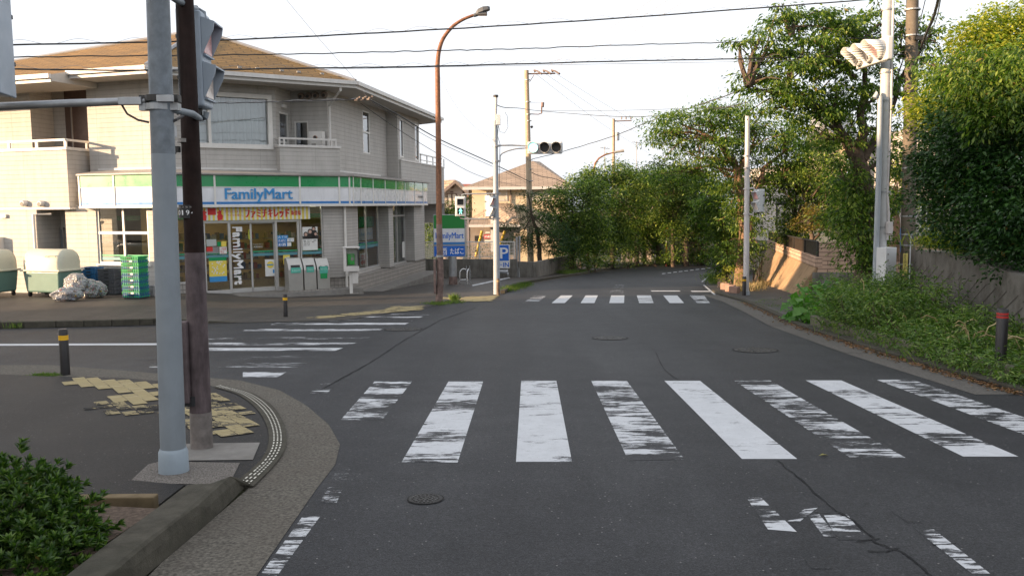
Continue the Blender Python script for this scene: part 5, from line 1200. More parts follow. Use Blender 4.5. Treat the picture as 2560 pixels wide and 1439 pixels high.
t = thing('street_lamp', 'distant brown street lamp arching above the far trees', 'street lamp', b)
m = M(); m.tube([b, PY(1485, 425, YE), PY(1488, 408, YE), PY(1497, 396, YE), PY(1512, 387, YE), PY(1535, 381, YE)], [.1, .08, .075, .07, .065, .05], 8); m.obj('shaft', m_rust, t, smooth=True)
m = M(); m.tube([PY(1535, 381, YE), PY(1560, 376.5, YE)], [.09, .13], 8); m.obj('lamp_head', m_gcap, t)
for (xs, yy0, lab) in ((1512, (366, 400), 'thin television aerial mast left of the distant transformer pole'), (1592, (352, 410), 'thin television aerial mast right of the distant transformer pole')):
    YF = 78; t = thing('aerial', lab, 'tv aerial', GP(PY(xs, 500, YF).x, YF), 0, 'television aerials beyond the trees'); m = M(); m.tube([GP(PY(xs, 500, YF).x, YF), PY(xs, yy0[0], YF)], .035, 5); m.obj('mast', m_gcap, t)
    m = M()
    for k in range(4): q = PY(xs - 10 + k * 6, yy0[0] + 3 + k, YF); m.tube([q - V((0, .5, .1)), q + V((.25, .5, .1))], .02, 4)
    m.tube([PY(xs - 12, yy0[0] + 3, YF), PY(xs + 12, yy0[0] + 6, YF)], .022, 4); m.obj('antenna_rods', m_gcap, t)
# bollards
def bollard(px, py, h, label, col=m_yel, r=.055, red=False):
    t = thing('bollard', label, 'bollard', PG(px, py), 0, 'black bollards at the pavement edges')
    m = M(); m.tube([(0, 0, -.02), (0, 0, h - .02), (0, 0, h)], [r, r * .97, r * .80], 20); m.obj('post', plain('black_rubber', (.016, .014, .015), .42, .25, 8), t, world=False, smooth=True)
    m = M()
    if red: m.cyl(0, 0, h - .075, h - .05, r * 1.015, n=20); m.cyl(0, 0, h - .115, h - .088, r * 1.015, n=20)
    else: m.cyl(0, 0, h - .15, h - .085, r * 1.02, n=20)
    m.obj('reflective_band', plain('red_reflector', (.42, .03, .025), .35) if red else plain('orange_yellow_band', (.75, .42, .02), .4), t, world=False, smooth=True)
    return t
bollard(164, 937, .635, 'black bollard with yellow band on the near left corner', r=.062); bollard(714, 792, .56, 'black bollard with yellow band on the kerb before the shop door')
bollard(1860, 739, .62, 'black bollard with yellow band touching the white pole on the right', r=.06)
tb = bollard(2499, 946, .88, 'dark bollard with two red bands among the right hand weeds', r=.068, red=True)
t = thing('bollard', 'rusty worn bollard stump at the foot of the middle signal pole', 'bollard', PG(1243.5, 738) - V((-.03, .2, 0)), 0, 'black bollards at the pavement edges')
m = M(); m.tube([(0, 0, 0), (0, 0, .56), (0, 0, .58)], [.055, .052, .035], 14); m.obj('post', plain('rust_flaked_post', (.055, .028, .02), .7, .5, 18, dirt=.8, dirtcol=(.28, .22, .16)), t, world=False, smooth=True)
m = M(); m.cyl(0, 0, .48, .51, .056, n=14); m.obj('reflective_band', plain('faded_band', (.45, .32, .12), .6, .3), t, world=False)
# ------------------------------------------------------------------ things in front of the shop
def PGz(px, py, dz=.02): return PL(px, py) if px < 500 else PG(px, py, dz)
def dumpster(label, loc, rz):
    t = thing('wheeled_bin', label, 'bin', loc, rz, 'big cream and green bins by the side wall')
    L_, D_, H_ = 1.42, .90, .66
    m = M(); a = []
    for z, k in ((.14, .90), (.14 + H_, 1.0)):
        a.append([(-L_ / 2 * k, -D_ / 2 * k, z), (L_ / 2 * k, -D_ / 2 * k, z), (L_ / 2 * k, D_ / 2 * k, z), (-L_ / 2 * k, D_ / 2 * k, z)])
    m._add(a[0] + a[1], [(3, 2, 1, 0), (4, 5, 6, 7), (0, 1, 5, 4), (1, 2, 6, 5), (2, 3, 7, 6), (3, 0, 4, 7)])
    m.obj('tub', plain('grey_green_plastic', (.12, .215, .185), .42, .06, 3), t, world=False, bevel=.06, seg=4)
    m = M(); m.box(0, 0, .14 + H_ + .01, L_ + .10, D_ + .10, .06); m.obj('rim', plain('cream_plastic', (.56, .55, .44), .32, .05, 2), t, world=False, bevel=.02)
    m = M(); n = 14; zz = .14 + H_ + .03; rows = []
    for xk, sc in ((-1, .0), (-1, .55), (-.985, .80), (-.93, .95), (-.84, 1.0), (0, 1.0), (.84, 1.0), (.93, .95), (.985, .80), (1, .55), (1, .0)):
        r_ = []
        for j in range(n + 1):
            an = math.pi * j / n; cy = math.copysign(abs(math.cos(an)) ** .75, math.cos(an)); cz = math.sin(an) ** .62
            r_.append((xk * (L_ / 2 + .005), cy * D_ / 2 * (sc if sc else .0), zz + cz * .62 * sc))
        rows.append(r_)
    vs = [p for r_ in rows for p in r_]; q = n + 1
    m._add(vs, [(i * q + j, i * q + j + 1, (i + 1) * q + j + 1, (i + 1) * q + j)[::-1] for i in range(len(rows) - 1) for j in range(n)])
    for i in range(len(rows)):
        pass
    m.obj('domed_lid', MAT['cream_plastic'], t, world=False, smooth=True)
    m = M()
    m.tube([(.22, -D_ / 2 - .0, zz + .40), (.28, -D_ / 2 - .0, zz + .44), (.56, -D_ / 2 - .0, zz + .44), (.62, -D_ / 2 - .0, zz + .40)], .016, 6); m.obj('handle', MAT['cream_plastic'], t, world=False)
    m = M(); m.box(-L_ / 2 - .003, -.12, zz + .19, .008, .05, .022); m.box(-L_ / 2 - .003, .17, zz + .19, .008, .05, .022); m.obj('hinge_bolt', m_dark, t, world=False)
    for x in (-.6, .6):
        for y in (-.3, .3):
            m = M(); m.tube([(x - .02, y, .07), (x + .02, y, .07)], .068, 12); m.box(x, y, .13, .09, .09, .03); m.obj('wheel', m_black, t, world=False)
    return t
q = PGz(140, 742); dumpster('cream lidded green wheeled bin with rubbish bags against its side', q + V((-.22, .30, 0)), R(-18))
q = PGz(-8, 744); dumpster('cream lidded green wheeled bin cut by the left edge of the photo', q + V((-.50, .50, 0)), R(-18))
# see-through rubbish bags full of bottles
def bag(loc, s, label, seed):
    rg = random.Random(seed); t = thing('rubbish_bag', label, 'rubbish bag', loc, rg.uniform(0, 6), 'see-through rubbish bags beside the bin')
    m = M(); rows, cols = 12, 20; vs = []
    for i in range(rows + 1):
        th = math.pi * i / rows
        for j in range(cols):
            ph = 2 * math.pi * j / cols; r = 1 + .10 * math.sin(5 * ph + 3 * th + seed) + .09 * rg.uniform(-1, 1) + .08 * math.sin(3 * ph - 5 * th)
            vs.append((s[0] * r * math.sin(th) * math.cos(ph), s[1] * r * math.sin(th) * math.sin(ph), max(0.005, s[2] * (.82 + math.cos(th) * (.95 if i > rows / 2 else 1)) * (1 if i > 2 else 1.04))))
    fs = [(i * cols + j, (i + 1) * cols + j, (i + 1) * cols + (j + 1) % cols, i * cols + (j + 1) % cols) for i in range(rows) for j in range(cols)]
    m._add(vs, fs); m.obj('bag_film', m_bagf, t, world=False)
    m = M(); mats = [plain('bottle_%d' % i, c, .35, .2, 20) for i, c in enumerate([(.45, .10, .07), (.5, .5, .48), (.06, .2, .10), (.4, .25, .05), (.25, .27, .32), (.12, .07, .04)])]
    for k in range(60):
        a = rg.uniform(0, 6.28); rr = rg.random() ** .5 * .80; z = rg.uniform(.08, 1.55); kk = rr * math.sqrt(max(.05, 1 - ((z - .82) / .95) ** 2)); m.cm = rg.randrange(6)
        p = V((s[0] * kk * math.cos(a), s[1] * kk * math.sin(a), s[2] * z)); d = V((rg.uniform(-1, 1), rg.uniform(-1, 1), rg.uniform(-1, 1))).normalized() * .08
        if (p - d).z > .03 and (p + d).z > .03: m.tube([p - d, p + d], rg.uniform(.025, .035), 6)
    m.cm = 0; m.obj('bottles_and_cans', mats, t, world=False)
    return t
m_bagf = glassm('clear_bag_film', (.88, .88, .88), .10, .18); 
nt_ = m_bagf.node_tree; g_ = [n for n in nt_.nodes if n.type == 'BSDF_GLOSSY'][0]
bz = N(nt_, 'ShaderNodeTexVoronoi', Scale=22.0); nt_.links.new(pos(nt_), bz.inputs['Vector']); bb_ = N(nt_, 'ShaderNodeBump', Strength=.9, Distance=.05); nt_.links.new(bz.outputs['Distance'], bb_.inputs['Height']); nt_.links.new(bb_.outputs[0], g_.inputs['Normal'])
df_ = N(nt_, 'ShaderNodeBsdfDiffuse'); df_.inputs['Color'].default_value = (.55, .55, .56, 1); ms_ = N(nt_, 'ShaderNodeMixShader'); ms_.inputs[0].default_value = .32
out_ = [n for n in nt_.nodes if n.type == 'OUTPUT_MATERIAL'][0]; src_ = out_.inputs['Surface'].links[0].from_socket; nt_.links.new(src_, ms_.inputs[1]); nt_.links.new(df_.outputs[0], ms_.inputs[2]); nt_.links.new(ms_.outputs[0], out_.inputs['Surface'])
q = PGz(170, 752); bag(q, (.42, .30, .21), 'clear rubbish bag lying lowest at the front left of the pile', 1)
bag(PGz(182, 748) + V((.02, .22, .18)), (.38, .30, .30), 'tall clear rubbish bag leaning on the wheeled bin', 2)
bag(PGz(215, 746) + V((.05, .1, 0)), (.34, .28, .30), 'clear rubbish bag in the middle of the pile', 3)
bag(PGz(240, 744) + V((0, .12, 0)), (.26, .26, .26), 'small clear rubbish bag at the right end of the pile', 5)
# stacks of delivery crates
def crate(name, loc, rz, w_, d_, h_, mt, mt2, label, group, tag_=False):
    t = thing(name, label, 'crate', loc, rz, group)
    m = M(); th = .02
    m.box(0, 0, .012, w_ - .04, d_ - .04, .02)
    for sx, sy, lx, ly in ((0, -d_ / 2 + th / 2, w_, th), (0, d_ / 2 - th / 2, w_, th), (-w_ / 2 + th / 2, 0, th, d_ - 2 * th), (w_ / 2 - th / 2, 0, th, d_ - 2 * th)):
        m.box(sx, sy, h_ / 2, lx * .97 if lx > th else lx, ly * .97 if ly > th else ly, h_ * .80)
    m.obj('tray', mt, t, world=False)
    m = M()
    for sx, sy, lx, ly in ((0, -d_ / 2, w_ + .02, .03), (0, d_ / 2, w_ + .02, .03), (-w_ / 2, 0, .03, d_ - .03), (w_ / 2, 0, .03, d_ - .03)): m.box(sx, sy, h_ * .90, lx, ly, h_ * .16)
    n = int(w_ / .07)
    for k in range(n + 1): m.box(-w_ / 2 + k * w_ / n, -d_ / 2, h_ * .45, .014, .026, h_ * .72)
    n = int(d_ / .07)
    for k in range(1, n): m.box(w_ / 2, -d_ / 2 + k * d_ / n, h_ * .45, .026, .014, h_ * .72); m.box(-w_ / 2, -d_ / 2 + k * d_ / n, h_ * .45, .026, .014, h_ * .72)
    m.obj('rim', mt2, t, world=False)
    m = M(); m.box(0, -d_ / 2 - .012, h_ * .55, .16, .012, h_ * .3); m.obj('hand_hole', m_black, t, world=False)
    if tag_: m = M(); m.box(.06, -d_ / 2 - .018, h_ * .5, .09, .008, h_ * .5); m.obj('paper_tag', m_paper, t, world=False)
    return t
cb_ = plain('blue_crate_plastic', (.03, .15, .34), .4, .12, 5); cg_ = plain('grey_crate_plastic', (.085, .09, .10), .5, .12, 5); cgr = plain('green_crate_plastic', (.03, .36, .12), .4, .12, 5); cnb = plain('navy_crate_plastic', (.02, .08, .30), .4, .12, 5)
ordn = ['lowest', 'second', 'third', 'fourth', 'fifth', 'sixth', 'seventh', 'eighth', 'ninth', 'tenth', 'eleventh', 'twelfth', 'thirteenth', 'fourteenth']
def rel(k, n): return 'topmost' if k == n - 1 else ('lowest' if k == 0 else ordn[k] + ' from the ground')
def stack(px, py, dy, n, w_, d_, h_, rz, mats, what, group, tags=False):
    base = PGz(px, py) + V((0, dy, 0)); 
    for k in range(n):
        mt, mt2 = mats(k)
        crate('delivery_crate', base + V((rnd.uniform(-.008, .008), rnd.uniform(-.008, .008), .03 + k * h_)), R(rz + rnd.uniform(-1.5, 1.5)), w_, d_, h_ * .97, mt, mt2, '%s, %s' % (what, rel(k, n)), group, tags and k % 2 == 1)
    m = M(); m.box(base.x, base.y, base.z + .015, w_ * .95, d_ * .95, .03, R(rz)); tag(m.obj('crate_dolly', m_black), 'low dolly under the %s stack' % what.split(' crate')[0], 'dolly')
stack(231, 735, .12, 8, .50, .42, .105, -12, lambda k: (cb_, cb_), 'plain blue crate behind the rubbish bags', 'plain blue crates stacked by the wall')
stack(272, 737, .25, 7, .60, .46, .112, -14, lambda k: (cg_, cg_), 'dark grey crate right of the bags', 'dark grey crates stacked by the wall')
stack(332, 747, .25, 13, .56, .44, .092, -14, lambda k: (cnb if k % 2 else cgr, cgr if (k % 2 or k > 7) else cnb), 'green and navy crate under the window', 'green and blue crates stacked under the window', True)
m = M(); q = PGz(373, 742); m.box(q.x + .02, q.y + .15, q.z + .14, .20, .22, .26); m.box(q.x + .02, q.y + .15, q.z + .31, .16, .18, .08)
tag(m.obj('stacked_basket', plain('black_and_white_tub', (.25, .25, .25), .5, .5, 6), bevel=.02), 'small dark basket half hidden behind the thick grey pole', 'basket')
# litter bins on a tiled plinth
F3 = F.shift(.62)
pa, pb = F3.px(720, 720)[0], F3.px(838, 720)[0]; pz = F3.px(780, 724)[1]; gzp = F3.px(780, 737)[1]
t = thing('bin_plinth', 'low tiled plinth carrying the three litter bins', 'plinth', F3.pt((pa + pb) / 2, gzp))
m = M(); F3.box(m, pa, pb, gzp - .15, pz, -.55, 0); m.obj('tiled_base', m_lowtile, t)
labs = ['steel litter bin with green sticker, leftmost on the tiled plinth', 'steel litter bin with green sticker, middle of the three', 'steel bottle bin with two round holes beside the tiled pillar']
for k, (xa, xb) in enumerate(((721, 759), (760, 792), (793, 826))):
    a = F3.px(xa, 700, -.05)[0] + .015; b = F3.px(xb, 700, -.05)[0] - .015; zt9 = F3.px((xa + xb) / 2, 645, -.25)[1]; zf9 = F3.px((xa + xb) / 2, 655, -.05)[1]
    t = thing('litter_bin', labs[k], 'litter bin', F3.pt((a + b) / 2, pz, -.25), 0, 'litter bins by the shop door')
    prof = [(0, 0), (-.46, 0), (-.46, zt9 - pz - .02), (-.40, zt9 - pz + .01), (-.24, zt9 - pz), (-.07, zf9 - pz - .10), (-.01, zf9 - pz - .26)]
    m = M(); m.prism([tuple(F3.pt(a, pz + z, -.03 + o)) for o, z in prof], F3.pt(b, 0, 0) - F3.pt(a, 0, 0)); bo = m.obj('body', plain('brushed_steel', (.46, .45, .42), .36, .06, 3, metal=.55), t, bevel=.012)
    sl = V((0, 0, 1)); zc = zf9 - .10
    for hx, hw_ in (((.5, .62),) if k < 2 else ((.27, .28), (.73, .28))):
        m = M(); w9 = (b - a)
        if k < 2: m.prism([tuple(F3.pt(a + w9 * (hx - hw_ / 2), zc - .16, -.055)), tuple(F3.pt(a + w9 * (hx + hw_ / 2), zc - .16, -.055)), tuple(F3.pt(a + w9 * (hx + hw_ / 2), zc + .00, -.10)), tuple(F3.pt(a + w9 * (hx - hw_ / 2), zc + .00, -.10))], V((F3.n.x, F3.n.y, 0)) * .03)
        else:
            c_ = F3.pt(a + w9 * hx, zc - .09, -.07); m.tube([c_, c_ + V((F3.n.x, F3.n.y, 0)) * .045], .065, 16)
        m.obj('opening', m_black, t)
    st = M(); F3.box(st, a + .08, b - .08, pz + .60 - (0 if k < 2 else .06), pz + .78, -.035, -.022); s_ = st.obj('sticker', plain('mint_sticker', (.10, .46, .36), .4), t)
    if k == 2: m = M(); F3.box(m, a + .10, b - .10, pz + .36, pz + .54, -.035, -.0215); m.obj('sticker', m_green2, t)
    P9 = F3; m = M(); text('もえるゴミ' if k == 0 else ('プラスチック' if k == 1 else 'カン・ビン'), P9.mtx(a + .11, pz + .66, -.020), b - a - .22, .06, m_letw, s_, ext=.001)
# public telephone
q = PGz(880, 735, .03); YT = q.y
t = thing('payphone', 'green payphone in a white half cabinet on a post by the shop corner', 'payphone', q, R(14))
m = M(); m.box(0, 0, .02, .46, .40, .035); m.obj('foot_plate', m_apron, t, world=False)
m = M(); m.box(-.02, 0, .40, .11, .11, .80); m.obj('post', m_eave, t, world=False, bevel=.008)
m = M(); m.box(.12, -.02, .58, .20, .16, .42); m.obj('equipment_box', m_eave, t, world=False, bevel=.012)
H0, H1 = .80, 1.62; hm_ = m_eave; m = M()
m.box(0, .18, (H0 + H1) / 2, .52, .03, H1 - H0); m.box(-.25, -.0, (H0 + H1) / 2, .03, .36, H1 - H0); m.box(0, 0, H0 + .09, .52, .38, .18); m.box(0, 0, H1, .58, .42, .05)
m.box(-.22, -.185, (H0 + H1) / 2 + .03, .10, .02, H1 - H0 - .05); m.obj('cabinet', hm_, t, world=False, bevel=.012)
m = M(); m.box(.245, .0, 1.22, .012, .34, .66); m.obj('side_glass', m_glass2, t, world=False)
m = M(); m.box(.245, -.17, 1.22, .03, .025, .66); m.box(.245, .165, 1.22, .03, .025, .66); m.obj('side_frame', m_dark, t, world=False)
m = M(); m.box(.0, .10, 1.20, .24, .12, .38); ph = m.obj('telephone', plain('lime_green_phone', (.05, .42, .07), .35, .08), t, world=False, bevel=.012)
m = M(); m.tube([(-.07, .0, 1.10), (-.085, -.03, 1.16), (-.085, -.03, 1.28), (-.07, .0, 1.34)], [.03, .018, .018, .03], 8); m.obj('handset', MAT['lime_green_phone'], ph, world=False)
m = M(); m.box(.04, .035, 1.22, .09, .012, .12); m.box(.04, .035, 1.34, .09, .012, .03); m.obj('keypad', m_gcap, ph, world=False)
m = M(); m.tube([(-.07, .02, 1.08), (-.06, -.03, 1.02), (.03, -.02, 1.02), (.05, .04, 1.06)], .008, 6); m.obj('cord', m_dark, ph, world=False)
# white walking stick stroller left of the door
q = PGz(510, 735, .03)
t = thing('folded_pushchair', 'folded white and navy pushchair leaning beside the shop door', 'pushchair', q + V((-.0, .0, 0)), R(20))
m = M(); m.tube([(-.20, 0, .02), (.16, 0, .62), (.20, 0, .68)], .03, 8); m.tube([(-.14, .12, .02), (.20, .12, .60)], .022, 8); m.obj('frame', m_eave, t, world=False, smooth=True)
m = M(); m.prism([(-.14, .04, .12), (-.08, .04, .10), (.14, .04, .52), (.08, .04, .54)], (0, .06, 0)); m.obj('folded_seat', plain('navy_cloth', (.03, .06, .18), .8), t, world=False)
m = M(); m.tube([(.02, .06, .50), (.24, .06, .50)], .022, 8); m.obj('grip', m_black, t, world=False)
for x, y in ((-.22, 0), (-.14, .14), (.12, .06)): m = M(); m.tube([(x - .0, y - .02, .055), (x, y + .02, .055)], .052, 12); m.obj('wheel', m_black, t, world=False)
m = M(); um = thing('umbrella_stand', 'narrow umbrella stand with one curved white handle beside the shop door', 'umbrella stand', PGz(503, 733, .03) + V((-.05, .12, 0)))
m.box(0, 0, .22, .18, .24, .44); m.obj('stand_frame', m_dark, um, world=False, bevel=.01)
m = M(); m.tube([(.02, 0, .2), (.02, 0, .92), (.00, 0, .98), (-.05, 0, 1.0), (-.10, 0, .97), (-.10, 0, .93)], .016, 8); m.obj('umbrella', m_letw, um, world=False, smooth=True)
# ------------------------------------------------------------------ pylon sign, parking sign, rack, walls
b = PG(1133, 711); Y = b.y
t = thing('pylon_sign', 'green, white and blue shop sign on a single grey post beyond the forecourt', 'shop sign', b)
PP = Pl(V((PY(1084, 600, Y).x, Y - .12)), (1, .10)); wS = PP.px(1164, 600)[0]
z_ = lambda yy: PP.px(1130, yy)[1]
m = M(); pole_tube(m, b, V((b.x, b.y, z_(640))), .17, .16, 20); m.obj('post', m_steel, t, smooth=True); m = M(); pole_tube(m, b, b + V((0, 0, .35)), .185, .175, 20); m.obj('post_base', m_rustlow, t, smooth=True)
m = M(); PP.box(m, 0, wS, z_(642), z_(536), -.28, 0); ca = m.obj('sign_case', m_steel, t, bevel=.01)
for a_, b_, mt in ((537.5, 571, m_green), (571, 605, m_signw), (605, 611, m_blue), (614.5, 640, m_bluelit)):
    m = M(); PP.box(m, .03, wS - .04, z_(b_), z_(a_), -.01, .008); pn = m.obj('panel', mt if mt is not m_green else plain('deep_green_panel', (.008, .22, .035), .35, .04), ca)
zz = z_(599); text('FamilyMart', PP.mtx(.10, z_(600.5), .010), PP.px(1159, 590)[0] - .10, z_(581) - z_(600.5), m_bluelit, ca, bold=.012, ext=.006)
text('酒', PP.mtx(PP.px(1100, 600)[0], z_(637), .010), PP.px(1117, 600)[0] - PP.px(1100, 600)[0], z_(619) - z_(637), m_letw, ca, bold=.012, ext=.004)
text('たばこ', PP.mtx(PP.px(1125, 600)[0], z_(635), .010), PP.px(1162, 600)[0] - PP.px(1125, 600)[0] - .06, z_(620) - z_(635), m_letw, ca, bold=.012, ext=.004)
YP = 42.6; b = GP(PY(1262, 690, YP).x, YP, .02)
t = thing('parking_sign', 'tilted blue and white P IN sign on a wheeled stand by the concrete wall', 'sign', b)
PK = Pl(V((PY(1238, 650, YP - .3).x, YP - .25)), (1, .06)); k0, k1 = 0, PK.px(1275, 650)[0]; z_ = lambda yy: PK.px(1260, yy)[1]
m = M(); PK.box(m, k0, k1, z_(671), z_(612), -.16, 0); ca = m.obj('sign_case', m_eave, t, bevel=.03)
m = M(); PK.box(m, k0 + .02, k1 - .06, z_(651.5), z_(612.5), -.01, .008); m.obj('blue_panel', m_bluelit, ca)
m = M(); PK.box(m, k0 + .02, k1 - .06, z_(670), z_(652), -.01, .008); m.obj('white_panel', m_signw, ca)
u = lambda x: PK.px(x, 650)[0]
text('P', PK.mtx(u(1251), z_(646), .010), u(1270) - u(1251), z_(619) - z_(646), m_letw, ca, bold=.04, ext=.004); text('IN', PK.mtx(u(1258), z_(667), .010), u(1272) - u(1258), z_(656) - z_(667), m_bluelit, ca, bold=.02, ext=.004); text('←', PK.mtx(u(1245), z_(667), .010), u(1255) - u(1245), z_(656) - z_(667), m_bluelit, ca, bold=.02, ext=.004)
m = M(); m.tube([PY(1242, 678, YP - .4), PY(1270, 679, YP - .4)], .09, 10); m.tube([PY(1244, 672, YP - .2), PY(1244, 684, YP - .2)], .03, 6); m.tube([PY(1268, 672, YP - .2), PY(1268, 684, YP - .2)], .03, 6); m.obj('stand', m_steel, t, smooth=True)
for x in (1246, 1270): q = PY(x, 685, YP - .45); m = M(); m.tube([q - V((.03, 0, 0)), q + V((.03, 0, 0))], .085, 12); m.obj('wheel', m_steel, t)
for (xa, ya, xb, hh, lab) in ((1150, 711, 1168, .66, 'curved steel bicycle rack hoop nearest the sign post'), (1168, 713, 1175, .66, 'curved steel bicycle rack hoop right of the other hoop')):
    a, c = PG(xa, ya), PG(xb, ya - 1); c = c if xa < 1160 else c + V((0, .5, 0)); up = V((0, 0, 1))
    t = thing('bicycle_rack', lab, 'bicycle rack', a, 0, 'steel hoops beyond the forecourt'); m = M()
    pts = [a, a + up * (hh * .75)] + [a.lerp(c, .5 - .5 * math.cos(math.pi * k / 6)) + up * (hh * .75 + hh * .25 * math.sin(math.pi * k / 6)) for k in range(1, 6)] + [c + up * (hh * .75), c]
    m.tube(pts, .03, 10); m.obj('hoop', plain('stainless_tube', (.5, .5, .5), .25, .05, metal=.8), t, smooth=True); m = M(); m.tube([a + up * .2, c + up * .2], .02, 8); m.obj('crossbar', MAT['stainless_tube'], t)
t = thing('thin_post', 'pair of thin steel posts rising between the bicycle rack hoops', 'post', PG(1167, 713)); m = M(); 
for x in (1166, 1174): q = PG(x, 712); m.tube([q, PY(x, 664, q.y)], .018, 6)
m.obj('posts', m_steel, t)
# concrete walls and mesh fence
YW = 43.9
def wallbox(name, label, cat, a, b, z0a, z1a, z1b, th, mat):
    """a,b: plan ends; tops z1a,z1b"""
    P = Pl(a, b - a); Ln = (b - a).length; m = M()
    vs = [P.pt(0, z0a, 0), P.pt(Ln, z0a, 0), P.pt(Ln, z1b, 0), P.pt(0, z1a, 0), P.pt(0, z0a, -th), P.pt(Ln, z0a, -th), P.pt(Ln, z1b, -th), P.pt(0, z1a, -th)]
    uv = lambda idx: [((vs[i] - vs[0]).length if False else (0 if i in (0, 3, 4, 7) else Ln), vs[i].z) for i in idx]
    fs = [(0, 1, 2, 3), (5, 4, 7, 6), (3, 2, 6, 7), (1, 5, 6, 2), (4, 0, 3, 7)]
    m._add([tuple(v) for v in vs], fs, [uv(f) for f in fs]); return tag(m.obj(name, mat), label, cat), P, Ln
w1a, w1b = PY(1050, 660, YW + .6).xy, PY(1292, 660, YW - .2).xy; gw = gz(YW) - .4; zt1 = PY(1200, 648, YW).z
o, PW, LW = wallbox('retaining_wall', 'stained concrete wall under the white mesh fence behind the shop sign', 'wall', w1a, w1b, gw, zt1, zt1, .2, m_conc)
t = thing('mesh_fence', 'white wire mesh fence on top of the stained concrete wall', 'fence', PW.pt(LW / 2, zt1, -.1))
ft = PY(1200, 604, YW).z; uw = lambda x: PW.px(x, 625)[0]
m = M()
for x in (1058, 1117, 1157, 1198, 1242, 1285): PW.box(m, uw(x) - .03, uw(x) + .03, zt1, ft, -.13, -.07)
PW.box(m, 0, uw(1285), ft - .04, ft + .01, -.12, -.08); PW.box(m, 0, uw(1285), zt1 + .10, zt1 + .13, -.12, -.08); m.obj('fence_frame', m_whitef, t)
m = M(); x = 0
while x < uw(1285): PW.box(m, x, x + .012, zt1 + .1, ft, -.105, -.095); x += .085
for k in range(5): PW.box(m, 0, uw(1285), zt1 + .2 + k * .17, zt1 + .212 + k * .17, -.094, -.084)
m.obj('wire_mesh', m_whitef, t)
m = M(); q = PW.pt(uw(1290), 0, -.05); pole_tube(m, V((q.x, q.y, gw)), PY(1292, 592, YW), .07, .06, 10); q = PW.pt(uw(1297), 0, -.05); pole_tube(m, V((q.x, q.y, gw)), PY(1299, 590, YW), .06, .05, 10); m.obj('corner_posts', m_steel, t)
a2, b2 = PY(1292, 660, YW - .1).xy, PY(1341, 660, YW - .6).xy; za2 = PY(1320, 653, YW).z
wallbox('concrete_wall', 'low dark concrete wall at the foot of the tan utility pole', 'wall', a2, b2, gw, za2, za2, .2, m_conc)
c2 = PY(1440, 660, 57).xy
wallbox('concrete_wall', 'dark concrete wall sloping away beneath the roadside tree', 'wall', b2 + V((.003, 0)), c2, gw - .8, za2, PY(1425, 637, 56).z, .2, m_conc)
# ------------------------------------------------------------------ right side walls
g0, g1 = V((9.75, 27.4)), V((11.5, 38.5))
zc_, zd_ = PY(2040, 668, 27.4).z, PY(1928, 618, 38.5).z
P = Pl(g1, g0 - g1); LnG = (g0 - g1).length
t = thing('panel_wall', 'sunlit battered concrete panel wall below the black fence', 'wall', GP(g0.x, g0.y)); n = 4
slo = .42
for k in range(n):
    m = M(); u0, u1 = LnG * k / n + .03, LnG * (k + 1) / n - .03; f0, f1 = k / n, (k + 1) / n
    zA, zB = zd_ + (zc_ - zd_) * f0, zd_ + (zc_ - zd_) * f1; gA, gB = gz(P.pt(u0, 0).y) - .1, gz(P.pt(u1, 0).y) - .1
    hgA = zA - gA
    m._add([tuple(P.pt(u0, gA, .75)), tuple(P.pt(u1, gB, .75)), tuple(P.pt(u1, zB, .03)), tuple(P.pt(u0, zA, .03)), tuple(P.pt(u0, gA, -.2)), tuple(P.pt(u1, gB, -.2)), tuple(P.pt(u1, zB, -.2)), tuple(P.pt(u0, zA, -.2))],
           [(0, 1, 2, 3), (3, 2, 6, 7), (1, 5, 6, 2), (4, 0, 3, 7)]); m.obj('panel', plain('sun_tinted_concrete', (.33, .225, .135), .9, .16, 3, bmp=.3, dirt=.5, dirtcol=(.14, .10, .07)), t, bevel=.03)  # warm evening sun is put into the colour of the panels
m = M(); m._add([tuple(P.pt(0, zd_ - 1.9, .55)), tuple(P.pt(LnG, zc_ - 1.9, .55)), tuple(P.pt(LnG, zc_ - .05, -.02)), tuple(P.pt(0, zd_ - .05, -.02))], [(0, 1, 2, 3)]); m.obj('joint_backing', m_kerb, t)
m = M(); hb = .34
m._add([tuple(P.pt(0, zd_, .06)), tuple(P.pt(LnG, zc_, .06)), tuple(P.pt(LnG, zc_ + hb, .06)), tuple(P.pt(0, zd_ + hb, .06)), tuple(P.pt(0, zd_, -.16)), tuple(P.pt(LnG, zc_, -.16)), tuple(P.pt(LnG, zc_ + hb, -.16)), tuple(P.pt(0, zd_ + hb, -.16))],
       [(0, 1, 2, 3), (3, 2, 6, 7), (1, 5, 6, 2), (4, 0, 3, 7)], [[(0, 0), (LnG, 0), (LnG, hb), (0, hb)]] * 4)
m_pink = brickm('pinkish_block_wall', (.52, .36, .27), (.16, .10, .075), .62, .135, .012, .10, bmp=.8)
m.obj('block_course', m_pink, t)
t = thing('panel_fence', 'black panel fence on top of the sunlit battered wall', 'fence', P.pt(LnG / 2, zc_ + hb))
zf0 = PY(1950, 582, 37).z; zf1 = PY(2040, 604, 27.6).z
m = M(); m._add([tuple(P.pt(.1, zd_ + hb, -.02)), tuple(P.pt(LnG, zc_ + hb, -.02)), tuple(P.pt(LnG, zf1, -.02)), tuple(P.pt(.1, zf0, -.02)), tuple(P.pt(.1, zd_ + hb, -.05)), tuple(P.pt(LnG, zc_ + hb, -.05)), tuple(P.pt(LnG, zf1, -.05)), tuple(P.pt(.1, zf0, -.05))], [(0, 1, 2, 3), (5, 4, 7, 6), (3, 2, 6, 7), (1, 5, 6, 2)]); m.obj('fence_panel', plain('dark_brown_panel', (.035, .025, .02), .5, .2, 3), t)
m = M()
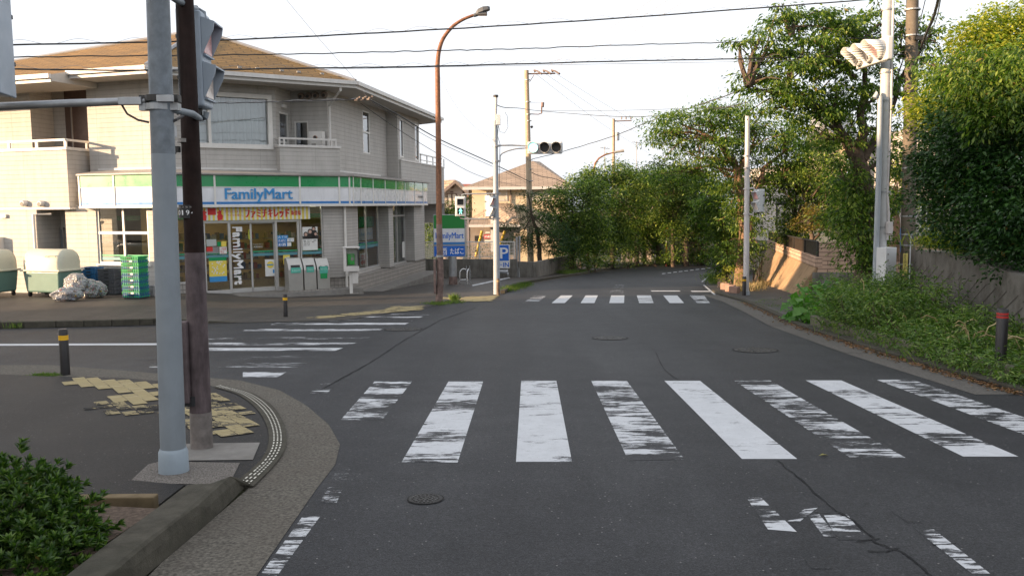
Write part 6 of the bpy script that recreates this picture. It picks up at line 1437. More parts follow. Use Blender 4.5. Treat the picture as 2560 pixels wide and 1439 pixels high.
for k in range(6):
    f = k / 5; u = .1 + (LnG - .13) * f; P.box(m, u - .03, u + .03, zd_ + (zc_ - zd_) * f + hb, zf0 + (zf1 - zf0) * f + .03, -.015, .02)
m.tube([P.pt(.1, zf0, 0), P.pt(LnG, zf1, 0)], .035, 6); m.obj('fence_posts', m_dark, t)
BWd = Pl(g0 + V((.02, 0)), (1, -.10)); zbt_ = PY(2100, 606, 27.2).z; zbb_ = PY(2100, 681, 27.2).z
m = M(); BWd.box(m, 0, 4.1, zbb_, zbt_, -.2, 0); tag(m.obj('block_wall', m_pink), 'pinkish block wall behind the big tree trunk', 'wall')
m = M(); BWd.box(m, -.15, 4.1, zbb_ - 1.4, zbb_ - .004, -.2, .06); tag(m.obj('wall_footing', m_conc), 'grey concrete footing under the pinkish block wall', 'wall')
B2 = Pl(PY(2268, 600, 29.5).xy, (1, .05)); m = M(); B2.box(m, 0, PY(2342, 600, 29.5).x - B2.o.x, PY(2300, 628, 29.5).z - 1.2, PY(2300, 590, 29.5).z, -.2, 0); tag(m.obj('block_wall', m_pink), 'sunlit pale block wall right of the thick utility pole', 'wall')
# diagonal grooved retaining wall
rp = [PY(2284, 700, 20.4).xy, PY(2380, 700, 17.2).xy, PY(2560, 700, 12.6).xy]; rp.append(rp[2] + (rp[2] - rp[1]) * 2.2)
tops = [PY(2292, 624, 20.4).z, PY(2380, 634, 17.2).z, PY(2560, 692, 12.6).z]; tops.append(tops[2])
tops = [tops[0], tops[1], tops[2], tops[2]]
t = thing('grooved_retaining_wall', 'weathered retaining wall with diagonal grooves behind the right hand bushes', 'wall', GP(rp[0].x, rp[0].y))
mg = M(); mw = M()
for i in range(3):
    P = Pl(rp[i], rp[i + 1] - rp[i]); Ln = (rp[i + 1] - rp[i]).length; g_ = gz(18) - 1.0
    mw._add([tuple(P.pt(0, g_, 0)), tuple(P.pt(Ln, g_, 0)), tuple(P.pt(Ln, tops[i + 1], 0)), tuple(P.pt(0, tops[i], 0)), tuple(P.pt(0, g_, -.35)), tuple(P.pt(Ln, g_, -.35)), tuple(P.pt(Ln, tops[i + 1], -.35)), tuple(P.pt(0, tops[i], -.35))], [(0, 1, 2, 3), (3, 2, 6, 7), (4, 0, 3, 7), (1, 5, 6, 2)])
    u = -4.0
    while u < Ln:
        a = max(u, 0); b_ = min(u + 4.2, Ln)
        if b_ - a > .15:
            top = lambda x: tops[i] + (tops[i + 1] - tops[i]) * x / Ln
            za, zb9 = g_ + .35 + (a - u) * .42, g_ + .35 + (b_ - u) * .42; zb9 = min(zb9, top(b_) - .12)
            if zb9 > za: mg._add([tuple(P.pt(a, za, .004)), tuple(P.pt(b_, zb9, .004)), tuple(P.pt(b_, zb9 + .022, .004)), tuple(P.pt(a, za + .022, .004))], [(0, 1, 2, 3)])
        u += .62
m_rwall = plain('weathered_brown_concrete', (.15, .14, .125), .92, .2, 2.5, bmp=.5, bscale=30, dirt=.7, dirtcol=(.07, .06, .05))
mw.obj('wall_face', m_rwall, t); mg.obj('grooves', plain('dark_groove_strips', (.075, .066, .058), .95), t)  # grooves drawn as flat darker strips on the wall face
P = Pl(rp[1], rp[2] - rp[1]); zz = PY(2390, 720, 16.8).z; uu_ = P.px(2390, 720)[0]; m = M()
P.box(m, uu_ - .25, uu_ + .35, zz - .17, zz + .17, -.01, .012); P.box(m, uu_ - .25 + .02, uu_ + .33, zz - .15, zz + .15, .012, .02); m.obj('wall_plate', m_rwall, t, bevel=.004)
m = M()   # raised garden ground behind the walls
for gp_, hz, cc_ in (([rp[3], rp[2], rp[1], rp[0], V((11.6, 21.3)), V((14.5, 26.5)), V((60, 26.5)), V((60, -4))], [tops[3] - .1, tops[2] - .1, tops[1] - .08, tops[0] - .08, .6, .6, 1, 1], V((18, 15, .8))),
                     ([V((10.0, 27.6)), V((11.8, 38.5)), V((14, 60)), V((60, 60)), V((60, 27.6))], [zbb_ + .1, zd_, zd_ - .4, 1, 1], V((18, 36, -.1)))):
    for i in range(len(gp_)):
        j = (i + 1) % len(gp_); m.poly([(gp_[j].x, gp_[j].y, hz[j]), (gp_[i].x, gp_[i].y, hz[i]), tuple(cc_)])
struct(m.obj('raised_garden_ground', plain('garden_earth', (.06, .065, .035), .95, .4, 3, bmp=.6)))
# traffic mirror
YM = 62; b = GP(PY(1666, 640, YM).x, YM)
t = thing('traffic_mirror', 'round traffic mirror on an orange post at the bend', 'mirror', b)
m = M(); m.tube([b, PY(1667, 585, YM)], .055, 10); m.obj('post', plain('orange_post', (.50, .10, .04), .5), t); c = PY(1669, 580, YM)
m = M(); m.tube([c + V((0, .05, 0)), c - V((0, .06, 0))], .30, 24); m.obj('mirror_rim', MAT['orange_post'], t)
m = M(); m.tube([c - V((0, .05, 0)), c - V((0, .085, 0)), c - V((0, .10, 0))], [.275, .2, .02], 24); m.obj('mirror_glass', plain('mirror_face', (.30, .30, .32), .12, .05, metal=.9), t, smooth=True)
m = M(); m.tube([PY(1666.3, 600, YM), PY(1666.3, 612, YM)], .058, 10); m.obj('white_tape', m_letw, t)
# brick edged planter on the right
q = PG(1818, 726); t = thing('brick_edging', 'short row of low edging stones around the right hand shrub', 'edging', q); m = M()
for k, (x, y) in enumerate(((1803, 712), (1806, 719), (1814, 724), (1826, 729), (1836, 733))): p = PG(x, y); m.box(p.x, p.y, p.z + .12, .34, .18, .24, R(-20 - k * 8))
m.obj('stones', plain('reddish_edging', (.30, .19, .15), .85, .2), t, bevel=.02)
# ------------------------------------------------------------------ houses
def win(P, u0, u1, z0, z1, par, fm, cur, off=0, vm=1, gm=None):
    m = M(); w_ = .07
    P.box(m, u0 - w_, u1 + w_, z0 - w_, z0, -.02, .05); P.box(m, u0 - w_, u1 + w_, z1, z1 + w_, -.02, .05); P.box(m, u0 - w_, u0, z0, z1, -.02, .049); P.box(m, u1, u1 + w_, z0, z1, -.02, .049)
    for k in range(1, vm + 1): u = u0 + (u1 - u0) * k / (vm + 1); P.box(m, u - .03, u + .03, z0, z1, -.02, .04)
    f = m.obj('window', fm, par); m = M(); P.box(m, u0, u1, z0, z1, -.02, .02); m.obj('pane', gm or cur, f); return f
def rquad(m, pts, d):
    pts = [V(p) for p in pts]; d = V(d).normalized(); nn = (pts[1] - pts[0]).cross(pts[-1] - pts[0]).normalized(); vv = nn.cross(d)
    if vv.z < 0: vv = -vv
    m.poly([tuple(p) for p in pts], [(p.dot(d), (p - pts[0]).dot(vv)) for p in pts])
m_cream = plain('cream_render', (.76, .63, .45), .85, .05, 2, bmp=.15, dirt=.12); m_roof2 = shingle('pale_brown_roof', (.40, .30, .22), .22, (.25, .19, .14), .2); m_roof3 = shingle('red_tile_roof', (.42, .13, .08), .25, (.25, .1, .07), .2)
m_brw = plain('brown_frame', (.12, .07, .05), .6); m_wcur = plain('white_curtain', (.62, .57, .48), .8, .15, 25)
YH = 62.0
H = thing('house', 'cream two storey house with pale hipped roof behind the tan utility pole', 'house', GP(3, YH))
zE = PY(1250, 468, YH).z; HP = Pl(PY(1180, 500, YH).xy, (1, .03)); hl = HP.px(1412, 500)[0]
m = M(); HP.wall(m, 0, hl, -4, zE); HPr = Pl(HP.pt(hl, 0).xy, (.1, 1)); HPr.wall(m, 0, 8, -4, zE); HPl = Pl(HP.pt(0, 0, -8).xy, (-.0, -1)); HPl.wall(m, 0, 8, -4, zE); m.obj('wall', m_cream, H)
c00, c10, c11, c01 = HP.pt(-.6, zE, .7), HP.pt(hl + .6, zE, .7), HP.pt(hl + .6, zE, -9), HP.pt(-.6, zE, -9); apx = PY(1332, 402, YH + 4); ap2 = apx + V((.6, 1.5, 0))
m = M(); rquad(m, [c00, c10, apx], (1, 0, 0)); rquad(m, [c10, c11, ap2, apx], (0, 1, 0)); rquad(m, [c01, c00, apx, ap2], (0, 1, 0)); rquad(m, [c11, c01, ap2], (1, 0, 0)); m.obj('roof', m_roof2, H)
m = M(); HP.box(m, -.65, hl + .65, zE - .18, zE + .02, .6, .8); m.box((c10.x), YH + 4, zE - .08, .2, 9.6, .2); m.obj('eave_gutter', m_eave, H); m = M(); m.poly([tuple(p) for p in (c00, c10, c11, c01)][::-1]); m.obj('soffit', m_cream, H)
for xa, xb in ((1218, 1266), (1333, 1372)): win(HP, HP.px(xa, 490)[0], HP.px(xb, 490)[0], HP.px(xa, 500)[1], HP.px(xa, 476)[1], H, m_eave, m_wcur)
m = M(); u = HP.px(1277, 500)[0]; HP.box(m, u - .05, u + .05, HP.px(1277, 540)[1], zE, 0, .1); m.obj('down_pipe', MAT['rusty_vent'], H)
q0, q1 = PY(1172, 562, YH - 3), PY(1300, 562, YH - 3); m = M(); w0, w1 = PY(1172, 540, YH).z, 0
rquad(m, [q0, q1, PY(1283, 508, YH - .1), PY(1235, 508, YH - .1), PY(1180, 543, YH - .1)], (1, 0, 0)); m.obj('porch_roof', m_roof2, H); m = M(); m.box((q0.x + q1.x) / 2, YH - 3.0, q0.z - .08, q1.x - q0.x, .15, .16); m.obj('eave_gutter', m_eave, H)
m = M(); P = Pl(PY(1176, 600, YH - 2.2).xy, (1, 0)); P.wall(m, 0, PY(1300, 600, YH - 2.2).x - P.o.x, -4, q0.z - .1); m.obj('porch_wall', plain('grey_garage_wall', (.33, .28, .24), .85, .08, 3, dirt=.3, streak=True), H)
u = lambda x: P.px(x, 600)[0]
m = M(); P.box(m, u(1210), u(1229), P.px(1220, 596)[1], P.px(1220, 586)[1], .02, .05); s9 = m.obj('red_notice', plain('crimson_notice', (.50, .04, .06), .5), H); text('火気厳禁', P.mtx(u(1211.5), P.px(1220, 594)[1], .055), u(1227.5) - u(1211.5), P.px(1220, 588)[1] - P.px(1220, 594)[1], m_letw, s9, bold=.02)
m = M(); P.box(m, u(1214), u(1225), P.px(1220, 583)[1], P.px(1220, 579)[1], .02, .05); P.box(m, u(1212), u(1228), P.px(1220, 607)[1], P.px(1220, 600)[1], .02, .05); m.obj('notice', m_paper, H)
m = M(); P.box(m, u(1187), u(1198), P.px(1192, 602)[1], P.px(1192, 589)[1], .0, .12); m.obj('meter_box', m_dark, H); m = M(); p9 = PY(1230, 575, YH - 2.6); m.box(p9.x, p9.y, p9.z, .2, .2, 3); m.obj('porch_post', m_eave, H)
for (xa, ya, xb, yb, lab) in ((1192, 618, 1205, 577, 'slanting yellow guy guard tube left of the middle signal pole'), (1247, 606, 1262, 577, 'slanting yellow guy guard tube right of the middle signal pole')):
    t = thing('guy_guard', lab, 'yellow tube', PY(xa, ya, 52)); m = M(); m.tube([PY(xa - 3, ya + 25, 52), PY(xb, yb, 52)], .085, 10); m.obj('tube', plain('safety_yellow', (.60, .38, .03), .5, .1), t, smooth=True); m = M(); m.tube([PY(xb, yb, 52), PY(xb + (xb - xa) * 3.0, yb - (ya - yb) * 3.0, 51)], .009, 4); m.obj('stay_wire', m_thinw, t)
# gabled house
YG = 75.0; H = thing('house', 'small beige gabled house with brown window frames left of the cream house', 'house', GP(-5, YG))
P = Pl(PY(1085, 500, YG).xy, (1, 0)); u = lambda x: P.px(x, 500)[0]; zz = lambda y: P.px(1140, y)[1]; m = M()
P.wall(m, u(1095), u(1157), -4, zz(475)); m.poly([tuple(P.pt(u(1095), zz(475))), tuple(P.pt(u(1157), zz(475))), tuple(P.pt(u(1140), zz(453)))]); 
P_2 = Pl(P.pt(u(1157), 0).xy, (0, 1)); P_2.wall(m, 0, 7, -4, zz(475)); m.obj('wall', plain('beige_render', (.42, .37, .33), .85, .05), H)
A_, B_, T_ = P.pt(u(1094), zz(488), .6), P.pt(u(1175), zz(484), .6), P.pt(u(1140), zz(450), .6); bk_ = V((0, 7, 0)); m = M(); rquad(m, [A_, T_, T_ + bk_, A_ + bk_], (0, 1, 0)); rquad(m, [B_, B_ + bk_, T_ + bk_, T_], (0, 1, 0)); rquad(m, [A_, T_, T_ + V((-5, 2, 0)), A_ + V((-5, 2, 0))], (1, 0, 0)); m.obj('roof', m_roof2, H)
m = M(); dv = V((0, 0, -.3)); m.poly([tuple(p) for p in (A_ + dv, T_ + dv, T_, A_)]); m.poly([tuple(p) for p in (T_ + dv, B_ + dv, B_, T_)]); m.poly([tuple(p) for p in (B_, B_ + dv, B_ + dv + bk_, B_ + bk_)]); m.poly([tuple(p) for p in (T_ + dv * .5, B_ + dv * .5, B_ + dv * .5 + bk_, T_ + dv * .5 + bk_)][::-1]); m.obj('verge_board', plain('grey_brown_board', (.20, .16, .14), .7), H)
for xa, xb in ((1119.5, 1128), (1131.5, 1140)): win(P, u(xa), u(xb), zz(512), zz(485), H, m_brw, m_wcur, vm=0)
m = M(); P.box(m, u(1126), u(1134), zz(481), zz(478), 0, .08); q = P.pt(u(1130.5), zz(465.5)); m.tube([q, q - V((0, .06, 0))], .22, 12); m.obj('gable_vent', m_brw, H)
# red roofed house
YK = 92.0; H = thing('house', 'house with red tiled roof glimpsed between the gabled and the cream house', 'house', GP(-4, YK))
m = M(); rquad(m, [PY(1120, 492, YK - 3), PY(1215, 494, YK - 3), PY(1200, 460, YK + 2), PY(1140, 460, YK + 2)], (1, 0, 0)); m.obj('roof', m_roof3, H); m = M(); P = Pl(PY(1130, 500, YK - 2.5).xy, (1, 0)); P.wall(m, 0, 4, -4.5, PY(1150, 493, YK - 3).z); m.obj('wall', plain('grey_purple_render', (.25, .22, .23), .85), H)
t = thing('water_tank', 'small white bottle-shaped vent glimpsed left of the rusty street lamp', 'vent', PY(1084, 535, 60)); m = M(); q = PY(1084.5, 532, 60); m.lathe([(.08, q.z - .25), (.12, q.z - .15), (.12, q.z + .12), (.05, q.z + .24)], 10, q.x, q.y); m.obj('tank', m_letw, t, smooth=True)
# houses behind the roadside trees
def boxhouse(label, x0, x1, ytop, Y, mat, roof=None, rooftop=None, wins=(), depth=8, tilt=0.0, xr=None):
    H = thing('house', label, 'house', GP(PY(x0, 600, Y).x, Y)); P = Pl(PY(x0, 600, Y).xy, (1, tilt)); L9 = P.px(x1, 600)[0]; zT = P.px((x0 + x1) / 2, ytop)[1]
    m = M(); P.wall(m, 0, L9, -6, zT); Pl(P.pt(L9, 0).xy, (0.05, 1)).wall(m, 0, depth, -6, zT); Pl(P.pt(0, 0, -depth).xy, (0, -1)).wall(m, 0, depth, -6, zT); m.obj('wall', mat, H)
    m = M()
    if rooftop:
        c = [P.pt(-.5, zT, .5), P.pt(L9 + .5, zT, .5), P.pt(L9 + .5, zT, -depth), P.pt(-.5, zT, -depth)]; z2 = P.px((x0 + x1) / 2, rooftop, -depth / 2)[1]; r1_, r2_ = P.pt(L9 * .3, z2, -depth / 2), P.pt(L9 * .7, z2, -depth / 2)
        rquad(m, [c[0], c[1], r2_, r1_], (1, 0, 0)); rquad(m, [c[1], c[2], r2_], (0, 1, 0)); rquad(m, [c[2], c[3], r1_, r2_], (1, 0, 0)); rquad(m, [c[3], c[0], r1_], (0, 1, 0))
    else: P.box(m, -.1, L9 + .1, zT, zT + .2, -depth, .1)
    m.obj('roof', roof or m_gcap, H)
    for (a, b_, c9, d9) in wins: win(P, P.px(a, 600)[0], P.px(b_, 600)[0], P.px((a + b_) / 2, d9)[1], P.px((a + b_) / 2, c9)[1], H, m_eave, m_dkroom, vm=1)
    return H, P
boxhouse('shaded grey house wall behind the middle roadside trees', 1560, 1603, 470, 78, plain('mid_grey_render', (.30, .27, .25), .85), wins=((1575, 1583, 560, 580),))  # plain mid grey wall colour
boxhouse('pale sunlit house behind the roadside trees right of the orange stemmed tree', 1600, 1660, 490, 88, m_cream, m_roof2, 460, wins=((1604, 1640, 574, 582),))
boxhouse('beige house wall behind the round traffic mirror', 1646, 1716, 478, 72, plain('beige_wall_render', (.36, .30, .26), .85), m_roof2, 450)
H, P = boxhouse('terracotta walled house behind the trees at the bend', 1716, 1772, 500, 70, plain('terracotta_render', (.50, .29, .20), .85), m_gcap, None, wins=((1752, 1762, 560, 582),))
m = M(); P.box(m, P.px(1690, 600)[0], P.px(1800, 600)[0], P.px(1740, 598)[1], P.px(1740, 592)[1], 0, .5); m.obj('porch_canopy', m_gcap, H)
H, P = boxhouse('white house behind the black fence with dark pergola', 1955, 2110, 420, 46, plain('pale_render', (.55, .50, .46), .85, .05), m_gcap, None, wins=((1985, 2030, 430, 440),))
# gable roof above it
YQ = 44; H = thing('house', 'house whose grey gable roof shows through the gap in the right hand trees', 'house', GP(PY(2080, 600, YQ).x, YQ)); P = Pl(PY(1990, 400, YQ).xy, (1, 0)); m = M()
L0, T0, R0 = PY(2005, 345, YQ), PY(2065, 300, YQ), PY(2120, 378, YQ); T0 = PY(2045, 316, YQ); m.poly([tuple(P.pt(P.px(2012, 400)[0], -3)), tuple(P.pt(P.px(2110, 400)[0], -3)), (R0.x, R0.y, R0.z), (T0.x, T0.y, T0.z), (L0.x + .2, L0.y, L0.z)]); m.obj('wall', m_cream, H)
m = M(); bb9 = V((3.0, 7, 2.2)); o9 = V((0, -.6, .05)); rquad(m, [L0 + o9, T0 + o9, T0 + bb9, L0 + bb9], (.4, 1, 0)); rquad(m, [T0 + o9, R0 + o9 + V((.5, 0, -.3)), R0 + bb9, T0 + bb9], (.4, 1, 0)); r9 = m.obj('roof', m_gcap, H); so = r9.modifiers.new('t', 'SOLIDIFY'); so.thickness = .28
t = thing('pergola', 'dark tall frame with posts in front of the white house', 'garden frame', GP(PY(1942, 690, 41).x, 41)); m = M()
for x in (1942, 1962): m.tube([PY(x, 700, 41), PY(x, 508, 41)], .045, 6)
m.tube([PY(1940, 508, 41), PY(2010, 506, 41)], .12, 6); m.obj('posts', m_dark, t)
boxhouse('grey tiled house glimpsed behind the thick right hand utility pole', 2285, 2420, 330, 40, plain('light_grey_tiles', (.42, .38, .36), .8, .1, 12), m_gcap, None, wins=((2300, 2325, 500, 570),))
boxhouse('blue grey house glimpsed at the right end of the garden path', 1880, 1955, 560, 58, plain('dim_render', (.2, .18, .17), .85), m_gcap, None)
# buildings outside the frame that throw the evening shade across the junction
def shade_house(label, x0, x1, y0, y1, ztop, mat, rh=1.6):
    H = thing('house', label, 'house', GP((x0 + x1) / 2, (y0 + y1) / 2)); m = M(); cx, cy = (x0 + x1) / 2, (y0 + y1) / 2; m.box(cx, cy, ztop / 2 - 2, x1 - x0, y1 - y0, ztop + 4); m.obj('wall', mat, H)
    m = M(); a = [V((x0 - .5, y0 - .5, ztop)), V((x1 + .5, y0 - .5, ztop)), V((x1 + .5, y1 + .0, ztop)), V((x0 - .5, y1 + .0, ztop))]; r1_, r2_ = V((cx, y0 + 3, ztop + rh)), V((cx, y1 - 3, ztop + rh))
    rquad(m, [a[0], a[1], r1_], (1, 0, 0)); rquad(m, [a[1], a[2], r2_, r1_], (0, 1, 0)); rquad(m, [a[2], a[3], r2_], (1, 0, 0)); rquad(m, [a[3], a[0], r1_, r2_], (0, 1, 0)); m.obj('roof', m_roof2, H)
shade_house('unseen apartment house shaped to shade the junction, left of the photo', -43, -38, -40, 10.7, 11.6, m_cream, .8)
# ------------------------------------------------------------------ vegetation
lf_cherry = leafm('cherry_leaves', (.030, .064, .012), (.080, .148, .024), (.24, .30, .055), .36)
lf_far = leafm('roadside_leaves', (.020, .046, .010), (.072, .130, .024), (.27, .33, .066), .30)
lf_dark = leafm('dark_evergreen_leaves', (.012, .040, .012), (.026, .070, .018), (.055, .120, .028), .18, .35)
lf_yel = leafm('yellow_green_leaves', (.13, .18, .02), (.26, .29, .035), (.42, .40, .055), .35)
lf_bush = leafm('bush_leaves', (.050, .105, .020), (.098, .175, .034), (.20, .27, .060), .28, .4)
lf_big = leafm('broad_leaves', (.08, .20, .04), (.13, .29, .06), (.19, .36, .09), .35, .4)
lf_grass = leafm('grass_blades', (.06, .12, .02), (.11, .18, .035), (.20, .24, .06), .3, .5)
lf_dry = leafm('dry_grass', (.28, .20, .11), (.40, .30, .17), (.52, .42, .25), .2, .7)
lf_az = leafm('azalea_leaves', (.018, .045, .010), (.040, .088, .017), (.12, .19, .034), .25, .33)
lf_gold = leafm('golden_shrub_leaves', (.16, .19, .02), (.27, .28, .035), (.38, .36, .06), .35)
lf_orange = leafm('bronze_leaves', (.15, .10, .02), (.22, .16, .035), (.14, .17, .04), .3)

def leaf_mesh(name, P, D, Nn, L, W, mat, par=None, fold=.18, kind=None, tip=.55):
    """leaves as folded blades: P base points, D directions, Nn side vectors, L lengths, W widths"""
    n = len(P); 
    D = D / np.linalg.norm(D, axis=1, keepdims=True); S_ = np.cross(D, Nn); S_ /= (np.linalg.norm(S_, axis=1, keepdims=True) + 1e-9); U_ = np.cross(S_, D)
    L = L[:, None]; W = W[:, None]
    mid_ = P + D * L * .5
    dro = np.array([0, 0, -1.0])
    a = P; b = mid_ + S_ * W * .5 + U_ * W * fold; c = P + D * L + dro * L * .12; d = mid_ - S_ * W * .5 + U_ * W * fold
    co = np.stack([a, b, c, d], 1).reshape(-1, 3).astype(np.float32)
    if par is not None:
        inv = np.array(WM[par.name].inverted()); co = (co @ inv[:3, :3].T + inv[:3, 3]).astype(np.float32)
    # two triangles with the midrib as the shared edge
    idx = np.arange(n)[:, None] * 4
    tri = np.concatenate([idx + np.array([0, 1, 2]), idx + np.array([0, 2, 3])], 1).reshape(-1).astype(np.int32)
    me = bpy.data.meshes.new(name); me.vertices.add(n * 4); me.vertices.foreach_set('co', co.reshape(-1))
    me.loops.add(n * 6); me.loops.foreach_set('vertex_index', tri); me.polygons.add(n * 2); me.polygons.foreach_set('loop_start', np.arange(n * 2, dtype=np.int32) * 3)
    me.materials.append(mat); me.update(calc_edges=True); me.validate()
    o = bpy.data.objects.new(name, me); C.objects.link(o)
    if par is not None: o.parent = par; WM[o.name] = WM[par.name]
    if kind: o['kind'] = kind
    return o
def sph(n):
    v = nr.normal(size=(n, 3)); return v / np.linalg.norm(v, axis=1, keepdims=True)
def clusters(blobs, per, shell=.5, z=.8, minz=None):
    """cluster centres inside ellipsoid blobs, biased to the outside and the top"""
    out = []; own = []
    for bi, (c, r) in enumerate(blobs):
        n = max(4, int(per * (r[0] * r[1] * r[2]) ** .667)); d = sph(n); rad = shell + (1 - shell) * nr.random(n) ** .6
        lump = 1 + .22 * np.sin(d[:, 0] * 5 + bi) * np.cos(d[:, 1] * 4 + 2 * bi) + .12 * nr.normal(size=n)
        p = np.array(c) + d * (rad * lump)[:, None] * np.array(r); out.append(p); own.append(np.full(n, bi))
    return np.concatenate(out), np.concatenate(own)
def foliage(name, cen, nl, cr, L, W, mat, par, droop=.55, flat=.6, kind=None, fold=.18):
    n = len(cen); k = nl; P = np.repeat(cen, k, 0); off = nr.normal(size=(n * k, 3)) * np.array([cr, cr, cr * flat]) * .55
    sz = np.repeat(.7 + .6 * nr.random(n), k)[:, None]; P = P + off * sz
    D = off / (np.linalg.norm(off, axis=1, keepdims=True) + 1e-6) + nr.normal(size=P.shape) * .45; D[:, 2] = D[:, 2] * .6 - droop * nr.random(len(P)) * 1.6
    Nn = np.array([0, 0, 1.0]) + nr.normal(size=P.shape) * .55
    ll = L * (.42 + .95 * nr.random(len(P))); return leaf_mesh(name, P, D, Nn, ll, ll * W / L, mat, par, kind=kind, fold=fold)
def tree(name, label, cat, trunk, limbs, blobs, per, nl, cr, L, W, mat, group=None, droop=.55, bark=None, flat=.6, shell=.5, twigs=60, extra=None):
    """trunk: [(x,y,z,r)...]; limbs: lists of the same; blobs: [((x,y,z),(rx,ry,rz))...]"""
    t = thing(name, label, cat, trunk[0][:3], 0, group); m = M(); bk = bark or m_bark
    def wob(pts, k=5, j=.03):
        pts = smooth([tuple(p) for p in pts], k); return [V(p[:3]) + V((rnd.uniform(-j, j), rnd.uniform(-j, j), 0)) for p in pts], [max(.006, p[3]) for p in pts]
    a, r = wob(trunk, 5, trunk[0][3] * .12); m.tube(a, r, 12); m.obj('trunk', bk, t, smooth=True)
    m = M()
    for lb in limbs: a, r = wob(lb, 5, .03); m.tube(a, r, 8)
    cen, own = clusters(blobs, per, shell)
    if extra is not None: cen = np.concatenate([cen, extra]); own = np.concatenate([own, np.zeros(len(extra), int)])
    nodes_ = [V(p[:3]) for lb in limbs for p in lb] + [V(p[:3]) for p in trunk[len(trunk) // 2:]]
    for (c, rr) in blobs:
        s = min(nodes_, key=lambda q: (q - V(c)).length + (2 if q.z > c[2] else 0)); e = V(c); md = s.lerp(e, .5) + V((rnd.uniform(-.2, .2), rnd.uniform(-.2, .2), rnd.uniform(0, .3))) * min(1, (e - s).length * .4)
        r0 = trunk[0][3] * .28; m.tube([s, md, e], [r0, r0 * .7, r0 * .4], 6, cap=False)
        sub = [tuple(q) for q in cen[nr.integers(0, len(cen), 200)] if (V(q) - e).length < max(rr) * 1.2][:max(3, twigs // len(blobs))]
        for q in sub: q = V(q); st = s.lerp(e, rnd.uniform(.3, 1)); m.tube([st, st.lerp(q, .5) + V((0, 0, .08)), q], [r0 * .35, r0 * .2, .006], 4, cap=False)
    m.obj('branches', bk, t, smooth=False)
    foliage('crown', cen, nl, cr, L, W, mat, t, droop, flat); return t
def B(px, py, y, rx, ry, rz): return (tuple(PY(px, py, y)), (rx, ry, rz))
def T4(px, py, y, r): p = PY(px, py, y); return (p.x, p.y, p.z, r)
# big cherry tree on the right
YT = 22.5; q = GP(PY(2150, 700, YT).x, YT, .1)
tree('cherry_tree', 'big cherry tree whose crown spreads around the tall white signal pole', 'tree', [(q.x, q.y, q.z - .2, .27), T4(2165, 640, YT, .23), T4(2168, 520, YT, .21), T4(2155, 430, YT, .20), T4(2130, 370, YT, .19)],
     [[T4(2130, 370, YT, .16), T4(2112, 350, YT, .12), T4(2080, 290, YT, .10), T4(2040, 265, YT - .4, .07), T4(1960, 240, YT - .8, .045), T4(1870, 215, YT - 1, .02)],
      [T4(2140, 375, YT, .15), T4(2160, 330, YT, .12), T4(2150, 290, YT, .09), T4(2165, 210, YT, .07), T4(2150, 120, YT, .045), T4(2080, 50, YT, .02)],
      [T4(2140, 195, YT, .08), T4(2110, 170, YT, .06), T4(2060, 120, YT - .5, .04), T4(1980, 90, YT - .6, .02)], [T4(2155, 400, YT, .13), T4(2200, 330, YT + .5, .10), T4(2240, 240, YT + .7, .06), T4(2270, 150, YT + .8, .03)]],
     [B(1985, 50, YT - .5, .95, .9, .30), B(2060, 70, YT - .3, 1.0, 1.0, .45), B(2120, 50, YT, .6, .8, .35), B(1930, 110, YT - .8, .75, .8, .32), B(2010, 130, YT - .6, .9, 1.0, .45), B(1985, 175, YT - .8, 1.0, 1.0, .4), B(2080, 160, YT - .2, 1.0, 1.2, .6),
      B(1880, 213, YT - 1.0, .5, .6, .16), B(1950, 235, YT - .9, .9, .9, .35), B(2020, 250, YT - .5, 1.0, 1.1, .5), B(2090, 240, YT, .9, 1.1, .55), B(2150, 130, YT, .9, 1, .6), B(2200, 60, YT + .4, .8, .9, .5), B(2250, 110, YT + .6, .7, .8, .45),
      B(2290, 60, YT + .6, .5, .7, .25), B(2300, 125, YT + .6, .5, .6, .3), B(2240, 200, YT + .5, .8, .9, .5), B(2180, 250, YT + .2, .8, .9, .5), B(2120, 330, YT + .2, .8, .9, .5), B(2060, 350, YT + .1, .6, .8, .4), B(2210, 330, YT + .5, .8, .8, .5),
      B(2230, 410, YT + .5, .7, .8, .5), B(2120, 450, YT + .5, .6, .7, .5), B(2330, 85, YT + .3, .3, .5, .15), B(2190, 500, YT + .4, .5, .6, .5), B(2125, 540, YT - .2, .6, .6, .7), B(2165, 600, YT - .35, .55, .55, .7), B(2180, 520, YT - .35, .55, .5, .6), B(2140, 640, YT - .3, .4, .4, .35), B(2190, 590, YT + .5, .5, .5, .6), B(2150, 470, YT - .35, .45, .4, .4), B(2110, 500, YT, .5, .5, .4), B(2120, 580, YT - .5, .6, .5, .7), B(2185, 640, YT - .5, .5, .4, .5), B(2150, 530, YT - .55, .6, .4, .7), B(2100, 440, YT - .2, .6, .5, .5), B(1900, 95, YT - .8, .5, .6, .2), B(1850, 112, YT - .9, .35, .5, .13), B(1955, 32, YT - .6, .45, .6, .18), B(1880, 150, YT - .8, .5, .6, .2), B(1905, 190, YT - .9, .5, .6, .22), B(2060, 30, YT - .2, .5, .6, .2), B(1940, 270, YT - .7, .7, .8, .25), B(2050, 300, YT - .3, .7, .8, .3)],
     38, 58, .26, .12, .048, lf_cherry, None, .8, twigs=150, flat=.36)
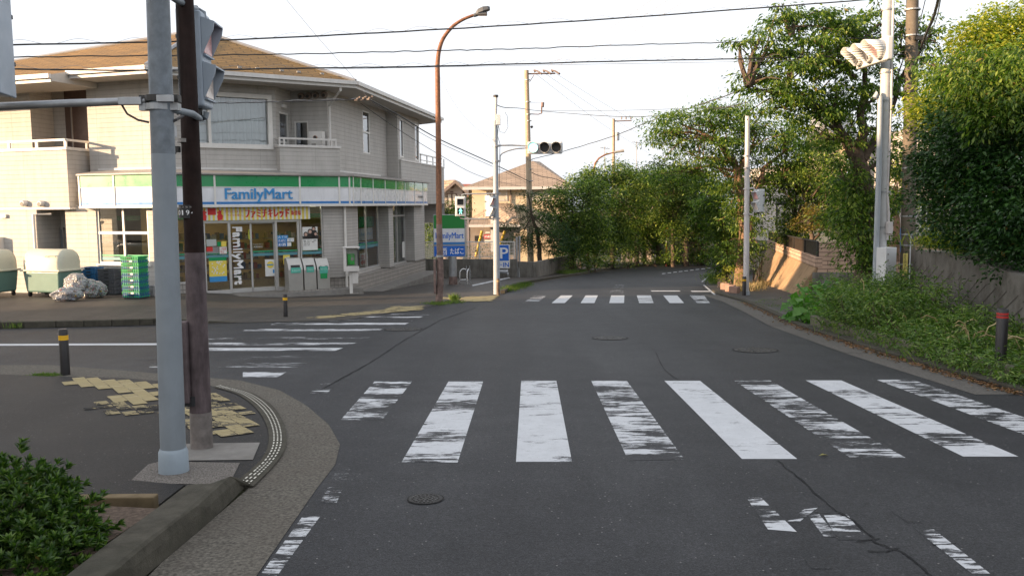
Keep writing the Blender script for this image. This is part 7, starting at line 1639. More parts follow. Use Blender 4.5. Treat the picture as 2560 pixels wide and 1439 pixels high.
# second cherry behind the walkway pole
Y2 = 33; q = PY(1850, 690, Y2)
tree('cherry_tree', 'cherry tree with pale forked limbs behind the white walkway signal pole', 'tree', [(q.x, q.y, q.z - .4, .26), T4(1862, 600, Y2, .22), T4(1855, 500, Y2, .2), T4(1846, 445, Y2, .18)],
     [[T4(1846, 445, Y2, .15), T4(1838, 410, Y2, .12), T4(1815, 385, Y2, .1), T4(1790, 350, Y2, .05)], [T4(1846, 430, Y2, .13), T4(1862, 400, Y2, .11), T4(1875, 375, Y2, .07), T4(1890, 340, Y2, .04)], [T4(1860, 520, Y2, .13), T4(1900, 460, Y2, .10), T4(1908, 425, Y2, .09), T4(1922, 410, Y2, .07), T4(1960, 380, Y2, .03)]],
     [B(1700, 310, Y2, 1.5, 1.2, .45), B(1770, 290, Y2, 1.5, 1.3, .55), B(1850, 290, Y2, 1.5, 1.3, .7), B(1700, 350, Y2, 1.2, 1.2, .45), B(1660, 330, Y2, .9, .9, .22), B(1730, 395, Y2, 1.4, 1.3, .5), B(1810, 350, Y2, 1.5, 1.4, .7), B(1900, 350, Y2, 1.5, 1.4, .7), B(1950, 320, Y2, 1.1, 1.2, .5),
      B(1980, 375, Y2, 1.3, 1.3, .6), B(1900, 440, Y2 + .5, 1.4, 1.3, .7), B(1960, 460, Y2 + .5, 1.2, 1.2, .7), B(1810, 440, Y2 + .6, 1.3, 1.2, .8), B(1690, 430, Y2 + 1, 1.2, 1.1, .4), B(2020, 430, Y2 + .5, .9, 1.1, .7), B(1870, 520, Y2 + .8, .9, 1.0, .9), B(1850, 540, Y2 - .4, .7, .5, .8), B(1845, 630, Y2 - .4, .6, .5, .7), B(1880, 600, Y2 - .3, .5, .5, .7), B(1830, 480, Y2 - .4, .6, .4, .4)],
     40, 50, .36, .125, .05, lf_cherry, None, .7, twigs=120, flat=.45, bark=plain('sun_tinted_bark', (.20, .125, .08), .9, .35, 12, bmp=.8, bscale=25))  # lighter orange bark copy, the sun on the limbs put into its colour
# leafy tree right at the road edge before the bend
Y3 = 34; q = PG(1815, 705)
tree('roadside_tree', 'leafy ivy clad tree overhanging the right kerb at the bend', 'tree', [(q.x, q.y, q.z - .2, .17), T4(1812, 620, q.y, .14), T4(1805, 540, q.y, .1)], [[T4(1810, 560, q.y, .08), T4(1790, 520, q.y, .05), T4(1770, 480, q.y, .03)]],
     [B(1805, 500, q.y, .9, .9, .8), B(1775, 540, q.y, .75, .8, .7), B(1820, 570, q.y, .9, .9, .9), B(1790, 610, q.y, .7, .8, .7), B(1835, 640, q.y, .7, .8, .7), B(1800, 660, q.y, .5, .6, .5), B(1850, 560, q.y, .7, .8, .8), B(1760, 505, q.y, .5, .6, .35)],
     70, 40, .26, .12, .055, lf_cherry, None, .5)
# row of roadside trees around the bend
def rtree(label, px, gy, Y, blobs, tr=.22, mat=None, per=26, nl=60, L=.17, ivy=False, twist=0):
    tr = tr * .75
    q = PY(px, gy, Y); q.z = min(q.z, gz(min(Y, 70)) + .1)
    top = blobs[0][1] if False else None
    k = [(q.x, q.y, q.z - .2, tr), T4(px + twist, gy - 45, Y, tr * .85), T4(px + 2 * twist, gy - 85, Y, tr * .7)]
    lim = [[k[2], T4(px - 25 + 2 * twist, gy - 125, Y, tr * .4), T4(px - 50, gy - 160, Y, tr * .2)], [k[2], T4(px + 18 + 2 * twist, gy - 130, Y, tr * .45), T4(px + 30, gy - 180, Y, tr * .2)], [k[2], T4(px + 2 * twist, gy - 150, Y, tr * .4), T4(px, gy - 200, Y, tr * .2)]]
    return tree('roadside_tree', label, 'tree', k, lim, [B(a, b + 24, Y + dy, rx, rx * .9, rz * .92) for a, b, dy, rx, rz in blobs] + [B(px + twist, gy - 62, Y - .3, .75, .6, .7), B(px - 14, gy - 95, Y - .4, .8, .6, .7), B(px + 16, gy - 85, Y - .4, .7, .6, .6)], per, nl, .48, L, L * .42, mat or lf_far, 'trees lining the road at the bend', .25, twigs=40)
rtree('roadside tree left of the bend, its pale trunk in front of the concrete wall', 1430, 680, 50, [(1400, 470, 0, 1.3, .6), (1450, 455, 0, 1.5, .7), (1500, 450, 0, 1.4, .7), (1395, 510, 0, 1.3, .7), (1450, 510, 0, 1.6, .9), (1420, 560, 0, 1.2, .8), (1480, 560, 0, 1.2, .8), (1370, 480, 0, .6, .3), (1440, 600, 0, .9, .5)], .24)
rtree('roadside tree with orange lit forked stems at the start of the bend', 1532, 660, 56, [(1490, 420, 0, 1.6, .6), (1540, 405, 0, 1.8, .7), (1590, 425, 0, 1.7, .8), (1510, 460, 0, 1.9, 1.0), (1570, 475, 0, 1.9, 1.0), (1540, 530, 0, 1.4, 1.0), (1520, 575, 0, .9, .6), (1560, 580, 0, 1.0, .6), (1460, 430, 0, 1.0, .35)], .2, per=28)
rtree('dark roadside tree behind the orange stemmed tree', 1592, 650, 62, [(1600, 430, 0, 1.8, .9), (1580, 480, 0, 1.8, 1.0), (1625, 470, 0, 1.7, 1.0), (1600, 540, 0, 1.4, 1.1), (1590, 590, 0, 1.1, .8)], .24)
rtree('ivy covered roadside tree just right of the traffic mirror', 1683, 640, 60, [(1640, 420, 0, 2.2, .7), (1690, 415, 0, 2.0, .8), (1660, 460, 0, 2.0, 1.0), (1700, 480, 0, 1.5, 1.0), (1684, 540, 0, .9, 1.2), (1683, 600, 0, .7, .9), (1640, 500, 0, 1.1, .7)], .2)
rtree('roadside tree with a forked bare trunk at the middle of the bend', 1716, 645, 62, [(1720, 420, 0, 2.0, .9), (1750, 460, 0, 1.9, 1.0), (1715, 490, 0, 1.5, .8), (1745, 520, 0, 1.4, .9), (1700, 530, 0, 1.0, .7)], .26)
rtree('slender roadside tree at the right end of the bend', 1755, 640, 64, [(1765, 430, 0, 1.9, .9), (1780, 500, 0, 1.5, 1.2), (1765, 560, 0, 1.2, .9), (1760, 610, 0, 1.0, .7), (1745, 470, 0, 1.5, .7)], .2)
rtree('tall roadside tree filling the gap above the traffic mirror', 1645, 650, 66, [(1610, 455, 0, 2.0, .7), (1650, 445, 0, 2.2, 1.0), (1640, 500, 0, 1.5, 1.1), (1625, 560, 0, .9, .8), (1660, 540, 0, .9, .6)], .22)
rtree('leafy young roadside tree low between the first two trees of the row', 1470, 665, 53, [(1470, 540, 0, 1.3, 1.0), (1500, 600, 0, 1.0, .8), (1445, 590, 0, .9, .7), (1410, 540, 0, 1.0, .8), (1490, 500, 0, 1.3, .8)], .12)
rtree('leafy roadside tree closing the view behind the traffic mirror', 1610, 640, 69, [(1560, 540, 0, 1.5, 1.2), (1600, 580, 0, 1.3, 1.0), (1560, 600, 0, 1.2, .9), (1640, 600, 0, .9, .7), (1530, 500, 0, 1.5, 1.0), (1700, 450, 0, 1.8, .9)], .14)
# garden conifer in front of the cream house
q = PY(1350, 650, 47.5)
tree('garden_pine', 'layered dark pine in front of the cream house', 'tree', [(q.x, q.y, q.z - .3, .14), T4(1345, 590, 47.5, .1), T4(1330, 540, 47.5, .07), T4(1320, 480, 47.5, .03)], [],
     [B(1318, 485, 47.5, .45, .45, .22), B(1300, 520, 47.5, .9, .7, .25), B(1350, 540, 47.5, 1.0, .8, .35), B(1285, 560, 47.5, .9, .7, .3), B(1380, 575, 47.5, 1.1, .9, .5), B(1330, 590, 47.5, 1.1, .9, .4), B(1300, 610, 47.5, 1.0, .9, .5), B(1360, 625, 47.5, 1.2, .9, .45), B(1410, 610, 47.5, .9, .9, .6)],
     62, 40, .30, .14, .035, lf_dark, None, .1)
q = PY(1120, 640, 50); tree('garden_tree', 'loose garden tree behind the shop sign and the rusty lamp', 'tree', [(q.x, q.y, q.z - .4, .12), T4(1110, 590, 50, .09), T4(1105, 540, 50, .05)], [], [B(1085, 540, 50, .8, .8, .7), B(1110, 520, 50, .9, .8, .5), B(1140, 535, 50, .8, .8, .45), B(1080, 590, 50, .9, .8, .8), B(1150, 522, 52, .5, .5, .35), B(1160, 510, 53, .35, .4, .5)], 50, 34, .32, .14, .06, lf_far, None)
q = PY(1275, 600, 52); 
# climbing weeds in the mesh fence
cen, _ = clusters([B(x, y, 45.2, .5, .35, .5) for x, y in ((1165, 630), (1180, 640), (1205, 635), (1225, 632), (1070, 630), (1250, 640))], 26)
t = thing('fence_shrub', 'loose shrubs growing behind the white mesh fence', 'shrub', PY(1200, 650, 45.2)); foliage('leaves', cen, 16, .22, .12, .04, lf_bush, t)
# shrubs along the far kerb
def shrub(label, pts, Y=None, per=60, nl=22, cr=.2, L=.10, W=.04, mat=None, name='shrub', group=None, droop=.1):
    bl = []
    for p in pts: px, py, y, rx, rz = p[:5]; bl.append(B(px, py, y, rx, (p[5] if len(p) > 5 else rx * .8), rz))
    c = bl[0][0]; t = thing(name, label, 'shrub', (c[0], c[1], gz(min(c[1], 70))), 0, group)
    m = M()
    for cc, r in bl: 
        for k in range(4): m.tube([(cc[0] + rnd.uniform(-.1, .1), cc[1], gz(min(cc[1], 70)) - .05), (cc[0] + rnd.uniform(-r[0], r[0]) * .6, cc[1] + rnd.uniform(-r[1], r[1]) * .6, cc[2])], [.02, .008], 4, cap=False)
    m.obj('stems', m_bark, t); cen, own = clusters(bl, per, .45); foliage('leaves', cen, nl, cr, L, W, mat or lf_bush, t, droop); return t
G = 'clipped shrubs along the kerb at the bend'
shrub('low shrub at the foot of the pale trunked roadside tree', [(1460, 660, 49.5, 1.0, .35), (1485, 655, 50, .7, .35), (1425, 665, 49, .4, .3)], group=G, per=60, L=.15, W=.06, mat=lf_far)
shrub('low shrub under the orange stemmed tree', [(1530, 652, 55, 1.0, .4), (1570, 650, 55.5, .9, .4)], group=G, per=60, L=.15, W=.06, mat=lf_far)
shrub('low shrub at the foot of the traffic mirror', [(1640, 652, 60.5, .9, .4), (1670, 648, 61, .9, .45), (1620, 656, 60.5, .5, .3)], group=G, per=56, L=.16, W=.06, mat=lf_far)
shrub('low shrub between the bend and the terracotta house', [(1745, 645, 63, 1.0, .45), (1770, 642, 63, .8, .45), (1712, 650, 63, .5, .25)], group=G, per=56, L=.16, W=.06, mat=lf_far)
shrub('dark hedge added to fill the deep shade behind the first trees of the row', [(1450, 620, 60, 1.4, .9), (1490, 615, 60, 1.4, 1.0), (1530, 610, 61, 1.5, 1.1), (1400, 625, 58, 1.0, .8), (1560, 570, 66, 1.3, 1.2), (1500, 570, 64, 1.4, 1.0)], per=40, L=.16, W=.07, mat=lf_dark, name='hedge')  # foliage masses added to stand for the dark voids below the crowns
shrub('dark hedge added for the shade at the right end of the bend', [(1730, 610, 70, 1.3, .8), (1770, 600, 68, 1.4, 1.1), (1790, 560, 66, 1.2, 1.2), (1800, 630, 66, 1.0, .8), (1700, 625, 69, .7, .5)], per=40, L=.16, W=.07, mat=lf_dark, name='hedge')
shrub('dark hedge added for the shade behind the low shrubs beside the shaded grey house', [(1575, 610, 66, 1.6, .9), (1610, 600, 66, 1.5, 1.0), (1640, 610, 67, 1.0, .8)], per=34, L=.2, W=.08, mat=lf_dark, name='hedge')
shrub('golden green shrub in the stone edged bed right of the far crossing', [(1815, 690, 31.2, .36, .32), (1835, 685, 31.0, .36, .38), (1850, 695, 30.6, .3, .3)], per=120, nl=22, cr=.12, L=.06, W=.025, mat=lf_gold)
shrub('dark green shrub between the white pole and the pavement', [(1885, 650, 33, .5, .55), (1900, 640, 33.4, .4, .4), (1775, 700, 38, .4, .4)], per=60, mat=lf_far)
# topiary and garden trees behind the black fence
q = PY(2035, 600, 31); tree('garden_tree', 'golden cloud pruned garden tree above the black fence', 'tree', [(q.x, q.y, q.z - .6, .1), T4(2030, 590, 31, .08), T4(2022, 570, 31, .05)], [[T4(2035, 600, 31, .07), T4(2052, 580, 31, .05)]], [B(2020, 555, 31, .55, .5, .35), B(2055, 560, 31, .5, .5, .28), B(2040, 530, 31, .55, .5, .28), B(2075, 555, 31, .4, .4, .2)], 130, 36, .18, .08, .035, lf_orange, None, .1)
q = PY(1985, 600, 34); tree('garden_tree', 'dark rounded garden tree behind the black fence', 'tree', [(q.x, q.y, q.z - .8, .14), T4(1985, 560, 34, .1)], [], [B(1975, 560, 34, .7, .7, .9), B(2000, 520, 34, .9, .9, .9), B(2030, 480, 34, .9, .9, .8), B(1990, 590, 34, .8, .8, .5), B(2060, 520, 33, .7, .8, .7), B(2075, 460, 33, .7, .8, .6), B(2050, 420, 32, .9, .8, .7), B(2100, 400, 31, .8, .8, .6), B(2110, 480, 31, .8, .8, .8), B(1960, 440, 34, .8, .8, .6), B(2010, 400, 33, .9, .8, .6), B(2090, 560, 30, .6, .7, .6)], 70, 40, .28, .12, .05, lf_far, None, .3)
q = PY(2240, 590, 27); tree('garden_tree', 'pale trunked garden tree between the two big poles on the right', 'tree', [(q.x, q.y, q.z - .8, .12), T4(2242, 560, 27, .1), T4(2238, 530, 27, .08)], [], [B(2225, 500, 27.5, .6, .6, .5), B(2260, 470, 27.5, .6, .6, .6), B(2250, 420, 27.5, .6, .6, .5), B(2130, 590, 27.8, .6, .6, .4)], 70, 36, .25, .11, .05, lf_yel, None, .3, bark=MAT['sun_tinted_bark'])
q = PY(2330, 560, 24); tree('garden_tree', 'feathery yellow green tree right of the thick utility pole', 'tree', [(q.x, q.y, q.z - .5, .10), T4(2340, 530, 24, .07)], [], [B(2320, 500, 24, .5, .6, .3), B(2350, 530, 24, .55, .6, .3), B(2310, 450, 24, .5, .6, .4), B(2340, 570, 23.5, .5, .6, .3), B(2300, 400, 24, .35, .5, .35), B(2375, 480, 24, .5, .6, .4)], 90, 34, .2, .10, .022, lf_yel, None, .2)
# evergreen mass on the raised bank at the right
def bank(label, blobs, per, nl, L, W, mat, base, cat='tree', droop=.25, cr=.26, name='evergreen_tree'):
    c = blobs[0][0]; q = PY(base[0], base[1], base[2])
    return tree(name, label, cat, [(q.x, q.y, .5, .16), (q.x, q.y, 1.5, .13), (q.x + .1, q.y, 2.4, .09)], [], blobs, per, nl, cr, L, W, mat, None, droop, shell=.62)
bank('dark evergreen tree filling the right edge above the grooved wall', [B(2480, 540, 15, .85, 1.2, .75), B(2560, 560, 13.8, .7, 1.0, .6), B(2540, 470, 14.6, 1.0, 1.2, .9), B(2420, 470, 15.8, .9, 1.1, .8), B(2470, 400, 15.5, 1.0, 1.2, .9), B(2390, 400, 16.2, .75, 1.0, .7), B(2560, 360, 14.5, 1.0, 1.2, .9), B(2650, 480, 13.5, 1.1, 1.2, 1.4), B(2440, 300, 16, .8, 1, .6)],
     165, 46, .085, .042, lf_dark, (2500, 600, 15.5))
bank('bright yellow green evergreen glowing in the sun at the top right', [B(2500, 110, 17.5, .75, .9, .6), B(2450, 90, 17.5, .4, .6, .35), B(2550, 80, 17.5, .7, .8, .6), B(2560, 180, 17.2, .9, 1, .7), B(2470, 200, 17.4, .85, 1, .6), B(2400, 250, 17.4, .85, .9, .5), B(2365, 235, 17.6, .5, .7, .4), B(2355, 300, 17.6, .5, .7, .4), B(2325, 270, 17.8, .28, .5, .3), B(2430, 310, 17, .8, .9, .5), B(2480, 60, 17.6, .35, .5, .3), B(2370, 180, 17.6, .3, .4, .2)],
     165, 44, .085, .040, lf_yel, (2440, 600, 17.4))  # lit top of the evergreen mass, its sun put into yellow leaf colour
bank('drooping green tree branch reaching in front of the yellow evergreen', [B(2380, 190, 15, .45, .6, .18), B(2330, 160, 15, .28, .5, .12), B(2430, 180, 14.5, .5, .6, .25), B(2490, 170, 14, .6, .7, .35), B(2550, 200, 13.5, .6, .7, .5), B(2460, 230, 14.3, .5, .6, .3), B(2560, 280, 13.6, .6, .7, .4), B(2500, 290, 14, .5, .6, .3)],
     150, 42, .095, .034, lf_cherry, (2600, 600, 14.2), droop=.9, name='broadleaf_tree')
t = thing('grass_tuft', 'fine green grass hanging over the left end of the grooved wall', 'grass', tuple(PY(2400, 620, 17.5)))
def blades(name, base, n, spread, h, mat, par, w_=.012, lean=.35, kind='stuff', curve=.3):
    bx_ = np.array(base); P = bx_[nr.integers(0, len(bx_), n)] + nr.normal(size=(n, 3)) * np.array([spread, spread, 0.0]); D = np.stack([nr.normal(size=n) * lean, nr.normal(size=n) * lean, np.ones(n)], 1)
    ll = h * (.5 + .7 * nr.random(n)); return leaf_mesh(name, P, D, nr.normal(size=(n, 3)), ll, np.full(n, w_), mat, par, fold=.05, kind=kind)
blades('blades', [tuple(PY(x, y, yy)) for x, y, yy in ((2350, 625, 18), (2375, 620, 17.6), (2400, 628, 17), (2430, 640, 16.4), (2450, 640, 16), (2330, 620, 18.6))], 1400, .22, .5, lf_yel, t, kind=None)
# bushes along the right kerb
BG = 'weedy bushes in the strip along the right kerb'
def strip(px, py, h=.85, w_=.55): p = PG(px, py); return p
bl_lab = ['weedy bush around the foot of the tall white signal pole', 'weedy bush right of the broad leaved plant, below the pale block wall', 'weedy bush below the left end of the grooved wall', 'weedy bush in the middle of the right hand strip', 'weedy bush just left of the red banded bollard', 'weedy bush right of the red banded bollard at the photo edge']
seg = [((2080, 838), (2170, 866)), ((2030, 822), (2085, 840)), ((2180, 868), (2270, 896)), ((2275, 900), (2360, 924)), ((2365, 928), (2470, 955)), ((2500, 968), (2600, 990))]
hts = [1.10, 1.08, .66, .48, .40, .36]
for k, ((xa, ya), (xb, yb)) in enumerate(seg):
    a, b = PG(xa, ya), PG(xb, yb); blobs = []
    for i in range(4):
        for j in range(3):
            p = a.lerp(b, i / 3); h = hts[k] * (.8 + .12 * j); o = .38 + j * .52; p = p + V((o, o * .28, 0)); blobs.append((((p.x, p.y, p.z + h * .52)), (.42, .40, h * .50)))
    t = thing('bush', bl_lab[k], 'bush', (a + b) / 2, 0, BG); m = M()
    for c, r in blobs:
        for q9 in range(3): m.tube([(c[0] + rnd.uniform(-.1, .1), c[1], c[2] - r[2]), (c[0] + rnd.uniform(-.3, .3), c[1] + rnd.uniform(-.2, .2), c[2] + r[2] * .5)], [.012, .006], 4, cap=False)
    m.obj('stems', m_bark, t); cen, own = clusters(blobs, 260, .5); foliage('leaves', cen, 22, .15, .075, .022, lf_bush, t, .15)
for (xa, ya, Yq) in ((2080, 760, 19.5), (2150, 740, 20.5), (2260, 745, 20), (2330, 760, 18)):
    pass
shrub('backing weeds behind the bushes below the pale block wall', [(2070, 720, 24, .6, .45), (2130, 710, 24, .6, .5), (2040, 735, 24, .5, .35), (2180, 730, 23, .5, .4), (2100, 740, 22, .7, .4)], per=70, nl=20, cr=.2, L=.10, W=.035)
# broad leaved plant at the left end of the strip
t = thing('broad_leaf_plant', 'bright broad leaved plant at the left end of the bush strip', 'plant', PG(2000, 812)); n = 420
bl = [B(2010, 745, 18.6, .30, .3, .30), B(2030, 770, 18.3, .42, .35, .40), B(2005, 785, 18.2, .28, .3, .3), B(2055, 735, 18.6, .35, .3, .30), B(2055, 790, 17.8, .35, .3, .3)]
cen, own = clusters(bl, 210, .7); P = cen; D = sph(len(P)) * .6 + np.array([-.15, -.5, -.35]); Nn = np.array([0, -.5, .8]) + nr.normal(size=P.shape) * .3
leaf_mesh('leaves', P, D, Nn, .20 + .1 * nr.random(len(P)), .18 + .08 * nr.random(len(P)), lf_big, t, fold=.08); foliage('small_leaves', cen, 3, .15, .10, .08, lf_big, t, .3)
m = M()
for c, r in bl: m.tube([(c[0], c[1], gz(18)), c], .012, 5)
m.obj('stems', m_bark, t)
# low concrete edge below the bushes and dry stalks
t = thing('planter_edge', 'low mossy concrete edge showing between the bushes on the right', 'edging', PG(2300, 905)); m = M()
eg = [PG(*p) for p in ((1998, 812), (2080, 838), (2200, 876), (2290, 902), (2380, 928), (2480, 958))]
for a, b in zip(eg, eg[1:]):
    d = (b - a).normalized(); n_ = V((-d.y, d.x, 0)) * .14
    if n_.x < 0: n_ = -n_
    o = n_ * 1.5; g = d * .012; q = [a + g + o, b - g + o, b - g + n_ + o, a + g + n_ + o]; m._add([tuple(p) for p in q] + [tuple(p + V((0, 0, .21))) for p in q], [(4, 5, 6, 7), (0, 1, 5, 4), (1, 2, 6, 5), (2, 3, 7, 6), (3, 0, 4, 7)])
m.obj('edge_stones', plain('mossy_concrete', (.16, .15, .115), .9, .25, 6, bmp=.4, dirt=.7, dirtcol=(.05, .055, .03)), t, bevel=.03)
bs = [tuple(PG(x + rnd.uniform(-15, 15), y - 8) + V((.35, .1, 0))) for x, y in ((2085, 838), (2140, 855), (2200, 872), (2260, 890), (2330, 912), (2400, 932), (2460, 950), (2520, 968))]
t = thing('dry_grass', 'dry seed stalks and grass standing out of the right hand bushes', 'grass', bs[3]); t['kind'] = 'stuff'
m = M()
for k in range(60):
    b0 = V(bs[rnd.randrange(len(bs))]) + V((rnd.uniform(-.1, .9), rnd.uniform(-.5, .5), 0)); h = rnd.uniform(.65, 1.1) * (1.0 if b0.y > 15 else .55); dx, dy = rnd.uniform(-.25, .25), rnd.uniform(-.1, .1)
    m.tube([b0, b0 + V((dx * .3, dy * .3, h * .6)), b0 + V((dx * .7, dy, h * .92)), b0 + V((dx * 1.3, dy, h)), b0 + V((dx * 1.7, dy, h * .93))], [.004, .004, .009, .010, .003], 4)
m.obj('stalks', lf_dry, t); blades('blades', bs, 900, .30, .35, lf_grass, t, w_=.014)
# weeds and tufts
def tuft(label, spots, n, h, sp=.1, mat=None, w_=.012):
    P = [tuple(s) for s in spots]; t = thing('grass_tuft', label, 'grass', P[0], 0, 'weed tufts by the kerbs'); blades('blades', P, n, sp, h, mat or lf_grass, t, w_=w_, kind=None); return t
tuft('weeds around the foot of the rusty street lamp', [PG(1085, 760), PG(1105, 762), PG(1125, 758), PG(1140, 757)], 700, .11, .16); tuft('taller weed tuft right of the rusty lamp foot', [PG(1135, 752)], 200, .28, .07)
tuft('weed patch on the far kerb corner beside the middle signal pole', [PG(1285, 724), PG(1300, 720), PG(1272, 729), PG(1312, 716)], 900, .26, .16)
tuft('small weed tuft at the kerb on the far left', [PG(28, 818), PG(40, 820)], 350, .17, .09); tuft('flat green weeds beside the near left bollard', [PG(95, 938), PG(115, 938), PG(130, 939)], 500, .035, .07)
tuft('grass at the foot of the pale trunked roadside tree', [PG(1415, 684), PG(1430, 686), PG(1450, 682)], 900, .32, .3); tuft('sunlit dry grass around the white walkway pole', [PG(1880, 728), PG(1895, 722), PG(1850, 728), PG(1905, 715)], 1100, .34, .16, lf_dry)
tuft('thin grass growing across the right pavement', [PG(1920, 765), PG(1890, 757), PG(1960, 768), PG(1985, 780), PG(1940, 752)], 1100, .035, .25); tuft('grass along the kerb edge under the roadside tree', [PG(1790, 705), PG(1782, 695), PG(1800, 712)], 900, .35, .25)
t = thing('leaf_litter', 'brown dead leaves along the right hand gutter', 'leaf litter', PG(2200, 882)); t['kind'] = 'stuff'; n = 1500
gut = [PG(*p) for p in ((1860, 757), (1920, 783), (1990, 816), (2100, 852), (2200, 884), (2330, 922), (2450, 956), (2560, 988))]; P = []
for k in range(n):
    i = rnd.randrange(len(gut) - 1); f = rnd.random(); p = gut[i].lerp(gut[i + 1], f) + V((-abs(rnd.gauss(0, .09)) + .01, rnd.gauss(0, .03), .012 + rnd.random() * .02)); P.append(tuple(p))
P = np.array(P); leaf_mesh('dead_leaves', P, np.stack([nr.normal(size=n), nr.normal(size=n), nr.normal(size=n) * .2], 1), np.array([0, 0, 1.0]) + nr.normal(size=(n, 3)) * .3, .03 + .03 * nr.random(n), .015 + .02 * nr.random(n), leafm('dead_leaves', (.10, .045, .025), (.17, .085, .04), (.26, .15, .07), .1, .8), t)
p = PG(2046, 1138, .008); t = thing('fallen_leaf', 'single yellow leaf lying on the road below the near crossing', 'leaf', p); leaf_mesh('blade', np.array([tuple(p)]), np.array([[1, .2, .1]]), np.array([[0, 0, 1.0]]), np.array([.09]), np.array([.035]), plain('fallen_yellow_leaf', (.22, .20, .06), .7), t)
# azalea in the left foreground
t = thing('azalea_bush', 'dense green azalea bush in the bottom left corner', 'bush', PG(90, 1400)); cen = []
bl = [B(30, 1360, 4.55, .40, .32, .30), B(135, 1335, 4.75, .26, .28, .23), B(165, 1390, 4.5, .19, .24, .18), B(-10, 1245, 4.9, .32, .28, .20), B(100, 1235, 4.95, .20, .24, .13), B(-80, 1330, 4.6, .46, .38, .42), B(60, 1285, 4.85, .28, .28, .20), B(75, 1430, 4.3, .32, .28, .20)]
m = M()
for c, r in bl:
    for k in range(7): m.tube([(c[0] + rnd.uniform(-.15, .15), c[1] + rnd.uniform(0, .2), gz(c[1])), (c[0] + rnd.uniform(-r[0], r[0]) * .8, c[1] + rnd.uniform(-r[1], r[1]) * .8, c[2] + r[2] * .4)], [.009, .003], 5, cap=False)
m.obj('stems', m_bark, t)
cen, own = clusters(bl, 3300, .62); n = len(cen); k = 13; Pn = np.repeat(cen, k, 0); ax = np.repeat((cen - np.array([bl[int(o)][0] for o in own])) / np.array([bl[int(o)][1] for o in own]), k, 0) + np.array([0, 0, .5]); ax /= np.linalg.norm(ax, axis=1, keepdims=True)
ang = np.tile(np.arange(k) * 2.4, n)[:, None]; e1 = np.cross(ax, np.array([.3, .8, .1])); e1 /= np.linalg.norm(e1, axis=1, keepdims=True); e2 = np.cross(ax, e1); sprd = np.tile(.35 + .9 * (np.arange(k) / k), n)[:, None]
D = ax + (e1 * np.cos(ang) + e2 * np.sin(ang)) * sprd + nr.normal(size=Pn.shape) * .12; leaf_mesh('leaves', Pn + ax * .008 * nr.random((len(Pn), 1)) * 3, D, ax + nr.normal(size=Pn.shape) * .1, .042 + .022 * nr.random(len(Pn)), .0125 + .006 * nr.random(len(Pn)), lf_az, t, fold=.22)
# ------------------------------------------------------------------ overhead wires
WG = 'overhead wires across the junction'
def wire(label, pts, r, mat=None, sub=16, wob=0.0, group=WG):
    """pts: (px,py,Y) photo pixel and distance"""
    P = [tuple(PY(*p)) for p in pts]; P = smooth(P, sub) if len(P) > 2 else P
    t = thing('overhead_wire', label, 'wire', P[len(P) // 2], 0, group); m = M()
    if wob: P = [(p[0], p[1], p[2] + wob * math.sin(i * 1.1) * .6 + wob * rnd.uniform(-.5, .5)) for i, p in enumerate(P)]
    m.tube(P, r, 5); m.obj('cable', mat or m_wire, t); return t
def spiral(t, pts, r, R_, pitch, name='spiral_hanger', mat=None):
    P = [V(p) for p in smooth([tuple(PY(*p)) for p in pts], 10)]; m = M(); Q = []
    for i in range(len(P) - 1):
        n = max(2, int((P[i + 1] - P[i]).length / pitch * 10))
        for k in range(n):
            p = P[i].lerp(P[i + 1], k / n); s = (len(Q)) * .628; Q.append(p + V((0, math.cos(s) * R_, R_ + math.sin(s) * R_)))
    m.tube(Q, r, 4, cap=False); m.obj(name, mat or m_thinw, t)
a = [(-300, 117, 15), (0, 113, 16), (570, 100, 18), (1100, 74, 19.5), (1560, 45, 20.5), (2150, 1, 21.5), (2282, -12, 21.8)]
t = wire('topmost thick spiral bound cable crossing the whole sky', a, .017, wob=.004); spiral(t, a[1:], .0035, .045, .9)
wire('thin unbound cable crossing the sky between the two spiral bound ones', [(-300, 150, 15), (0, 144, 16), (400, 139, 17), (700, 136, 18.5), (930, 131, 19), (1130, 126, 19.5), (1280, 123, 20), (1560, 113, 20.5), (1860, 105, 21.2), (2280, 92, 21.8)], .012, wob=.01)
a = [(-300, 172, 15), (0, 173, 16), (400, 176, 17), (820, 170, 18.5), (1080, 166, 19.3), (1560, 153, 20.5), (1870, 147, 21.2), (2280, 136, 21.8)]
t = wire('lower thick spiral bound cable crossing over the shop roof', a, .016, wob=.004); spiral(t, a[1:], .0035, .04, .8)
wire('thin grey wire just below the lower spiral bound cable', [(800, 174, 18.5), (1300, 164, 20), (1880, 154, 21.2), (2280, 146, 21.8)], .005, m_thinw)
wire('thin line falling from the top edge over the shop roof to the wall junction', [(716, 0, 26), (800, 100, 27), (880, 190, 28.4), (905, 225, 28.8), (918, 244, 29)], .006, m_thinw)
a = [(-200, 268, 14), (0, 262, 17), (300, 260, 21), (560, 258, 24), (720, 254, 26.5), (880, 249, 28.6), (918, 244, 29)]
t = wire('twisted pair of service cables crossing the shop upstairs window', a, .013, wob=.01); spiral(t, a[3:], .008, .02, 1.2)
m = M()
for k in range(9): q = PY(890 + k * 5, 250 - (k % 3) * 3 - k * .3, 28.9); m.box(q.x, q.y, q.z, .10, .06, .05, k)
m.obj('splice_fittings', MAT['rusty_vent'], t)
a = [(918, 246, 29), (1000, 290, 31), (1092, 345, 34), (1240, 413, 40), (1326, 455, 50)]
t = wire('thick cable running down from the shop corner to the tan utility pole', a, .022); wire('second cable hanging just under the thick one from the shop corner', [(930, 256, 29), (1010, 305, 31), (1092, 354, 34), (1240, 420, 40), (1326, 460, 50)], .010)
wire('lower sagging wire passing behind the rusty lamp towards the cream house', [(901, 258, 29), (990, 320, 31), (1092, 383, 34), (1180, 432, 42), (1240, 452, 50), (1300, 466, 58)], .011)
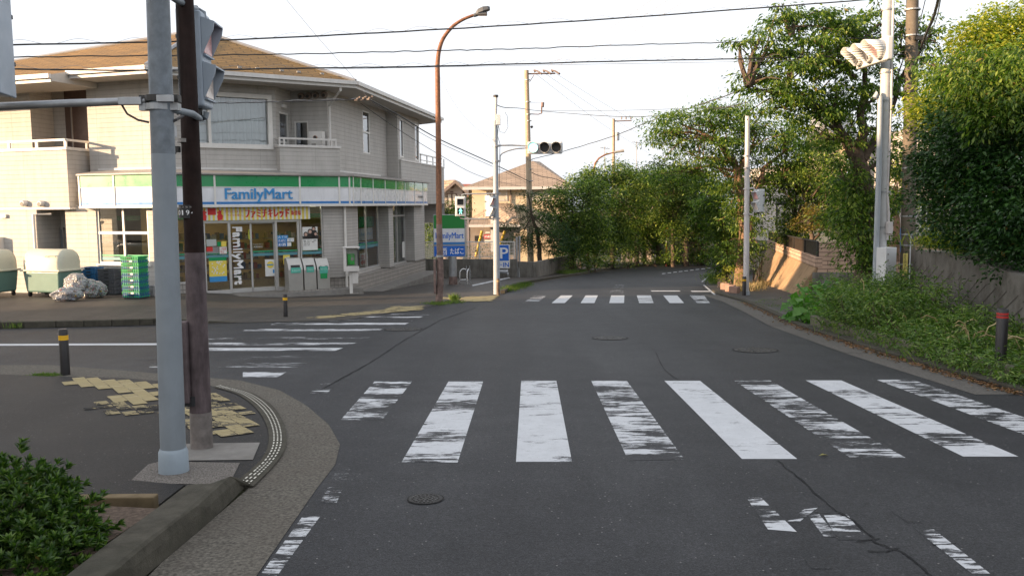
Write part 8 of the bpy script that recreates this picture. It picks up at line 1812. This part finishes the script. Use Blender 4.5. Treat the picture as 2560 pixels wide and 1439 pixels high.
wire('fine wire sagging from the rusty lamp to the middle signal pole', [(1098, 190, 25.4), (1140, 265, 26.5), (1190, 320, 28), (1236, 352, 29.6)], .003, m_thinw)
wire('cable joining the middle signal pole top with the trees at its right', [(1240, 262, 29.6), (1262, 269, 32), (1300, 271, 40), (1356, 278, 50), (1560, 292, 42), (1740, 280, 34), (1870, 256, 28)], .016)
wire('thin cable from the tan utility pole bracket to the walkway pole', [(1357, 277, 50), (1560, 276, 42), (1870, 266, 28)], .010)
wire('rope like cable rising from the tan utility pole towards the big cherry', [(1330, 398, 50), (1410, 378, 47), (1535, 340, 42), (1620, 305, 38), (1740, 265, 33), (1880, 215, 28), (2200, 80, 22)], .020, wob=.01)
for k, (x0, y0, x1, y1) in enumerate(((1338, 184, 1700, 430), (1361, 183, 1740, 410), (1384, 181, 1790, 400))):
    wire(['faint wire falling right from the nearest insulator of the tan pole', 'faint wire falling right from the middle insulator of the tan pole', 'faint wire falling right from the farthest insulator of the tan pole'][k], [(x0, y0, 50), ((x0 + x1) / 2, (y0 + y1) / 2 + 12, 68), (x1, y1, 90)], .010, m_thinw)
for k, (x0, y0, x1, y1) in enumerate(((1338, 184, 1625, 0), (1361, 183, 1668, 0), (1384, 181, 1718, 0))):
    wire(['faint wire rising from the tan pole crossarm, leftmost of three', 'faint wire rising from the tan pole crossarm, middle of three', 'faint wire rising from the tan pole crossarm, rightmost of three'][k], [(x0, y0, 50), ((x0 + x1) / 2, (y0 + y1) / 2 + 8, 40), (x1 + 40, y1 - 25, 30)], .007, m_thinw)
for k, (x0, y0, x1, y1) in enumerate(((1450, 310, 1855, 0), (1490, 300, 1890, 0), (1540, 290, 1925, 0))):
    wire(['very faint high wire above the far trees, leftmost of three', 'very faint high wire above the far trees, middle of three', 'very faint high wire above the far trees, rightmost of three'][k], [(x0, y0, 85), ((x0 + x1) / 2, (y0 + y1) / 2 + 8, 60), (x1, y1, 40)], .006, m_thinw)
wire('cable loop from the tan utility pole down behind the roadside trees', [(1327, 430, 50), (1350, 440, 51), (1400, 452, 53), (1460, 490, 56)], .02)
a = [(2350, -20, 16), (2335, 40, 18), (2312, 95, 20), (2296, 140, 21.4), (2286, 178, 21.7)]; t = wire('thick bundled cable coming down to the right hand utility pole', a, .03, wob=.02); spiral(t, a, .012, .035, .25, mat=m_wire)
wire('thin cable beside the thick bundle at the right hand utility pole', [(2353, -10, 15), (2340, 50, 17), (2318, 100, 19), (2300, 150, 21), (2290, 190, 21.7)], .010)
wire('slack cable curving from the top edge to the right hand utility pole', [(2318, -20, 18), (2306, 30, 19), (2298, 60, 20), (2287, 100, 21.6)], .010)
wire('loose cable hanging between the white signal pole and the utility pole', [(2216, 80, 20.6), (2200, 20, 20.7), (2180, -30, 20.8)], .009)
